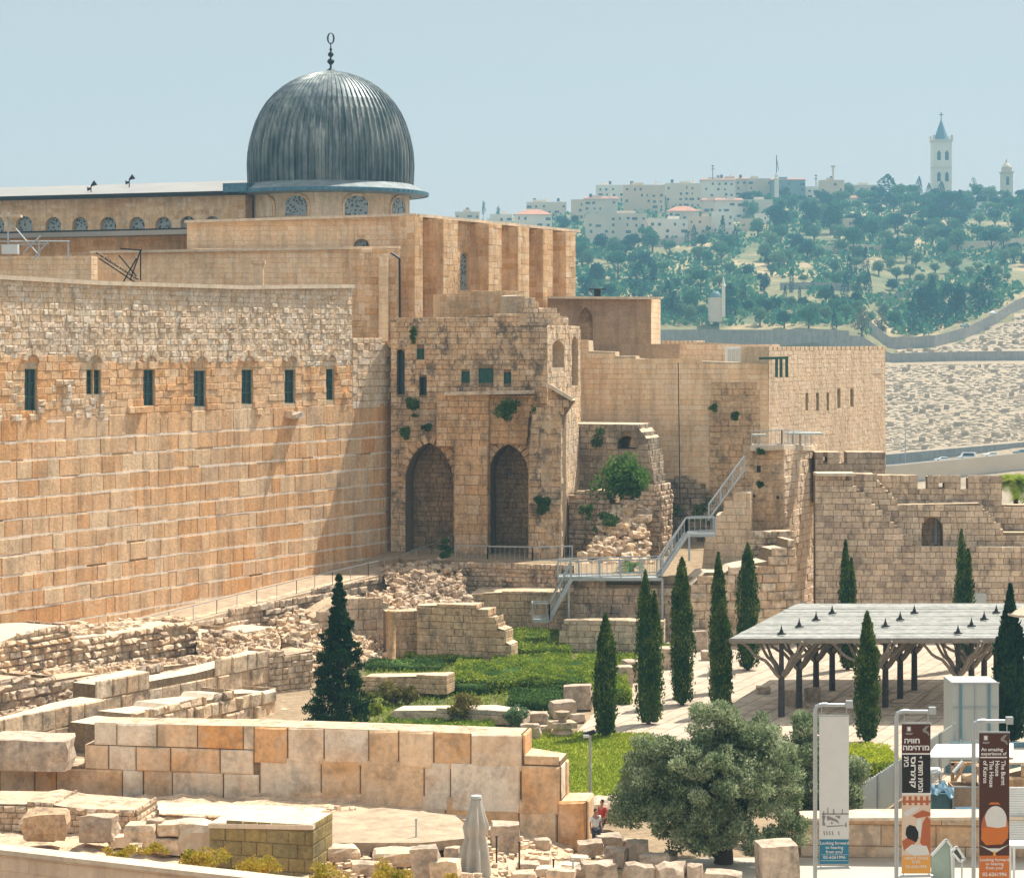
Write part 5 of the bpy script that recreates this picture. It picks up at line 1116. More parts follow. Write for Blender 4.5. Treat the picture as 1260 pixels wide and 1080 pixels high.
mb = MB(); mb.lathe([(0,18*k),(5*k,18*k),(5.5*k,22*k),(8.5*k,25*k),(9*k,30*k),(0,31*k)], tuple(p), 14); mb.build('capital', M['rock'], st)
rock(790,838,GY(838),6,4,None,'tiny pale pebble on the plaza paving beside the cypresses',group=GS)
# blocks under and near the pergola
PS = 'stones under the pergola'
grock(939,838+15,17,9,'low pale block left of the first pergola post',group=PS)
grock(974,868,18,20,'orange block between the front pergola posts',rnd=.12,rough=.05,group=PS)
grock(1000,862,18,16,'orange block just behind the front pergola posts',rnd=.12,rough=.05,group=PS)
grock(985,886,17,8,'flat pale slab at the foot of the second pergola post',rnd=.12,rough=.04,group=PS)
grock(1168,851,9,8,'small orange block at the right end of the pergola shade',rnd=.12,rough=.04,group=PS)
wall('kerb', Pl(905,148,1130,151), [(905,845),(905,840),(1130,832),(1130,838)], .6, (), 'cap', 'mortL', None, 'long low stone kerb crossing the plaza behind the pergola posts', 'kerb', ch=.3, bl=(1.,2.), prot=(.01,.04), seed=300)
wall('kerb', Pl(830,160,1230,160), [(830,803),(830,795),(1230,795),(1230,802)], .6, (), 'cap', 'mortL', None, 'low stone kerb along the foot of the rampart', 'kerb', ch=.3, bl=(1.,2.), prot=(.01,.04), seed=301)
# foreground rubble on the right of the block wall
FR = 'tumbled stones at the bottom of the picture'
for a in (
 (735,1103,40,44,'large brown flat topped boulder left of the olive tree foot',.12,'rock'),(722,1092,30,28,'pale stone leaning against the large brown boulder',.25,'rock'),
 (727,1052,30,18,'squared stone in front of the standing visitors',.15,'rock'),(748,1046,34,20,'pointed stone just right of the standing visitors',.2,'rock'),(757,1064,26,22,'grey stone behind the large brown boulder',.2,'rock'),
 (785,1062,26,28,'dark brown boulder under the left of the olive crown',.25,'rock'),(772,1046,26,14,'low stone in the shade of the olive crown',.3,'rock'),
 (806,1072,34,22,'orange stone between boulders below the olive crown',.3,'rock'),(825,1062,16,16,'round tan cobble below the olive crown',.6,'rock'),
 (788,1100,36,38,'grey rounded boulder at the bottom edge, left of the olive trunk',.5,'rock'),(826,1102,36,40,'domed grey boulder at the bottom edge',.75,'rock'),
 (856,1102,20,40,'upright dark stone beside the domed grey boulder',.2,'rock'),(888,1100,44,28,'wide low grey stone at the foot of the olive trunk',.15,'rock'),
 (690,1088,34,20,'pale slab in the rubble right of the parasol',.15,'ruin'),(664,1066,26,12,'flat stone near the iron stakes',.2,'ruin'),(644,1092,30,20,'brown stone right of the parasol foot',.3,'ruin'),
 (667,1044,20,13,'round orange stone against the block wall',.6,'rock'),(622,1046,34,34,'squared brown block behind the parasol',.1,'rock'),(650,1072,26,12,'cream flat stone beside the left iron stake',.25,'ruin'),
 (537,1026,40,16,'pale boulder on the stone floor below the block wall',.35,'rock'),(497,1023,34,15,'low brown stone left of the pale boulder on the stone floor',.3,'rock'),(455,1019,56,14,'long flat rock along the block wall foot',.35,'rock'),(566,1029,24,14,'stone half hidden left of the parasol',.25,'rock'),
 (556,1062,18,20,'small upright square stone left of the parasol',.1,'ruin'),(524,1082,34,40,'tall orange stone in the rubble left of the parasol',.2,'rock'),(548,1086,36,30,'cream stone at the left foot of the parasol',.25,'ruin'),
 (450,1074,36,14,'long grey stone edge in front of the stone floor',.2,'ruin'),(490,1062,60,18,'crumbling pale edge of the stone floor',.3,'ruin'),(420,1058,40,18,'rubble stone right of the stained pier',.35,'ruin'),
 (57,1031,54,34,'big round brown boulder in the low rubble wall',.45,'patch'),(122,1034,44,32,'grey trapezoid boulder in the low rubble wall',.25,'city'),(146,1041,24,14,'pale angular stone beside the grey trapezoid boulder',.2,'cap'),
 (192,1031,20,24,'upright grey stone in the pale tumbled heap',.1,'city'),(218,1026,46,16,'layered pale stone in the tumbled heap',.3,'ruin'),(176,1034,40,22,'broken pale stone at the left of the tumbled heap',.35,'ruin'),(240,1044,44,34,'sloping cream block beside the stained pier',.15,'cap'),(205,1046,48,18,'wide flat stone low in the tumbled heap',.3,'ruin'),
 (612,1030,24,12,'cream chip of stone behind the parasol top',.3,'ruin'),(700,1072,26,10,'thin paving fragment near the right iron stake',.1,'cap'),(675,1076,30,10,'thin paving fragment between the iron stakes',.1,'cap'),(712,1062,22,9,'thin paving fragment below the visitors',.1,'cap')):
    x,y,w,h,l,rn,mt = a
    zz = tab(x, [(400,1.95),(560,1.5),(640,.7),(700,.1),(720,0)]); Y = min(GY(y, zz), 96) if y < 1075 else GY(min(y,1085), zz)-1
    if x < 260: Y = 86.5 if x > 150 else 87.9
    rock(x,y,Y,w,h,None,l,rnd=rn,mat=mt,group=FR,rough=.08+.1*rn)
rock(957,1086,89.5,46,50,1.5,'large squared tan stone block right of the olive trunk',7,.08,.1,'rock',rough=.03)
rock(744,1008,99,44,26,1.6,'pale boulder behind the visitors, under the lawn slope',77,.3,.2,'rock')
# small chips
mb = MB(); rg_ = random.Random(8)
for i in range(900):
    px = rg_.uniform(400,760); zz = tab(px, [(400,1.95),(560,1.5),(640,.7),(700,.1),(720,0)])+.02; Y = rg_.uniform(79,94.5); s_ = rg_.uniform(.08,.34)
    v_, f_ = rockmesh(s_, s_*rg_.uniform(.5,1), s_*.6, i, .3, .15, 1); c_, s2 = math.cos(i), math.sin(i)
    mb.add([(GX(px,Y)+a*c_-b_*s2, Y+a*s2+b_*c_, zz+c-.03) for a,b_,c in v_], f_)
tag(mb.build('stone_chips', M['ruin']), kind='stuff')
# loose rubble on the excavated banks
def rubble(quad, n, s0, s1, seed, mat='ruin'):
    mb = MB(); rq = random.Random(seed); a_, b_, c_, d_ = quad
    for i in range(n):
        u, v = rq.random(), rq.random(); p = a_.lerp(b_, u).lerp(d_.lerp(c_, u), v); s_ = rq.uniform(s0, s1)*rq.choice((1,1,1,1.8))
        v_, f_ = rockmesh(s_, s_*rq.uniform(.5,1), s_*.6, i, .55, .2, 2); c2, s2 = math.cos(i), math.sin(i)
        mb.add([(p.x+a*c2-b*s2, p.y+a*s2+b*c2, p.z+c-.1+.15*rq.random()) for a,b,c in v_], f_)
    tag(mb.build('loose_rubble', M[mat]), kind='stuff')
rubble([P(-80,925,119),P(262,862,134),P(262,824,141),P(-80,852,126)], 500, .08, .36, 1, 'ruinD')
rubble([P(-60,797,128.5),P(235,769,147),P(225,762,151),P(-80,789,132)], 700, .1, .42, 11)
rubble([P(-60,842,126.5),P(250,816,141.5),P(245,810,143.5),P(-70,836,128)], 350, .1, .36, 12)
rubble([P(243,850,138),P(345,815,141),P(345,775,151.5),P(243,780,145.5)], 450, .08, .38, 2)
rubble([P(-60,940,114),P(360,898,127),P(370,862,138),P(-60,905,125)], 700, .08, .38, 3)
rubble([P(384,822,144),P(480,818,151),P(500,720,168),P(330,762,152)], 700, .08, .45, 4)
rubble([P(712,702,169.5),P(802,702,169),P(792,622,175),P(752,626,175.5)], 350, .15, .6, 6)
rubble([P(498,757,160),P(585,757,160),P(560,691,172.5),P(470,698,171)], 500, .12, .45, 5, 'ruinD')
# ================================================================ FOREGROUND: parasol, people, signs, yard
def flat(name, c, rough=.7): return plain(name, c, rough, 0, .04, 2.)
ps = empty('closed_parasol', (GX(586,86), 86, .6), 'tall closed grey green parasol tied round its pole, bottom centre', 'parasol')
M['canvas'] = plain('grey_green_canvas', (.43,.40,.34), .9, 0, .15, 1.5); k = 86/F; zt = GZ(981,86); bx = GX(586,86)
mb = MB(); n = 72
T = [(.17,0),(.19,-.12),(.26,-.45),(.34,-.8),(.42,-1.1),(.36,-1.35),(.33,-1.5),(.44,-1.9),(.50,-2.4),(.54,-2.9),(.52,-3.05)]
vs = []
for i, (r, dz) in enumerate(T):
    for j in range(n):
        t = 2*math.pi*j/n; am = .02+.2*min(1, i/4); rr = r*(1+am*math.sin(t*8+.5*math.sin(i*.6))+.06*math.sin(t*3+i*.5))
        vs.append((bx+rr*math.cos(t)-.02*i*.3, 86+rr*math.sin(t), zt+dz+.03*math.sin(t*8)))
mb.add(vs, [(i*n+j, (i+1)*n+j, (i+1)*n+(j+1)%n, i*n+(j+1)%n) for i in range(len(T)-1) for j in range(n)]+[tuple(range(n))])
mb.build('canopy', M['canvas'], ps, smooth=True)
mb = MB(); mb.lathe([(0,.1),(.2,.08),(.22,0),(.2,-.03)], (bx,86,zt), 20); mb.build('cap', M['panelw'], ps)
mb = MB(); mb.tube([(bx,86,.6),(bx,86,zt)], .045, 10); mb.build('pole', M['steel'], ps)
mb = MB(); mb.box((bx,86,.68),(1.,1.,.16)); mb.build('base', M['city'], ps)
# people
M['skin'] = flat('skin', (.42,.24,.15)); M['shirtw'] = flat('white_shirt', (.72,.74,.76)); M['red'] = flat('red_shirt', (.45,.05,.05)); M['trou'] = flat('dark_trousers', (.05,.06,.09)); M['hair'] = flat('dark_hair', (.03,.02,.015))
def skinobj(name, J, E, mat, parent, root=0, sub=2):
    me = bpy.data.meshes.new(name); me.from_pydata([j[0] for j in J], E, []); me.materials.append(mat)
    o = bpy.data.objects.new(name, me); col.objects.link(o); o.parent = parent; KIDS.setdefault(parent.name, []).append(o) if parent else None
    o.modifiers.new('skin', 'SKIN'); 
    if not me.skin_vertices: me.attributes.new('skin_vertices', 'FLOAT2', 'POINT')
    for i, j in enumerate(J):
        v = me.skin_vertices[0].data[i]; r = j[1]; v.radius = r if isinstance(r, tuple) else (r, r)
    me.skin_vertices[0].data[root].use_root = True
    s = o.modifiers.new('sub', 'SUBSURF'); s.levels = s.render_levels = sub
    bpy.context.view_layer.update(); dg = bpy.context.evaluated_depsgraph_get(); m2 = bpy.data.meshes.new_from_object(o.evaluated_get(dg)); m2.shade_smooth()
    o.modifiers.clear(); o.data = m2; OFF[o.name] = Vector((0,0,0)); return o
def person(px, Y, label, shirt, rz=0, step=.12, bag=False):
    """standing figure, 1.7 m"""
    r = empty('person', (GX(px,Y), Y, .02), label, 'person', None, rz)
    J = [((0,0,.92),(.14,.10)),((0,0,1.12),(.125,.09)),((0,0,1.34),(.15,.10)),((0,0,1.45),(.07,.06)),((0,-.01,1.52),(.05,.05)),((0,-.01,1.60),(.08,.095)),((0,-.01,1.69),(.065,.08)),
         ((-.09,0,.86),(.085,.085)),((-.10,-.02,.48),(.058,.06)),((-.11,step*.6,.08),(.036,.042)),((-.12,step*.6-.14,.04),(.04,.03)),
         ((.09,0,.86),(.085,.085)),((.10,-.05-step,.48),(.058,.06)),((.11,-step,.08),(.036,.042)),((.12,-step-.15,.04),(.04,.03)),
         ((-.19,0,1.38),(.055,.055)),((-.25,.02,1.12),(.038,.038)),((-.27,-.06,.88),(.028,.026)),
         ((.19,0,1.38),(.055,.055)),((.25,.02,1.12),(.038,.038)),((.22,-.14,.92),(.028,.026))]
    E = [(0,1),(1,2),(2,3),(3,4),(4,5),(5,6),(0,7),(7,8),(8,9),(9,10),(0,11),(11,12),(12,13),(13,14),(2,15),(15,16),(16,17),(2,18),(18,19),(19,20)]
    nb = len(J)
    for s, (hx, hy, hz_), i0 in ((-1,(-.27,-.06,.88),17),(1,(.22,-.14,.92),20)):
        J.append(((hx,hy-.02,hz_-.07),(.034,.018))); p = len(J)-1; E.append((i0,p))
        for q in range(4): J.append(((hx+(q-1.5)*.017,hy-.035-.003*q,hz_-.155+abs(q-1.3)*.008),(.008,.008))); E.append((p,len(J)-1))
        J.append(((hx-s*.04,hy-.04,hz_-.085),(.009,.009))); E.append((p,len(J)-1))
    skinobj('body', J, E, M['skin'], r)
    g = 1.13; sel = [1,2,15,16,18,19]; idx = {a:i+1 for i,a in enumerate(sel)}
    JS = [((0,0,.9),(.165,.125))]+[(J[a][0], tuple(x*g+.01 for x in J[a][1])) for a in sel]
    JS[idx[16]] = ((-.235,.015,1.18),(.055,.055)); JS[idx[19]] = ((.235,.015,1.18),(.055,.055))
    skinobj('shirt', JS, [(0,idx[1]),(idx[1],idx[2]),(idx[2],idx[15]),(idx[15],idx[16]),(idx[2],idx[18]),(idx[18],idx[19])], shirt, r)
    sel = [7,8,9,11,12,13]; idx = {a:i+1 for i,a in enumerate(sel)}
    JT = [((0,0,.93),(.155,.115))]+[(J[a][0], tuple(x*1.12+.012 for x in J[a][1])) for a in sel]
    skinobj('trousers', JT, [(0,idx[7]),(idx[7],idx[8]),(idx[8],idx[9]),(0,idx[11]),(idx[11],idx[12]),(idx[12],idx[13])], M['trou'], r)
    mb = MB(); n = 14
    mb.lathe([(.088*math.cos(t), .105*math.sin(t)) for t in [i*math.pi/2/6-.15 for i in range(7)]], (0,.012,1.63), n); mb.build('hair', M['hair'], r, smooth=True, local=True)
    mb = MB(); mb.box((0,-.112,1.605),(.022,.03,.035)); 
    for s in (-1,1): mb.box((s*.03,-.095,1.635),(.022,.012,.01)); mb.box((s*.085,.0,1.61),(.02,.03,.05))
    mb.box((0,-.1,1.565),(.045,.012,.01)); mb.build('face', M['skin'], r, local=True)
person(733,95.3,'person in white shirt and dark trousers standing by the right end of the block wall',M['shirtw'],.5)
person(741,97.2,'person in red shirt partly hidden behind the one in white',M['red'],-.9)
# iron stakes
SG = 'thin iron stakes in the excavation'
for px, yb, yt, l in ((611,1075,1046,'left rusty stake beside the parasol, shorter and thicker'),(639,1058,1028,'slim dark stake right of the squared brown block'),(681,1072,1050,'stubby rusty stake at the right of the excavation'),(705,1048,1020,'white sign stake standing before the orange end block'),(512,1044,1006,'thin pale stake on the stone floor')):
    Y = 88 if px != 512 else 87; zb = tab(px,[(400,1.9),(560,1.4),(640,.7),(700,.1)]); mb = MB(); h = (yb-yt)*Y/F+.3; mb.tube([(GX(px,Y),Y,zb-.1),(GX(px,Y),Y,zb+h)], .035, 8); mb.box((GX(px,Y),Y,zb+h),(.11,.06,.05))
    tag(mb.build('stake', M['steel'] if px in (705,512) else M['bark']), l, 'stake', SG)
# lamp post by the lawn
lpn = empty('lamp_post', (GX(726,99),99,0), 'slim grey floodlight post rising in front of the lawn', 'lamp'); zt = GZ(905,99)
mb = MB(); mb.tube([(GX(726,99),99,0),(GX(726,99),99,zt)], [.075,.05], 10); mb.build('pole', M['steel'], lpn)
mb = MB(); x = GX(724,99); mb.bar((x-.22,98.9,zt+.05),(x+.28,98.9,zt+.2),.2,.18); mb.build('lamp_head', M['black'], lpn); mb = MB(); mb.box((x-.1,98.75,zt+.03),(.25,.12,.12)); mb.build('lens', M['white'], lpn)
# banners ---------------------------------------------------------------
YB = 82.; kb = YB/F
def bp_(px, py, n=0.): return Vector((GX(px,YB), YB-n, GZ(py,YB)))
def quad(mb, px0, py0, px1, py1, n, mi=0): mb.add([tuple(bp_(px0,py1,n)),tuple(bp_(px1,py1,n)),tuple(bp_(px1,py0,n)),tuple(bp_(px0,py0,n))], [(0,1,2,3)], mi)
def ppoly(mb, pts, n, mi=0): mb.add([tuple(bp_(x,y,n)) for x, y in pts], [tuple(range(len(pts)))[::-1]], mi)
hfont = None
try:
    import os
    fp = os.path.join(bpy.utils.resource_path('LOCAL'), 'datafiles', 'fonts', 'NotoSansHebrew-Regular.woff2')
except Exception: fp = None
def text(body, px, py, size, mat, parent, rot=0, n=.035, bold=.012, align='CENTER', xs=1.):
    cu = bpy.data.curves.new('lettering', 'FONT'); cu.body = body; cu.size = size; cu.offset = bold*size; cu.align_x = align; cu.align_y = 'CENTER'; cu.resolution_u = 2
    o = bpy.data.objects.new('tmp', cu); col.objects.link(o); bpy.context.view_layer.update()
    me = bpy.data.meshes.new_from_object(o.evaluated_get(bpy.context.evaluated_depsgraph_get())); bpy.data.objects.remove(o)
    me.materials.clear(); me.materials.append(mat); q = bp_(px, py, n)-OFF[parent.name]
    me.transform(Matrix.Translation(q) @ Matrix.Rotation(R(90), 4, 'X') @ Matrix.Rotation(R(rot), 4, 'Z') @ Matrix.Diagonal((xs,1,1,1)))
    o = bpy.data.objects.new('lettering', me); col.objects.link(o); o.parent = parent; OFF[o.name] = OFF[parent.name]; return o
M['bwhite'] = flat('banner_white', (.68,.68,.65)); M['bbrown'] = flat('banner_brown', (.085,.030,.018)); M['bblack'] = flat('banner_black', (.02,.015,.014)); M['bblue'] = flat('banner_blue', (.035,.20,.30)); M['borange'] = flat('banner_orange', (.60,.17,.03)); M['bor2'] = flat('banner_amber', (.75,.36,.07)); M['brust'] = flat('banner_rust', (.45,.13,.05)); M['bcream'] = flat('banner_cream', (.70,.55,.42)); M['ink'] = flat('white_ink', (.78,.76,.72)); M['grey'] = flat('banner_grey', (.25,.24,.22))
def sign(px, ytop, arm1, b0, b1, bt, bb, label):
    s = empty('banner_pole', (GX(px,YB),YB,0), label, 'banner')
    mb = MB(); pts = [bp_(px,420+21/kb), bp_(px,ytop+7), bp_(px+1.5,ytop+2.2), bp_(px+6,ytop)]; pts[0].z = 0
    mb.tube(pts, .075, 10); mb.tube([bp_(px+5,ytop), bp_(arm1,ytop)], .065, 10); mb.box(bp_(arm1-1,ytop-1),(.24,.2,.26)); mb.tube([bp_(px,bb+5), bp_(arm1,bb+4)], .05, 8); mb.tube([bp_(px+8,ytop-.5),bp_(px+15,ytop-.5)],.08,8)
    mb.build('pole', M['steel'], s)
    mb = MB(); mb.box(((bp_(b0,bt)+bp_(b1,bb))/2), ((b1-b0)*kb,.02,(bb-bt)*kb)); b = mb.build('banner', M['bwhite'], s); OFF[b.name] = OFF[s.name]
    mb = MB(); mb.bar(bp_(b0-.5,bt), bp_(b1+.5,bt), .05); mb.bar(bp_(b0+3,bt), bp_(b0+3,ytop), .03); mb.bar(bp_(b1-3,bt), bp_(b1-3,ytop), .03); mb.build('clamp', M['steel'], s); mb = MB(); mb.bar(bp_(b0-.5,bb), bp_(b1+.5,bb), .05); mb.bar(bp_(b0+2,bb), bp_(b0+2,bb+5), .03); mb.bar(bp_(b1-2,bb), bp_(b1-2,bb+5), .03)
    mb.build('clamp', M['steel'], s); return s, b
# 1: white banner with sketch and blue foot
s1, b1 = sign(1003,867,1046,1008,1044.5,880,1063,'grey lamp style pole carrying the mostly white banner with blue foot, leftmost of three')
mb = MB(); quad(mb,1008.2,1032,1044.3,1062.8,.02); mb.build('blue_panel', M['bblue'], b1)
mb = MB(); quad(mb,1011,1000,1044,1001.5,.02); rgq = random.Random(3)
for x, y0, y1, w in ((1013,997,1004,1),(1018,993,1000,1),(1025,995,1001,1.4),(1036,995,1001,1)): quad(mb,x,y0,x+w,y1,.02)
ppoly(mb,[(1011,1003),(1016,1003),(1014,1010),(1016,1015),(1012,1015),(1012,1008)],.02); ppoly(mb,[(1017,1004),(1019,1003),(1030,1008),(1033,1013),(1028,1010),(1022,1008),(1018,1009)],.022); ppoly(mb,[(1022,1013),(1023.5,1009.5),(1025,1013)],.02); ppoly(mb,[(1027,1003),(1034,1003),(1033,1007)],.02); ppoly(mb,[(1039,1016),(1041,1010),(1042,1017)],.02); ppoly(mb,[(1017,1015.5),(1038,1014.5),(1038,1015.5),(1017,1017)],.02)
for x in (1013,1016.5,1020,1023.5,1031): ppoly(mb,[(x,1022),(x+1.2,1022),(x+2,1027),(x+.8,1027)],.02)
mb.build('sketch_drawing', M['grey'], b1)
for i,t in enumerate(("Looking forward","to hearing","from you!")): text(t,1026.5,1036.5+i*5.4,.155,M['ink'],b1,xs=.98)
text("02-6261996",1026.5,1054,.15,M['ink'],b1,xs=1.1); mb = MB(); quad(mb,1010,1057.8,1043,1058.2,.03); quad(mb,1010,1050.6,1043,1050.9,.03); mb.build('rules', M['ink'], b1)
def emblem(b, x0, y0, xr):
    mb = MB(); quad(mb,x0,y0,x0+5.5,y0+6.5,.025); ppoly(mb,[(x0-2,y0+8),(x0+8,y0+8),(x0+6.5,y0+10.5),(x0-.5,y0+10.5)],.024); mb.build('crest', M['grey'], b)
    mb = MB(); quad(mb,x0+1,y0+1,x0+4.5,y0+5.5,.03); mb.build('crest_window', M['ink'], b)
    mb = MB(); ppoly(mb,[(xr+9,y0-1),(xr+4,y0),(xr,y0+4),(xr+.5,y0+7),(xr+5,y0+8.5),(xr+8,y0+12),(xr+9,y0+11),(xr+7.5,y0+7),(xr+4,y0+5),(xr+6,y0+2)],.025); mb.build('profile_emblem', M['bcream'] if False else M['grey'], b)
# 2: brown banner with rotated writing
s2, b2 = sign(1103,875,1148,1109.5,1145,889.5,1073,'grey pole with the brown banner in square lettering, middle of the three')
mb = MB(); quad(mb,1109.7,890,1144.8,926,.02); mb.build('brown_panel', M['bbrown'], b2)
mb = MB(); quad(mb,1109.7,928,1144.8,975,.02); mb.build('black_panel', M['bblack'], b2)
mb = MB(); quad(mb,1111,926,1144,927.6,.021); quad(mb,1109.7,975,1144.8,977,.021); mb.build('rules', M['ink'], b2)
emblem(b2,1115.5,893,1135)
def heb(s): return s[::-1]
text(heb("חוויה"),1122,911,.25,M['ink'],b2,0,bold=.035,xs=1.1); text(heb("מדהימה"),1127,919.5,.25,M['ink'],b2,0,bold=.035,xs=1.15)
for i,(t,x,y) in enumerate(((heb("בית"),1115,930),(heb("קתרוס"),1123.5,930),(heb("הבית השרוף"),1132.5,930))): text(t,x,y,.25,M['ink'],b2,-90,bold=.035,align='LEFT',xs=(1.05,1.6,1.0)[i])
mb = MB(); quad(mb,1109.7,977,1144.8,1074,.018); mb.build('photo_ground', M['bcream'], b2)
mb = MB()
for i in range(5): quad(mb,1111+i*7,979,1114.5+i*7,990,.021)
quad(mb,1110,984,1144.8,987,.022); ppoly(mb,[(1122,1003),(1135,996),(1144.8,999),(1144.8,1003),(1128,1006)],.021); ppoly(mb,[(1135,1012),(1140,1003),(1144.8,1008),(1144.8,1052),(1138,1044),(1132,1036)],.022); ppoly(mb,[(1109.8,1034),(1118,1029),(1126,1034),(1124,1044),(1112,1046)],.022)
mb.build('photo_reds', M['brust'], b2)
mb = MB(); ppoly(mb,[(1110,1000),(1122,993),(1132,991),(1128,996),(1116,1004)],.021); ppoly(mb,[(1128,1008),(1134,1006),(1133,1030),(1127,1028)],.021); mb.build('photo_greys', M['grey'] if False else M['bwhite'], b2)
mb = MB(); ppoly(mb,[(1114,1026),(1115,1018),(1119,1014),(1126,1016),(1130,1023),(1130,1030),(1127,1036),(1122,1033),(1117,1031)],.024); mb.build('photo_hair', M['bblack'], b2)
mb = MB(); ppoly(mb,[(1113,1045),(1122,1038),(1140,1040),(1144,1050),(1126,1053)],.024); mb.build('photo_cloth', M['bwhite'], b2)
mb = MB(); quad(mb,1109.7,1052,1144.8,1073.6,.026); mb.build('amber_panel', M['bor2'], b2)
text(heb("נשמח לשמוע"),1127,1055,.16,M['ink'],b2); text(heb("מכם"),1127,1059.5,.16,M['ink'],b2); text("02-6261996",1127,1065.5,.15,M['ink'],b2,xs=1.05)
# 3
s3, b3 = sign(1198,887,1243,1204.5,1242,900.5,1100,'grey pole with the brown and orange banner in English lettering, rightmost of the three')
mb = MB(); quad(mb,1204.7,901,1241.8,1052,.018); mb.build('brown_panel', M['bbrown'], b3)
mb = MB(); quad(mb,1206,930.5,1239,932,.022); mb.build('rules', M['ink'], b3); emblem(b3,1210,904,1231)
text("An amazing",1220.5,921.5,.17,M['ink'],b3,bold=.02,xs=.98); text("experience of",1222.5,926.7,.165,M['ink'],b3,bold=.02,xs=.98)
for t, x, l in (("The Burnt",1234,0),("House",1226.8,0),("The House",1219.5,0),("of Katros",1212,0)): text(t,x,935,.215,M['ink'],b3,-90,bold=.02,align='LEFT',xs=.98)
mb = MB(); quad(mb,1204.7,1052,1241.8,1100,.02); mb.build('orange_panel', M['borange'], b3)
def ell(cx,cy,rx,ry,a0=0,a1=360,n=20): return [(cx+rx*math.cos(R(a0+(a1-a0)*i/n)), cy+ry*math.sin(R(a0+(a1-a0)*i/n))) for i in range(n+1)]
mb = MB(); ppoly(mb, ell(1224,1018,17,24,150,390), .021); mb.build('pot_photo', M['brust'], b3)
mb = MB(); ppoly(mb, [(1214,1016)]+ell(1225,1008,13.5,17,190,350)+[(1238,1016),(1228,1018)], .024); mb.build('pot_white_dome', M['bwhite'], b3)  # white dome shape of the printed pot
mb = MB(); ppoly(mb, [(1208,1018),(1240,1014),(1240,1030),(1233,1038),(1213,1039),(1207,1032)], .023); mb.build('pot_orange', M['borange'], b3); mb = MB(); ppoly(mb,[(1216,989),(1219,986.5),(1228,986.5),(1231,989)],.024); mb.build('pot_lid', M['borange'], b3)
mb = MB(); ppoly(mb, [(1204.8,1039),(1216,1043),(1230,1043),(1241.8,1038),(1224,1049)], .025); mb.build('plate', M['bwhite'], b3)
mb = MB(); quad(mb,1222,1047,1225,1052,.026); mb.build('stem', M['bor2'], b3)
for i,t in enumerate(("Looking forward","to hearing","from you!")): text(t,1223.5,1057+i*5,.155,M['ink'],b3)
text("02-6261996",1223.5,1075,.18,M['ink'],b3,bold=.02)
# ---------------------------------------------------------------- yard at the lower right
wall('retaining_wall', Pl(1000,94.5,1300,94), [(985,1066),(985,1006),(1070,1002),(1300,1003),(1300,1064)], 1.2, (), 'front', 'mort', None, 'knee high wall of big cracked tan blocks behind the three banners', 'wall', ch=.92, bl=(1.,2.6), prot=(.03,.1), cham=.05, jit=.03, chj=.1, seed=400)
mb = MB(); mb.bar(P(985,1003.5,94), P(1300,1001.5,93.5), 1.5, .12); OFF['retaining_wall'] = bpy.data.objects['retaining_wall'].location.copy(); mb.build('coping', M['cap'], bpy.data.objects['retaining_wall'])
# corrugated fence
fe = empty('corrugated_fence', (GX(1060,98),98,0), 'pale corrugated metal fence running back from the retaining wall', 'fence')
a_, b_ = Vector((GX(1057,97.3),97.3,.5)), Vector((GX(1172,113),113,.5)); mb = MB(); N_ = 90; vs = []
d_ = (b_-a_).normalized(); nn = Vector((d_.y,-d_.x,0))
for i in range(N_+1):
    p = a_.lerp(b_, i/N_)+nn*(.06 if i % 2 else -.06); vs += [tuple(p), (p.x,p.y,2.25)]
for i in range(N_+1):
    p = a_.lerp(b_, i/N_)+nn*(.06 if i % 2 else -.06)-nn*.03; vs += [tuple(p), (p.x,p.y,2.25)]
m_ = 2*(N_+1); mb.add(vs, [(2*i,2*i+2,2*i+3,2*i+1) for i in range(N_)]+[(m_+2*i,m_+2*i+1,m_+2*i+3,m_+2*i+2) for i in range(N_)]+[(2*i+1,2*i+3,m_+2*i+3,m_+2*i+1) for i in range(N_)]); mb.build('sheet', M['panelw'], fe)
for i in range(7): p = a_.lerp(b_, i/6)+nn*.1; mb = MB(); mb.bar((p.x,p.y,0),(p.x,p.y,2.35),.09); mb.build('post', M['steel'], fe)
# white panel hut
hut = empty('panel_booth', (GX(1200,117),117,0), 'tall pale booth of square wall panels beside the right end of the pergola', 'booth')
x0, x1 = GX(1172,117), GX(1229,117); zt = GZ(840,117); mb = MB(); mb.box(((x0+x1)/2,118.2,zt/2),(x1-x0,2.4,zt)); mb.build('body', M['panelw'], hut)
for q in (1182,1217): mb = MB(); mb.bar((GX(q,117),116.94,.0),(GX(q,117),116.94,zt-.02),.11,.05); mb.build('trim', M['teal'], hut)
mb = MB(); mb.bar((x0,116.96,GZ(870,117)),(x1,116.96,GZ(870,117)),.03,.05); mb.bar((GX(1200,117),116.96,0),(GX(1200,117),116.96,zt),.03,.03); mb.bar((x0-.03,117,zt),(x1+.03,117,zt),.1,.08); mb.build('joint', M['steel'], hut)
hb = empty('hoarding', (GX(1210,112),112,0), 'low blue grey site hoarding in front of the pale panel booth', 'fence')
mb = MB(); mb.box(((GX(1164,112)+GX(1300,112))/2,112.5,.75),(GX(1300,112)-GX(1164,112),.12,1.5)); mb.build('panel', M['teal'], hb)
for i in range(7): mb = MB(); x = GX(1164+i*20,112); mb.bar((x,112.4,0),(x,112.4,1.62),.08); mb.build('post', M['steel'], hb)
mb = MB(); mb.bar((GX(1164,112),112.4,1.2),(GX(1300,112),112.4,1.2),.06,.1); mb.bar((GX(1164,112),112.4,.7),(GX(1300,112),112.4,.7),.06,.1); mb.build('rail', M['steel'], hb)
cn = empty('canopy', (GX(1178,104),104,0), 'flat white canopy sheet over the cluttered work yard', 'canopy')
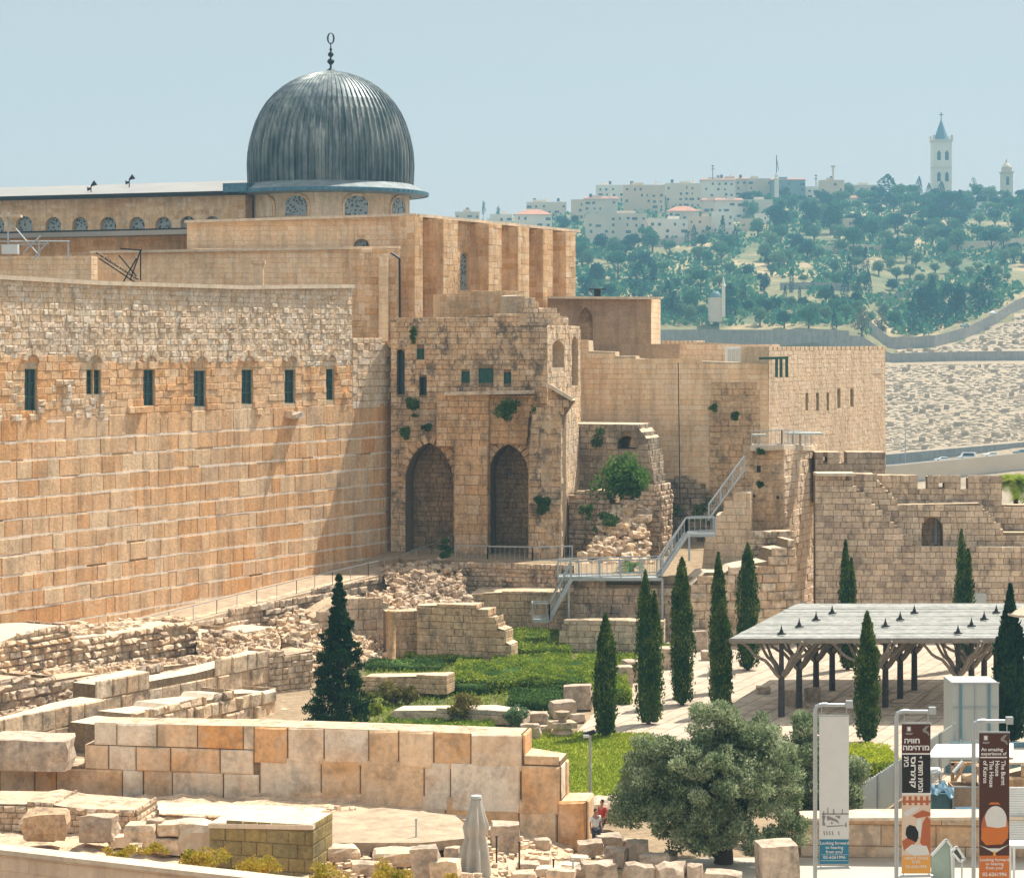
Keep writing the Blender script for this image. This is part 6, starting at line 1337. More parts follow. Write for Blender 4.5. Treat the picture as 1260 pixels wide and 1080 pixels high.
mb = MB(); mb.poly([P(1140,931,103),P(1247,931,103),P(1247,914,107),P(1152,915,107)], .05); mb.build('sheet', M['white'], cn)
for px, Y in ((1146,103.2),(1205,103.2),(1244,103.2),(1156,106.8),(1240,106.8)): mb = MB(); mb.tube([(GX(px,Y),Y,0),(GX(px,Y),Y,GZ(930 if Y < 105 else 916,Y))], .04, 8); mb.build('post', M['steel'], cn)
cn2 = empty('canopy', (GX(1262,100),104,0), 'pale canopy sheet continuing past the English banner at the right edge', 'canopy')
mb = MB(); mb.poly([P(1240,938,102),P(1320,938,102),P(1320,922,106),P(1240,922,106)], .08); mb.build('sheet', M['cap'], cn2)
for px, Y in ((1250,102.3),(1310,102.3),(1310,105.5)): mb = MB(); mb.tube([(GX(px,Y),Y,0),(GX(px,Y),Y,2.3)], .05, 8); mb.build('post', M['steel'], cn2)
# yard clutter
tf = empty('timber_trestle', (GX(1178,101),101,0), 'rough timber frame with crossed boards under the white canopy', 'frame')
for p, q, w in (((1172,101,975),(1172,101,938),.14),((1200,101,975),(1200,101,938),.14),((1170,101,939),(1202,101,939),.14)):
    mb = MB(); mb.bar(P(p[0],p[2],p[1]), P(q[0],q[2],q[1]), w); mb.build('upright' if p[0]==q[0] else 'crossbar', M['tanO'], tf)
mb = MB(); mb.bar(P(1174,962,100.8), P(1188,938,100.8), .18,.1); mb.build('plank', M['tanO'], tf); mb = MB(); mb.bar(P(1173,950,100.6), P(1185,936,100.6), .3,.08); mb.build('board', M['white'], tf)
def crate(px,py,w,h,Y,mat,label,name='crate',rz=0,d=None):
    k = Y/F; p = P(px,py,Y); W,H = w*k,h*k; D = d or W*.8; e = empty(name, tuple(p), label, name.split('_')[-1], None, rz)
    mb = MB(); t = .05
    for s in (-1,1): mb.box((s*(W/2-t/2),0,H/2),(t,D,H)); mb.box((0,s*(D/2-t/2),H/2),(W-2*t-.004,t,H))
    mb.box((0,0,t/2+.01),(W-2*t-.004,D-2*t-.004,t)); mb.build('box', mat, e, local=True)
    mb = MB()
    for s in (-1,1):
        mb.box((s*(W/2-.04),-D/2-.015,H/2),(.08,.03,H)); 
    mb.box((0,-D/2-.015,H-.04),(W-.17,.03,.08)); mb.box((0,-D/2-.015,.06),(W-.17,.03,.08)); mb.build('battens', M['steel'] if mat is M['brownw'] else mat, e, local=True); return e
crate(1187,1000,36,36,99,M['brownw'],'large grey brown bin in the yard below the timber frame','storage_bin')
crate(1156,1000,24,26,99,M['teal'],'dark green skip with a blue tarpaulin in the yard','storage_skip')
mb = MB(); vs = []; 
for i in range(9):
    for j in range(7):
        p = P(1142+i*4,970+j*2.2,98.4-.2*j+.0); vs.append((p.x,p.y,p.z+.12*math.sin(i*1.7+j)+.3*math.sin(i/8*3.14)))
mb.add(vs, [(i*7+j,i*7+j+1,(i+1)*7+j+1,(i+1)*7+j) for i in range(8) for j in range(6)]); M['tarp'] = plain('blue_tarpaulin', (.06,.13,.18), .45, 0, .3, 2); tag(mb.build('tarpaulin', M['tarp']), 'crumpled blue tarpaulin draped over the green skip', 'tarpaulin')
mb = MB(); 
for i in range(8): mb.box((GX(1190+ (i%3),97),97+.02*i,.85+i*.07),(1.3-.05*i,.8,.05),.1*math.sin(i*2))
tag(mb.build('board_pile', M['tarp']), 'pile of thin blue boards at the foot of the grey brown bin', 'boards', kind='stuff') if False else tag(mb.build('board_pile', M['tarp']), 'pile of thin blue boards at the foot of the grey brown bin', 'boards')
for i,(x,y,w,h,l) in enumerate(((1205,950,14,10,'brown rubbish bundle under the canopy, right of the timber frame'),(1192,962,16,10,'reddish bundle lying on the grey brown bin'),(1150,952,14,8,'pale sack under the left of the canopy'),(1212,942,10,9,'white sack beside the English banner pole'))):
    rock(x,y,98.8+i*.3,w,h,.6,l,500+i,.6,None,'brownw' if i == 0 else ('patch' if i == 1 else 'white'),'bundle','bundle','bundles in the work yard')
wall('excavation_bank', Pl(1236,101,1340,100), [(1232,1010),(1236,952),(1262,946),(1340,944),(1340,1010)], 1., (), 'tanO', 'mort', None, 'orange earth bank at the right edge below the pale canopy', 'bank', ch=.5, bl=(.6,1.4), prot=(.02,.2), cham=.1, jit=.06, seed=401)
pn = empty('shutter_screen', (GX(1262,96),96,0), 'pale ribbed roller screen at the right edge behind the English banner', 'screen')
mb = MB(); z0,z1 = GZ(1037,94), GZ(962,94)
for i in range(26): zz = z0+(z1-z0)*i/26; mb.box((GX(1272,93),93,zz+(z1-z0)/52),(GX(1304,93)-GX(1240,93),.06+.02*(i%2),(z1-z0)/26-.01))
mb.build('slats', M['white'], pn); mb = MB()
for px in (1240,1304): mb.bar((GX(px,93),93,.0),(GX(px,93),93,z1),.08)
mb.build('post', M['steel'], pn)
tb = empty('table', (GX(1256,88),88,0), 'white metal table at the right edge beside the English banner', 'table')
mb = MB(); mb.box((GX(1268,88),88.4,GZ(1040,88)),(1.7,.9,.06)); mb.build('tabletop', M['white'], tb)
for px in (1248,1290):
    for Y in (88.05,88.75): mb = MB(); mb.tube([(GX(px,88),Y,0),(GX(px,88),Y,GZ(1041,88))], .05, 8); mb.build('leg', M['white'], tb)
# glass frames leaning
M['glass'] = plain('greenish_glass', (.26,.33,.28), .2, 0, .1, 2, .5)
gf = empty('glass_frame', (GX(1160,90),90,0), 'greenish glass panel with sloping white rim between the middle and right banners', 'glazing')
z = lambda y: GZ(y,90)
pts = [(1146,1080),(1146,1052),(1164,1032),(1170,1040),(1172,1080)]
mb = MB(); mb.add([(GX(x,90),90,z(y)) for x,y in pts]+[(GX(x,90),90.05,z(y)) for x,y in pts], [tuple(range(5))[::-1], tuple(range(5,10))]); mb.build('pane', M['glass'], gf)
mb = MB(); 
for p, q in zip(pts[1:], pts[2:]): mb.bar((GX(p[0],90),89.97,z(p[1])),(GX(q[0],90),89.97,z(q[1])),.09)
mb.build('rim', M['white'], gf)
gf2 = empty('leaning_window', (GX(1180,89),89,0), 'small white window frame leaning behind the greenish glass panel', 'window')
pts = [(1171,1047),(1177,1041),(1187,1056),(1181,1059)]; mb = MB()
for p, q in zip(pts, pts[1:]+pts[:1]): mb.bar(P(p[0],p[1],89), P(q[0],q[1],89), .09)
mb.build('frame', M['white'], gf2); mb = MB(); mb.add([tuple(P(x,y,89.04)) for x,y in pts], [(0,1,2,3)]); mb.build('pane', M['glassd'], gf2)
mb = MB()
for x in (1174,1184): mb.bar((GX(x,89),89.1,0),(GX(x,89),89.05,GZ(1052,89)),.06)
mb.build('leg', M['steel'], gf2)
# tent tip at right edge, behind the dark conifer
tt = empty('parasol', (GX(1270,121),121,0), 'cream parasol canopy reaching in at the right edge in front of the dark conifer', 'parasol')
mb = MB(); c_ = P(1272,738,121); R_ = 1.35; vs = [tuple(c_)]+[(c_.x+R_*math.cos(R(45*i)),c_.y+R_*math.sin(R(45*i)),c_.z-.75) for i in range(8)]; mb.add(vs, [(0,i+1,(i+1)%8+1) for i in range(8)]); 
for i in range(8): mb.bar(vs[i+1], vs[(i+1)%8+1], .04, .12)
mb.build('canopy', M['cap'], tt); mb = MB(); mb.tube([(c_.x,c_.y,0),tuple(c_)], .06, 8); mb.build('pole', M['steel'], tt)
mb = MB(); mb.box((GX(1204,158),158,.65+GZ(790,158)*0),(.1,.1,1.3)); q = P(1204,737,161.5)
mb = MB(); mb.box((q.x,q.y,q.z/2+.2),(1.,.5,q.z+.4)); mb.box((q.x,q.y-.03,q.z-.3),(.8,.5,.9)); tag(mb.build('service_cabinet', M['panelw']), 'small pale cabinet against the rampart right of a twin topped cypress', 'cabinet')
# roof details on the mosque
for px, py, Y, l in ((112,239,251,'twin horn loudspeaker on the roof edge, left of the pair'),(159,231,258,'horn loudspeaker standing on the hall roof, nearer the dome'),):
    e = empty('loudspeaker', tuple(P(px,py,Y)), l, 'loudspeaker', 'loudspeakers on the hall roof'); mb = MB(); mb.tube([(0,0,-.2),(0,0,.9)], .06, 6); mb.build('stand', M['black'], e, local=True)
    mb = MB(); mb.tube([(0,0,.9),(.5,0,1.25)], [.08,.32], 10); mb.tube([(0,0,.6),(-.4,-.1,.55)], [.08,.25], 10); mb.build('horn', M['black'], e, local=True)
sf = empty('scaffold', (GX(30,188),188,20), 'light scaffold of tubes and boards at the left edge above the great wall', 'scaffold'); mb = MB()
q = lambda x, y, Y=187.5: P(x,y,Y)
for a_, b_ in (((10,262),(10,312)),((-8,262),(-8,330)),((48,296),(48,318)),((84,297),(84,318))): mb.tube([q(*a_),q(*b_)], .07, 6)
for a_, b_ in (((-10,297),(86,297)),((-10,302),(60,300)),((8,268),(46,312)),((30,310),(50,290)),((60,296),(40,320))): mb.tube([q(*a_),q(*b_)], .06, 6)
mb.build('tubes', M['steel'], sf)
mb = MB(); mb.box(tuple(q(8,266)), (2.4,1.6,.18), .1); mb.build('boards', M['cap'], sf); mb = MB(); mb.box(tuple(q(13,307,187)), (1.3,.8,.75)); mb.build('bin', M['white'], sf)
rs = empty('roof_steps', (GX(145,190),190,20), 'collapsed dark metal steps leaning on the roof between the parapet walls', 'steps'); mb = MB(); q = lambda x, y, Y=189.0: P(x,y,Y)
for a_, b_ in (((118,311),(170,344)),((122,318),(170,350)),((146,314),(168,340)),((173,308),(160,345)),((173,308),(173,345)),((148,306),(175,308)),((150,350),(168,318))): mb.bar(q(*a_),q(*b_), .1)
mb.build('frame', M['black'], rs); mb = MB()
for i in range(8): mb.bar(q(122+6*i,315+4*i), q(124+6*i,311+4*i), .5, .08)
mb.build('tread', M['city'], rs)
# ================================================================ FAR HILLSIDE
M['h1'] = plain('house_cream', (.62,.53,.41), .9, 0, .08, .1); M['h2'] = plain('house_white', (.72,.65,.54), .9, 0, .06, .1); M['h3'] = plain('house_sand', (.60,.47,.33), .9, 0, .1, .1); M['h4'] = plain('house_grey', (.20,.26,.28), .9, 0, .1, .1)
M['tile'] = plain('red_roof_tile', (.46,.21,.13), .9, 0, .15, .3); M['wing'] = plain('far_window_dark', (.05,.07,.08), .4, 0, .2, .1); M['fwall'] = stone('far_grey_wall', [(.34,.31,.27)], stain=(.25,.23,.2), stain_amt=.4, stain_scale=.05, mott=.2, grain=.5); M['road'] = plain('asphalt', (.12,.12,.12), .9, 0, .15, .2)
wrg = random.Random(12)
ORD = ['first','second','third','fourth','fifth','sixth','seventh','eighth','ninth','tenth','eleventh','twelfth','thirteenth','fourteenth','fifteenth','sixteenth','seventeenth','eighteenth','nineteenth','twentieth']+['twenty '+x for x in ('first','second','third','fourth','fifth','sixth','seventh','eighth','ninth')]+['thirtieth']+['thirty '+x for x in ('first','second','third','fourth','fifth','sixth','seventh','eighth','ninth')]+['fortieth']+['forty '+x for x in ('first','second','third','fourth','fifth','sixth','seventh','eighth','ninth')]
def house(px0, px1, yt, yb, Y, style, label, roof=None, tanks=0, name='house', rows=None, arched=False, mat=None, group='houses on the far ridge'):
    if yb > tab((px0+px1)/2, SK)+3: Y = min(Y, fy((px0+px1)/2, yb)+3)
    k = Y/F; x0, x1 = GX(px0,Y), GX(px1,Y); W = x1-x0; zt = GZ(yt,Y); zb = GZ(yb,Y)-2; D = max(8, W*.7)
    e = empty(name, ((x0+x1)/2, Y, zb), label, 'house' if name == 'house' else name.replace('_',' '), group); H = zt-zb; rh = 0
    if roof == 'hip': rh = min(3.2, H*.3)
    mb = MB(); mb.box((0, D/2, (H-rh)/2), (W, D, H-rh)); 
    if roof != 'hip':
        for s in (-1,1): mb.box((s*(W/2-.15), D/2, H+.35), (.3, D, .7)); mb.box((0, D/2+s*(D/2-.15), H+.35), (W-.604, .3, .7))
        if W > 12: mb.box((W*wrg.uniform(-.25,.25), D*.5, H+1.2), (W*.3, D*.4, 2.4))
    mb.build('wall', M[mat or style], e, local=True)
    if roof:
        o = .7; mb = MB()
        if roof == 'hip':
            vs = [(-W/2-o,-o,H-rh+.02),(W/2+o,-o,H-rh+.02),(W/2+o,D+o,H-rh+.02),(-W/2-o,D+o,H-rh+.02),(-W*.18,D*.45,H),(W*.18,D*.45,H)]
            mb.add(vs, [(0,1,5,4),(1,2,5),(2,3,4,5),(3,0,4),(0,3,2,1)])
        else: mb.add([(-W/2-o,-o,H+.05),(W/2+o,-o,H+.05),(W/2,D*.5,H+1.8),(-W/2,D*.5,H+1.8),(-W/2-o,D,H+.05),(W/2+o,D,H+.05)], [(0,1,2,3),(3,2,5,4),(0,3,4),(1,5,2)])
        mb.build('roof', M['tile'], e, local=True)
    nr = rows or max(1, int((H-2)/3.6)); nc = max(2, min(9, int(W/3.6)))
    for r in range(nr):
        for c in range(nc):
            if wrg.random() < .35: continue
            ww = wrg.choice((.8,1.1,1.3,1.6,2.8)); wh = wrg.uniform(1.2,1.7); x = -W/2+(c+.5+wrg.uniform(-.12,.12))*W/nc; z = (H-rh)-2.2-r*3.5+wrg.uniform(-.3,.3)
            if z < 1: continue
            mb = MB(); mb.box((x,-.03,z),(ww,.16,wh)); 
            if arched: mb.lathe([(ww/2,0),(0.01,0)], (x,-.1,z+wh/2), 8)
            mb.build('window', M['wing'], e, local=True)
    for t in range(tanks):
        mb = MB(); x = -W*.3+t*W*.6/max(1,tanks-1) if tanks > 1 else 0; mb.lathe([(0,1.4),(.9,1.4),(.9,3.4),(0,3.5)], (x,D*.4,H), 10)
        for s in (-1,1): mb.bar((x+s*.6,D*.4,H-.1),(x+s*.6,D*.4,H+1.5),.15)
        mb.build('water_tank', M['wing'] if t % 2 == 0 else M['h2'], e, local=True)
    return e
for a in (
 (560,590,262,276,1430,'h3','long low sand coloured house on the ridge, leftmost, just right of the mosque',None,1),
 (603,630,265,281,1420,'h2','small pale house left of the red hipped roof near the mosque',None,0),
 (633,679,257,285,1400,'h2','white house with wide red hipped roof, nearest the mosque flank','hip',0),
 (648,697,250,266,1440,'h1','flat roofed house with three water tanks behind the red hipped roof',None,3),
 (703,719,247,276,1440,'h3','narrow plain tower like house left of the long cream terrace',None,0),
 (719,760,245,268,1430,'h1','house with thin red roof edge on the left of the village','gable',2),
 (734,768,229,246,1480,'h2','cream house on the crest with a square stair head, left of the tallest block',None,1),
 (768,818,229,263,1460,'h3','broad cream apartment block on the crest with one dark tank',None,2),
 (819,863,227,258,1465,'h1','cream apartment block with deep dark balconies right of the broad crest block',None,2),
 (864,905,222,244,1470,'h2','house on the crest under a low red gable and an antenna','gable',1),
 (722,796,264,300,1370,'h1','large terraced white apartment building at the left front of the village',None,0),
 (797,846,271,298,1360,'h2','long pale house with arched windows above the stone garden wall',None,1),
 (821,860,253,272,1400,'h1','square villa with a red pyramid roof in the middle of the village','hip',0),
 (838,864,240,256,1430,'h2','bright white gabled house behind the red pyramid roof',None,2),
 (865,911,247,266,1410,'h1','house with a long red roof strip, right of the red pyramid roof','gable',0),
 (847,876,268,290,1365,'h3','sand coloured house with balconies below the red pyramid roof',None,0),
 (877,903,262,288,1368,'h2','pale two storey house right of the sand coloured balcony house',None,0),
 (881,920,221,243,1475,'h1','cream crest house under a red roof and a cluster of dark tanks','gable',3),
 (920,949,221,243,1470,'h3','cream crest house with a dark roof pergola and two lit windows',None,0),
 (950,991,222,246,1460,'h4','slate coloured crest house with red roof and white window band beside the minaret','gable',0),
 (881,914,247,272,1405,'h2','white house with red roof strip at the right of the village','gable',0),
 (912,951,247,271,1400,'h1','plain cream house below the dark roof pergola',None,0),
 (992,1008,231,246,1470,'h2','small pale house right of the slate coloured crest house',None,0),
 (1009,1039,223,246,1470,'h3','cream house with a mast, dark tank and blank walls on the crest',None,1),
 (1040,1080,229,241,1480,'h1','low wide pale hall with rounded roof on the crest left of the church',None,0),
 (1036,1054,244,252,1450,'h2','tiny house with red roof among trees below the rounded hall','gable',0),
 (1100,1117,244,252,1450,'h2','tiny house with red roof left of the church tower','gable',0),
 (1195,1219,250,261,1440,'h2','pale house half hidden in trees between the two bell towers',None,0),
 (1030,1052,270,290,1330,'h3','sand coloured blank wall house among dark trees in the middle of the hill',None,0)):
    px0,px1,yt,yb,Y,st_,lab,rf_,tk = a; house(px0,px1,yt,yb,Y,st_,lab,rf_,tk,arched='arched' in lab)
VL = [(706,276,12),(727,283,16),(748,290,14),(768,296,18),(786,291,14),(805,284,18),(826,292,16),(843,284,14),(862,291,16),(884,283,14),(899,294,16),(921,284,18),(938,276,16),(956,268,14)]
for i, (px, yb, w) in enumerate(VL):
    house(px-w/2, px+w/2, yb-w*.75, yb, 1400, ['h2','h1','h3'][i % 3], 'small '+['white','cream','sandy'][i % 3]+' house low in the far village, '+ORD[i]+' of the row from the left', 'hip' if i in (3,9) else None, i % 2, group='small houses low in the far village')
# church bell tower
ct = empty('bell_tower', (GX(1158,1500),1500,GZ(245,1500)), 'tall pale square bell tower with pointed blue grey spire on the ridge', 'tower')
k = 1500/F; x = GX(1158,1500); zb = GZ(250,1500)
def tbox(mb, cx, w, y0, y1, dy=0.): mb.box((GX(cx,1500),1500+dy,(GZ(y0,1500)+GZ(y1,1500))/2), (w*k,w*k,(y1-y0)*k))
mb = MB(); tbox(mb,1158,22,174,252); mb.build('shaft', M['h2'], ct)
mb = MB(); tbox(mb,1158,23.2,206,207); mb.build('string_course', M['h1'], ct); mb = MB(); tbox(mb,1158,24,172.5,175)
for dx in (-11,11):
    for dy in (-11,11): mb.box((x+dx*k,1500+dy*k,GZ(171,1500)),(1.3,1.3,4))
mb.build('cornice', M['h1'], ct)
mb = MB(); n = 8; vs = [(x+9.5*k*math.cos(R(45*i+22.5)),1500+9.5*k*math.sin(R(45*i+22.5)),GZ(173,1500)) for i in range(8)]+[(x,1500,GZ(146,1500))]; mb.add(vs, [(i,(i+1)%8,8) for i in range(8)]); M['spire'] = plain('blue_grey_spire', (.10,.17,.20), .6, .1, .15, .2); mb.build('spire', M['spire'], ct)
mb = MB(); mb.bar((x,1500,GZ(147,1500)),(x,1500,GZ(138,1500)),.5); mb.bar((x-1.4,1500,GZ(141.5,1500)),(x+1.4,1500,GZ(141.5,1500)),.5); mb.build('cross', M['wing'], ct)
for y0, y1 in ((187,198),(213,224)):
    for cx in (1153.3,1163):
        mb = MB(); z0, z1 = GZ(y1,1500), GZ(y0,1500); w = 1.15; X0 = GX(cx,1500); Yf = 1500-11*k-.15
        vs = [(X0-w,Yf,z0),(X0+w,Yf,z0),(X0+w,Yf,z1-1),(X0,Yf,z1+.6),(X0-w,Yf,z1-1)]; mb.add(vs+[(a,b+.3,c) for a,b,c in vs], [tuple(range(5)),(9,8,7,6,5)]+[(i,i+5,(i+1)%5+5,(i+1)%5) for i in range(5)]); mb.build('window', M['wing'], ct)
c2 = empty('bell_tower', (GX(1238.5,1480),1480,GZ(245,1480)), 'smaller domed bell tower on the ridge near the right edge', 'tower'); k = 1480/F; x = GX(1238.5,1480)
mb = MB(); mb.box((x,1480,(GZ(252,1480)+GZ(213,1480))/2),(13*k,13*k,39*k)); mb.build('shaft', M['h1'], c2)
mb = MB(); mb.box((x,1480,GZ(212.5,1480)),(15.5*k,15.5*k,1.6*k)); mb.box((x,1480,GZ(209,1480)),(11*k,11*k,5*k)); mb.lathe([(6.2*k,0),(5.5*k,2*k),(3.5*k,4.5*k),(1.4*k,6.5*k),(1.2*k,8.5*k),(0,12*k)], (x,1480,GZ(206.6,1480)), 10); mb.build('cap', M['h3'], c2)
for y0,y1 in ((218,228),): mb = MB(); mb.box((x,1480-6.5*k-.1,GZ(223,1480)),(3.6*k,.4,10*k)); mb.build('window', M['wing'], c2)
mn = empty('minaret', (GX(955.5,1450),1450,GZ(245,1450)), 'slim minaret with a lattice mast beside the slate coloured crest house', 'minaret'); k = 1450/F; x = GX(955.5,1450)
mb = MB(); mb.lathe([(2.6*k,-30*k),(2.6*k,-8*k),(3.3*k,-7.5*k),(3.3*k,-6.5*k),(2.2*k,-6*k),(2.*k,-2*k),(.8*k,0),(0,1*k)], (x,1450,GZ(213,1450)), 12); mb.build('shaft', M['h2'], mn)
mb = MB(); mb.bar((x,1450,GZ(214,1450)),(x,1450,GZ(191,1450)),.5); mb.bar((x,1450,GZ(196,1450)),(x+2.6*k,1450,GZ(210,1450)),.35); mb.bar((x,1450,GZ(200,1450)),(x+1.4*k,1450,GZ(200,1450)),.4); mb.build('mast', M['wing'], mn)
for px, y0, y1, l in ((1025,224,204,'short mast with a flat head on the crest left of the church'),(877,222,203,'thin antenna on the red gabled crest house'),(1004,235,215,'hair thin antenna right of the slate coloured house')):
    mb = MB(); x = GX(px,1472); w = .9 if px == 1025 else .45; mb.bar((x,1472,GZ(y0+4,1472)),(x,1472,GZ(y1,1472)),w)
    mb.box((x,1472,GZ(y1+1,1472)),(2.6 if px == 1025 else 2.,.8,1.2 if px == 1025 else .4)); mb.box((x,1472,GZ(y1+5,1472)),(2.,.5,.4)); tag(mb.build('mast', M['h3'] if px == 1025 else M['wing']), l, 'mast')
# chapel
ch = empty('chapel', (GX(886,890),890,GZ(392,890)), 'small pale domed chapel among cypresses above the grey wall', 'chapel'); k = 890/F
mb = MB(); mb.box((GX(881,890),894,(GZ(396,890)+GZ(366,890))/2),(15*k,10,30*k)); mb.build('wall', M['h1'], ch)
mb = MB(); mb.lathe([(7*k*math.cos(t),8*k*math.sin(t)) for t in [i*math.pi/16 for i in range(9)]], (GX(882,890),894,GZ(366,890)), 20); mb.build('dome', M['spire'], ch)
mb = MB(); mb.box((GX(890,890),889,(GZ(390,890)+GZ(352,890))/2),(4*k,4*k,38*k)); mb.lathe([(3*k,0),(1.5*k,3*k),(1.*k,9*k),(0,12*k)], (GX(890,890),889,GZ(352,890)), 8); mb.build('belfry', M['h2'], ch)
# far walls following the ground
RT = [(1030,575),(1094,572),(1262,558),(1350,552)]
zr = lambda px: GZ(tab(px,RT), 690)
def fwall(name, pts, h, t, label, mat='fwall', cat='wall'):
    mb = MB(); P_ = []
    for (a,Ya),(b_,Yb) in zip(pts, pts[1:]):
        n = max(2, int(abs(b_-a)/6))
        for i in range(n+(0)): P_.append((a+(b_-a)*i/n, Ya+(Yb-Ya)*i/n))
    P_.append(pts[-1])
    vs = []
    for px, Y in P_: x = GX(px,Y); z = zr(px) if name[:4] == 'road' else hz(px,Y); vs += [(x,Y,z-5),(x,Y,z+h),(x,Y+t,z+h),(x,Y+t,z-5)]
    mb.add(vs, [(4*i+j, 4*i+4+j, 4*i+4+(j+1)%4, 4*i+(j+1)%4) for i in range(len(P_)-1) for j in range(4)]+[(0,1,2,3),tuple(4*(len(P_)-1)+j for j in (3,2,1,0))])
    return tag(mb.build(name, M[mat]), label, cat)
fwall('boundary_wall', [(780,868),(960,868),(1000,870),(1045,866)], 5.2, 1.2, 'long grey boundary wall below the dark trees, just above the battlement')
fwall('boundary_wall', [(1045,866),(1090,864),(1180,866),(1300,866)], 3.4, 1.2, 'grey boundary wall running level across the top of the cemetery')
fwall('boundary_wall', [(1070,893),(1100,898),(1150,905),(1190,925),(1225,945),(1262,972),(1300,990)], 4.6, 1.2, 'grey boundary wall climbing diagonally to the right edge between trees and graves')
fwall('boundary_wall', [(1170,fy(1170,310)),(1210,fy(1210,308)),(1262,fy(1262,304)),(1300,fy(1300,302))], 5., 1.2, 'pale garden wall among trees high on the right of the hill','h3')
fwall('terrace_wall', [(1010,fy(1010,312)),(1060,fy(1060,310)),(1105,fy(1105,310))], 4., 1.2, 'pale terrace wall in the middle of the wooded hill','h3')
fwall('terrace_wall', [(960,fy(960,357)),(1000,fy(1000,356)),(1050,fy(1050,358))], 3.2, 1.2, 'grey terrace wall behind the slim cypresses above the dry orchard')
fwall('terrace_wall', [(790,fy(790,306)),(830,fy(830,302)),(870,fy(870,296))], 4., 1.2, 'grey garden wall sloping up below the house with arched windows')
fwall('terrace_wall', [(1085,fy(1085,365)),(1120,fy(1120,364)),(1145,fy(1145,366))], 2.5, 1.2, 'low field wall beneath the dry orchard on the right','fwall')
fwall('road_wall', [(1040,694),(1100,696),(1180,700),(1262,703),(1340,706)], 2.9, 1.2, 'grey retaining wall behind the parked cars in the valley')
fwall('road_parapet', [(1040,676),(1100,677),(1180,681),(1262,686),(1340,688)], .5, 1.0, 'pale stone parapet in front of the valley road', 'h3')
mb = MB(); vs = []
L_ = [(1030,677.5,691.5),(1100,678.5,693),(1180,682.5,698),(1262,687.5,702),(1350,689.5,705)]; L2 = []
for (a,y0,y1),(b_,y2,y3) in zip(L_, L_[1:]):
    for i in range(8): t = i/8; L2.append((a+(b_-a)*t, y0+(y2-y0)*t, y1+(y3-y1)*t))
for px, y0, y1 in L2: z_ = zr(px); vs += [(GX(px,y0),y0,z_),(GX(px,y1),y1,z_)]
mb.add(vs, [(2*i,2*i+2,2*i+3,2*i+1) for i in range(len(L2)-1)]); rd_ = mb.build('road', M['road']); tag(rd_, kind='structure')
def car(px, py, Y, rz, mat, label, van=False, proto=None):
    e = empty('parked_car', tuple(P(px,py,Y)), label, 'van' if van else 'car', 'cars on the valley roads', rz); Lh = 2.6 if van else 2.2; h = 1.35 if van else .95
    mb = MB(); sec = [(-Lh,.35,.75),(-Lh,.35,h if not van else 1.2),(-Lh+.9,.3,h),(-Lh*.45,.3,h+.1),(Lh*.95,.3,h),(Lh,.35,.6)]
    def prism(pr, w, zoff=0):
        n = len(pr); vs = [(x,-w,z) for x,z in pr]+[(x,w,z) for x,z in pr]; mb.add(vs, [tuple(range(n)),tuple(range(2*n-1,n-1,-1))]+[(i,i+n,(i+1)%n+n,(i+1)%n) for i in range(n)])
    top = 2.1 if van else 1.45
    prism([(-Lh,.35),(-Lh,.8),(-Lh+.15,.92),(-Lh*.5,1.0),(Lh*.9,1.02),(Lh,.85),(Lh,.35)], .88); prism([(-Lh*.42,1.),(-Lh*.12,top-.03),(-Lh*.05,top),(Lh*.7,top),(Lh*.92,1.)] if not van else [(-Lh*.75,1.),(-Lh*.5,top),(Lh*.95,top),(Lh,1.)], .78)
    mb.build('body', mat, e, local=True)
    mb = MB(); a_ = -Lh*.3 if not van else -Lh*.6
    for s in (-1,1): prism([(a_-.02,1.05),(a_+.3,top-.12),(Lh*.66,top-.12),(Lh*.8,1.05)], .8)
    mb.build('window', M['wing'], e, local=True)
    for sx in (-1,1):
        for sy in (-1,1): mb = MB(); mb.tube([(sx*Lh*.62,sy*.72,.34),(sx*Lh*.62,sy*.9,.34)], .34, 12); mb.build('wheel', M['black'], e, local=True)
M['carw'] = plain('white_car_paint', (.75,.77,.78), .3, 0, .02, 1, .5); M['carg'] = plain('grey_car_paint', (.18,.25,.27), .3, .3, .02, 1, .5)
for px, mt, vn, l in ((1159,'carw',0,'white hatchback parked on the valley road, leftmost'),(1190,'carw',1,'white van parked on the valley road'),(1219,'carw',0,'white car with only its roof showing over the road parapet, right of the van'),(1256,'carg',0,'grey car on the valley road at the right edge')):
    Y = 682+ (px-1150)*.05; car(px, HY-(zr(px)-HC)/Y*F, Y, .05, M[mt], l, bool(vn))
car(1222,387,940,1.1,M['carw'],'white car on the upper road beside the diagonal wall')
car(1187,403,916,.9,M['carg'],'grey green car lower down beside the diagonal wall')
for px, Y, y1, l in ((1114,690,528,'thin lamp post at the valley road'),): mb = MB(); mb.tube([(GX(px,Y),Y,zr(px)),(GX(px,Y),Y,GZ(y1,Y))], .14, 6); mb.box((GX(px,Y)+.5,Y,GZ(y1,Y)),(1.4,.2,.15)); tag(mb.build('lamp_post', M['steel']), l, 'lamp')
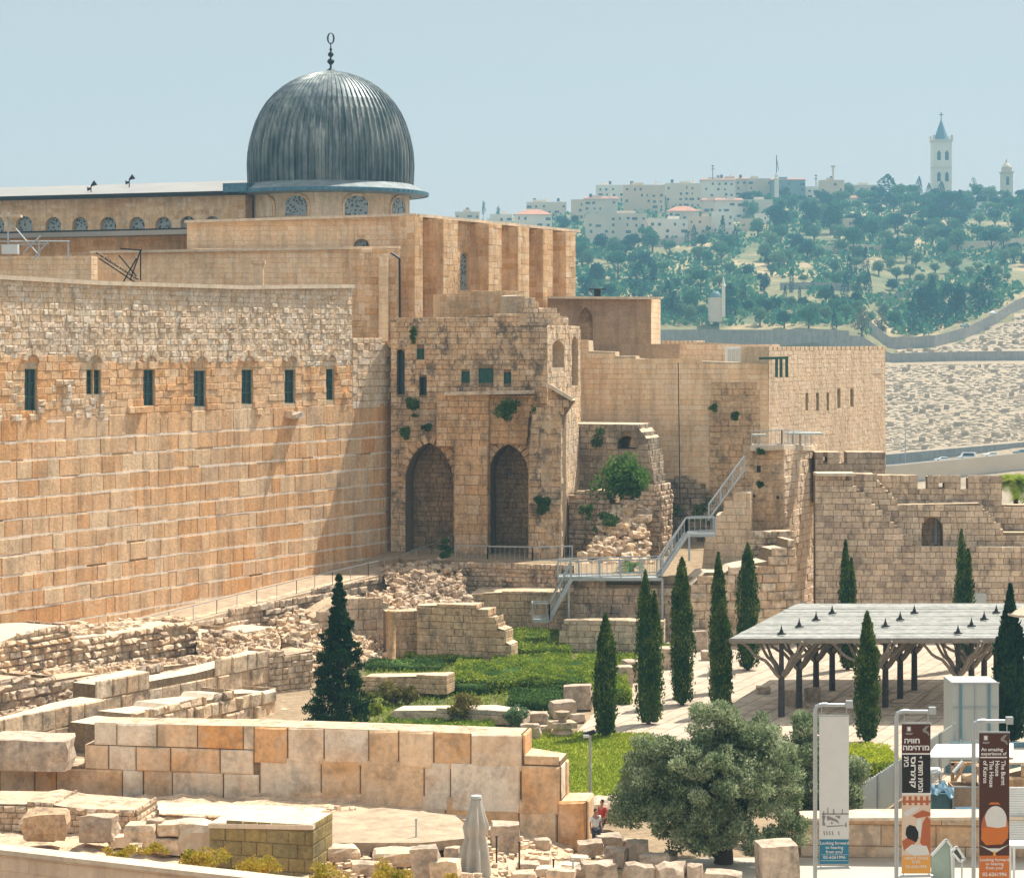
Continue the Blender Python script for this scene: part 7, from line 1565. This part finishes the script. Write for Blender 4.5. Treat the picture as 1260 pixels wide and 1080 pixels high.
# cemetery: thousands of tombs nobody could count
mb = MB(); rq = random.Random(77); cnt = 0
Y = 712.
while Y < 975:
    px = 1062.+rq.uniform(0,4)
    while px < 1330:
        lim = tab(px, [(1090,890),(1150,900),(1190,918),(1225,938),(1262,962),(1330,985)])
        if (Y < 860 or (875 < Y < lim-2 and px > 1092)) and rq.random() < .8:
            w = rq.uniform(.9,2.4); h = rq.uniform(.05,.3) if rq.random() < .95 else 1.2; x = GX(px,Y); z = hz(px,Y)
            mb.box((x,Y+rq.uniform(-.6,.6),z+h/2-.2),(w,rq.uniform(.9,1.8),h+.4),rq.uniform(-.15,.15)); cnt += 1
        px += rq.uniform(5.5,12)
    Y += 2.0+rq.uniform(-.2,.3)
M['tomb'] = stone('tomb_stone', [(.47,.375,.265),(.42,.335,.24),(.51,.42,.31),(.38,.30,.21),(.46,.37,.26)], stain=(.4,.33,.26), stain_amt=.3, stain_scale=.05, mott=.15, grain=.6)
tag(mb.build('cemetery_tombs', M['tomb']), kind='stuff')
# trees
def tree_meshes(kind, n):
    out = []
    for s in range(n):
        rg = np.random.default_rng(900+s+17*len(kind)); 
        if kind == 'cyp':
            m = 700; t = rg.uniform(.02,1,m); a = rg.uniform(0,6.28,m); r = np.array([prof_r(x,CYP) for x in t])*.5*(1+.2*np.sin(a*3+t*8+s)); r *= rg.uniform(.6,1.08,m)
            C = np.stack([r*np.cos(a)*.22, r*np.sin(a)*.22, t],1); V = leaves(C, .045, rg, 0, .6, np.stack([a*0,a*0,np.ones(m)],1))
        else:
            q = rg.normal(size=(16,3)); q /= np.linalg.norm(q,axis=1)[:,None]; q *= rg.uniform(.3,.85,16)[:,None]
            if kind == 'umb': cs = np.stack([q[:,0]*.42,q[:,1]*.42,.72+q[:,2]*.16],1)
            else: cs = np.stack([q[:,0]*.36,q[:,1]*.36,.52+q[:,2]*.38],1)
            C, d = clumps(rg, cs, 90 if kind != 'sparse' else 26, .17 if kind != 'sparse' else .13); V = leaves(C, .075, rg, 0, .6, d*.4+np.array([0,0,.3]))
        out.append(V)
    return out
TM = {}
def far_tree(kind, px, yt, yb, w, label, matn, name, group, var=0, Y=None):
    key = (kind, matn, var)
    Y = Y or fy(px, yb); k = Y/F; H = (yb-yt)*k; Wd = w*k; z = hz(px, Y)-.2
    e = empty(name, (GX(px,Y), Y, z), label, 'tree', group)
    if key not in TM:
        V = tree_meshes(kind, var+1)[var]; crown = leaf_obj('crown', V, M[matn], None, local=True)
        mb = MB(); 
        if kind == 'cyp': mb.tube([(0,0,-.02),(0,0,.3)], .012, 5)
        else:
            mb.tube([(0,0,-.05),(.01,0,.3),(0,0,.7)], [.04,.03,.015], 6)
            for i in range(5): a = i*1.3; mb.tube([(0,0,.25),(.28*math.cos(a),.28*math.sin(a),.55)], [.02,.008], 5)
        trunk = mb.build('trunk', M['bark'], None, local=True); TM[key] = (crown, trunk)
    else:
        crown, trunk = [o.copy() for o in TM[key]]; col.objects.link(crown); col.objects.link(trunk)
    sx = Wd/.22 if kind == 'cyp' else Wd/1.0
    for o in (crown, trunk): o.parent = e; o.scale = (sx, sx, H)
    return e
cyps = [(1131,210,238,8,'at the crest left of the church tower'),(889,265,300,8,'below the white houses of the village'),(905,278,309,8,'right of another below the village'),(1065,303,346,9,'tall and dark in the middle of the hill'),(1068.5,332,366,9,'just below the tall middle one'),(1040,338,376,11,'left of the dry orchard'),(1023.5,350,384,8,'above the level terrace wall'),(1026.5,383,411,8,'behind the left end of the fortress battlement'),(1123,367,411,13,'standing alone above the diagonal wall'),(1216,326,379,19,'widest and darkest at the right, above the diagonal wall'),(1205,338,382,16,'overlapping the widest one on its left'),(898,348,393,19,'broad and blue dark beside the chapel'),(914.5,343,378,9,'right of the chapel'),(1056,340,366,6,'thin, beside the tall middle pair'),(1045,313,351,8,'left of the tall middle pair'),(1181,233,261,11,'at the crest right of the church tower'),(1158.6,223,245,9,'at the foot of the church tower'),(646,270,283,7,'in front of the red hipped roof by the mosque'),(750,250,264,7,'in front of the thin red roof edge'),(817,239,260,9,'between the two crest blocks'),(854,276,303,7,'below the sand coloured balcony house'),(870,277,296,6,'below the pale two storey house'),(845,282,302,6,'left end of the cypresses under the village'),(1164,349,398,15,'in the dark group left of the diagonal wall'),(1147,340,395,16,'at the left of the dark group above the diagonal wall'),(786,322,368,24,'huge and broad at the far left behind the brown annex'),(822,345,389,15,'right of the huge broad one behind the annex'),(831,357,389,13,'lowest behind the annex'),(1120,222,240,7,'small, left of the tall crest one'),(1143,220,240,7,'left side of the church tower base'),(1184,357,388,10,'just left of the widest pair'),(974,330,360,6,'small, in the orchard left of the middle'),(984,352,380,5,'very slim, above the grey wall'),(966,350,378,5,'slim, near the terrace wall')]
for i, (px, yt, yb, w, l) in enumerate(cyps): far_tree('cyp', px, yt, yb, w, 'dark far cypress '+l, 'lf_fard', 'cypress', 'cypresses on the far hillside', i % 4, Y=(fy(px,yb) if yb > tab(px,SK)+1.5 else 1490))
big = [(1092,212,243,24,'cyp2','large dark conifer on the crest left of the church tower'),(958,244,288,36,'rnd','large dark round tree below the slate coloured crest house'),(998,240,285,32,'rnd','tall dark tree mass right of the slate coloured house'),(1025,246,290,36,'rnd','tall dark tree left of the rounded hall'),(1050,275,325,30,'umb','tall grey green eucalyptus in the middle of the hill'),(940,330,362,24,'rnd','dark round tree right of the chapel'),(1060,373,418,34,'sparse','dusty open crowned tree behind the fortress battlement'),(1085,378,420,26,'sparse','leaning dusty tree at the right of the open crowned one'),(693,262,286,26,'rnd','blue dark tree in front of the tank house by the mosque'),(760,305,345,34,'umb','umbrella shaped pine behind the brown annex'),(770,290,316,24,'rnd','dark tree under the large terraced apartment building'),(803,314,350,18,'rnd','upright dark tree right of the umbrella shaped pine'),(862,328,362,30,'umb','wide pine left of the chapel'),(1198,214,243,16,'sparse','layered open conifer on the crest between the two towers'),(595,241,270,7,'sparse','thin open conifer on the ridge by the mosque'),(613,248,268,8,'sparse','small pointed conifer on the ridge by the mosque'),(1140,345,392,40,'rnd','broad dark tree mass above the diagonal wall'),(1176,340,390,36,'rnd','dense dark tree left of the widest cypress'),(735,318,352,30,'rnd','dark bushy tree behind the annex roof lamp'),(716,290,330,34,'rnd','green tree just right of the mosque flank'),(722,335,366,34,'rnd','dark tree between the mosque flank and the annex'),(750,345,368,28,'rnd','dark tree low behind the annex'),(850,350,392,26,'rnd','green tree left of the chapel dome'),(935,372,400,28,'rnd','round green tree above the grey boundary wall'),(965,378,402,26,'rnd','dark green tree above the grey boundary wall'),(995,372,402,30,'rnd','bushy tree at the middle of the grey boundary wall'),(1115,285,312,30,'rnd','rounded tree in the belt below the church tower')]
for i, (px, yt, yb, w, kd, l) in enumerate(big):
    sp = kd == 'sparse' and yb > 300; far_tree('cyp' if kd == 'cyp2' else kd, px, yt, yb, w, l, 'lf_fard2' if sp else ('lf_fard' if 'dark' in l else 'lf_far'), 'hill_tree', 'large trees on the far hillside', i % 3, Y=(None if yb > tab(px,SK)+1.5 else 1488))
# belts of smaller trees
bands = [('on the crest of the far hill',246,262,850,1262,46,(18,30),.85),('in the upper belt of the far hill',262,300,905,1262,48,(22,36),.8),('in the middle belt of the far hill',300,335,715,1262,48,(20,34),.7),('in the orchard of the far hill',335,372,715,1240,48,(15,24),.5),('in the lowest belt of the far hill',372,412,820,1200,34,(17,28),.6)]
cand = random.Random(31)
for bn, y0, y1, xa, xb, num, (wa, wb), dk in bands:
    L_ = []; tries = 0
    while len(L_) < num and tries < 6000:
        tries += 1; px = cand.uniform(xa, xb); y = cand.uniform(y0, y1)
        if y < tab(px, SK)+3: continue
        if 715 < px < 915 and y < 305: continue
        if px > 1150 and y > tab(px, [(1150,412),(1190,398),(1225,384),(1262,360)])-4: continue
        if y > 395 and px < 1060 and y > 398: continue
        if any(abs(px-a)*1.0+abs(y-b_)*1.6 < 13 for a, b_ in L_): continue
        L_.append((px, y))
    L_.sort()
    for i, (px, y) in enumerate(L_):
        w = cand.uniform(wa, wb); h = w*cand.uniform(.7,1.1); r = cand.random(); mt = 'lf_fard' if r < dk*.35 else ('lf_far' if r < dk else 'lf_faro'); knd = ['rnd','umb'][cand.random() < .25]
        kind_word = {'lf_fard':'dark','lf_far':'green','lf_faro':'grey green'}[mt]
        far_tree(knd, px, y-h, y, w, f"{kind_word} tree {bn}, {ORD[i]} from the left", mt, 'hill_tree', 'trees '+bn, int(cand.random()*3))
# scrub: uncountable undergrowth
C = []; rgn = np.random.default_rng(3); 
while len(C) < 20000:
    px = rgn.uniform(560,1290); y = rgn.uniform(246,412)
    if y < tab(px,SK)+2 or (px > 1150 and y > tab(px,[(1150,412),(1190,398),(1225,384),(1262,360)])-3): continue
    dry = noise.noise(Vector((px*.02,y*.06,5)))
    if 325 < y < 375 and px > 930 and dry > -.05: continue
    if dry > .25 or (y > 400 and px < 1060): continue
    Y = fy(px,y); C.append((GX(px,Y)+rgn.normal()*1.5, Y, hz(px,Y)+abs(rgn.normal())*1.3))
V = leaves(np.array(C), 2.6, rgn, 0, .7, np.array([[0,0,.5]])); tag(leaf_obj('hillside_scrub', V, M['lf_far'], None, local=True), kind='stuff')
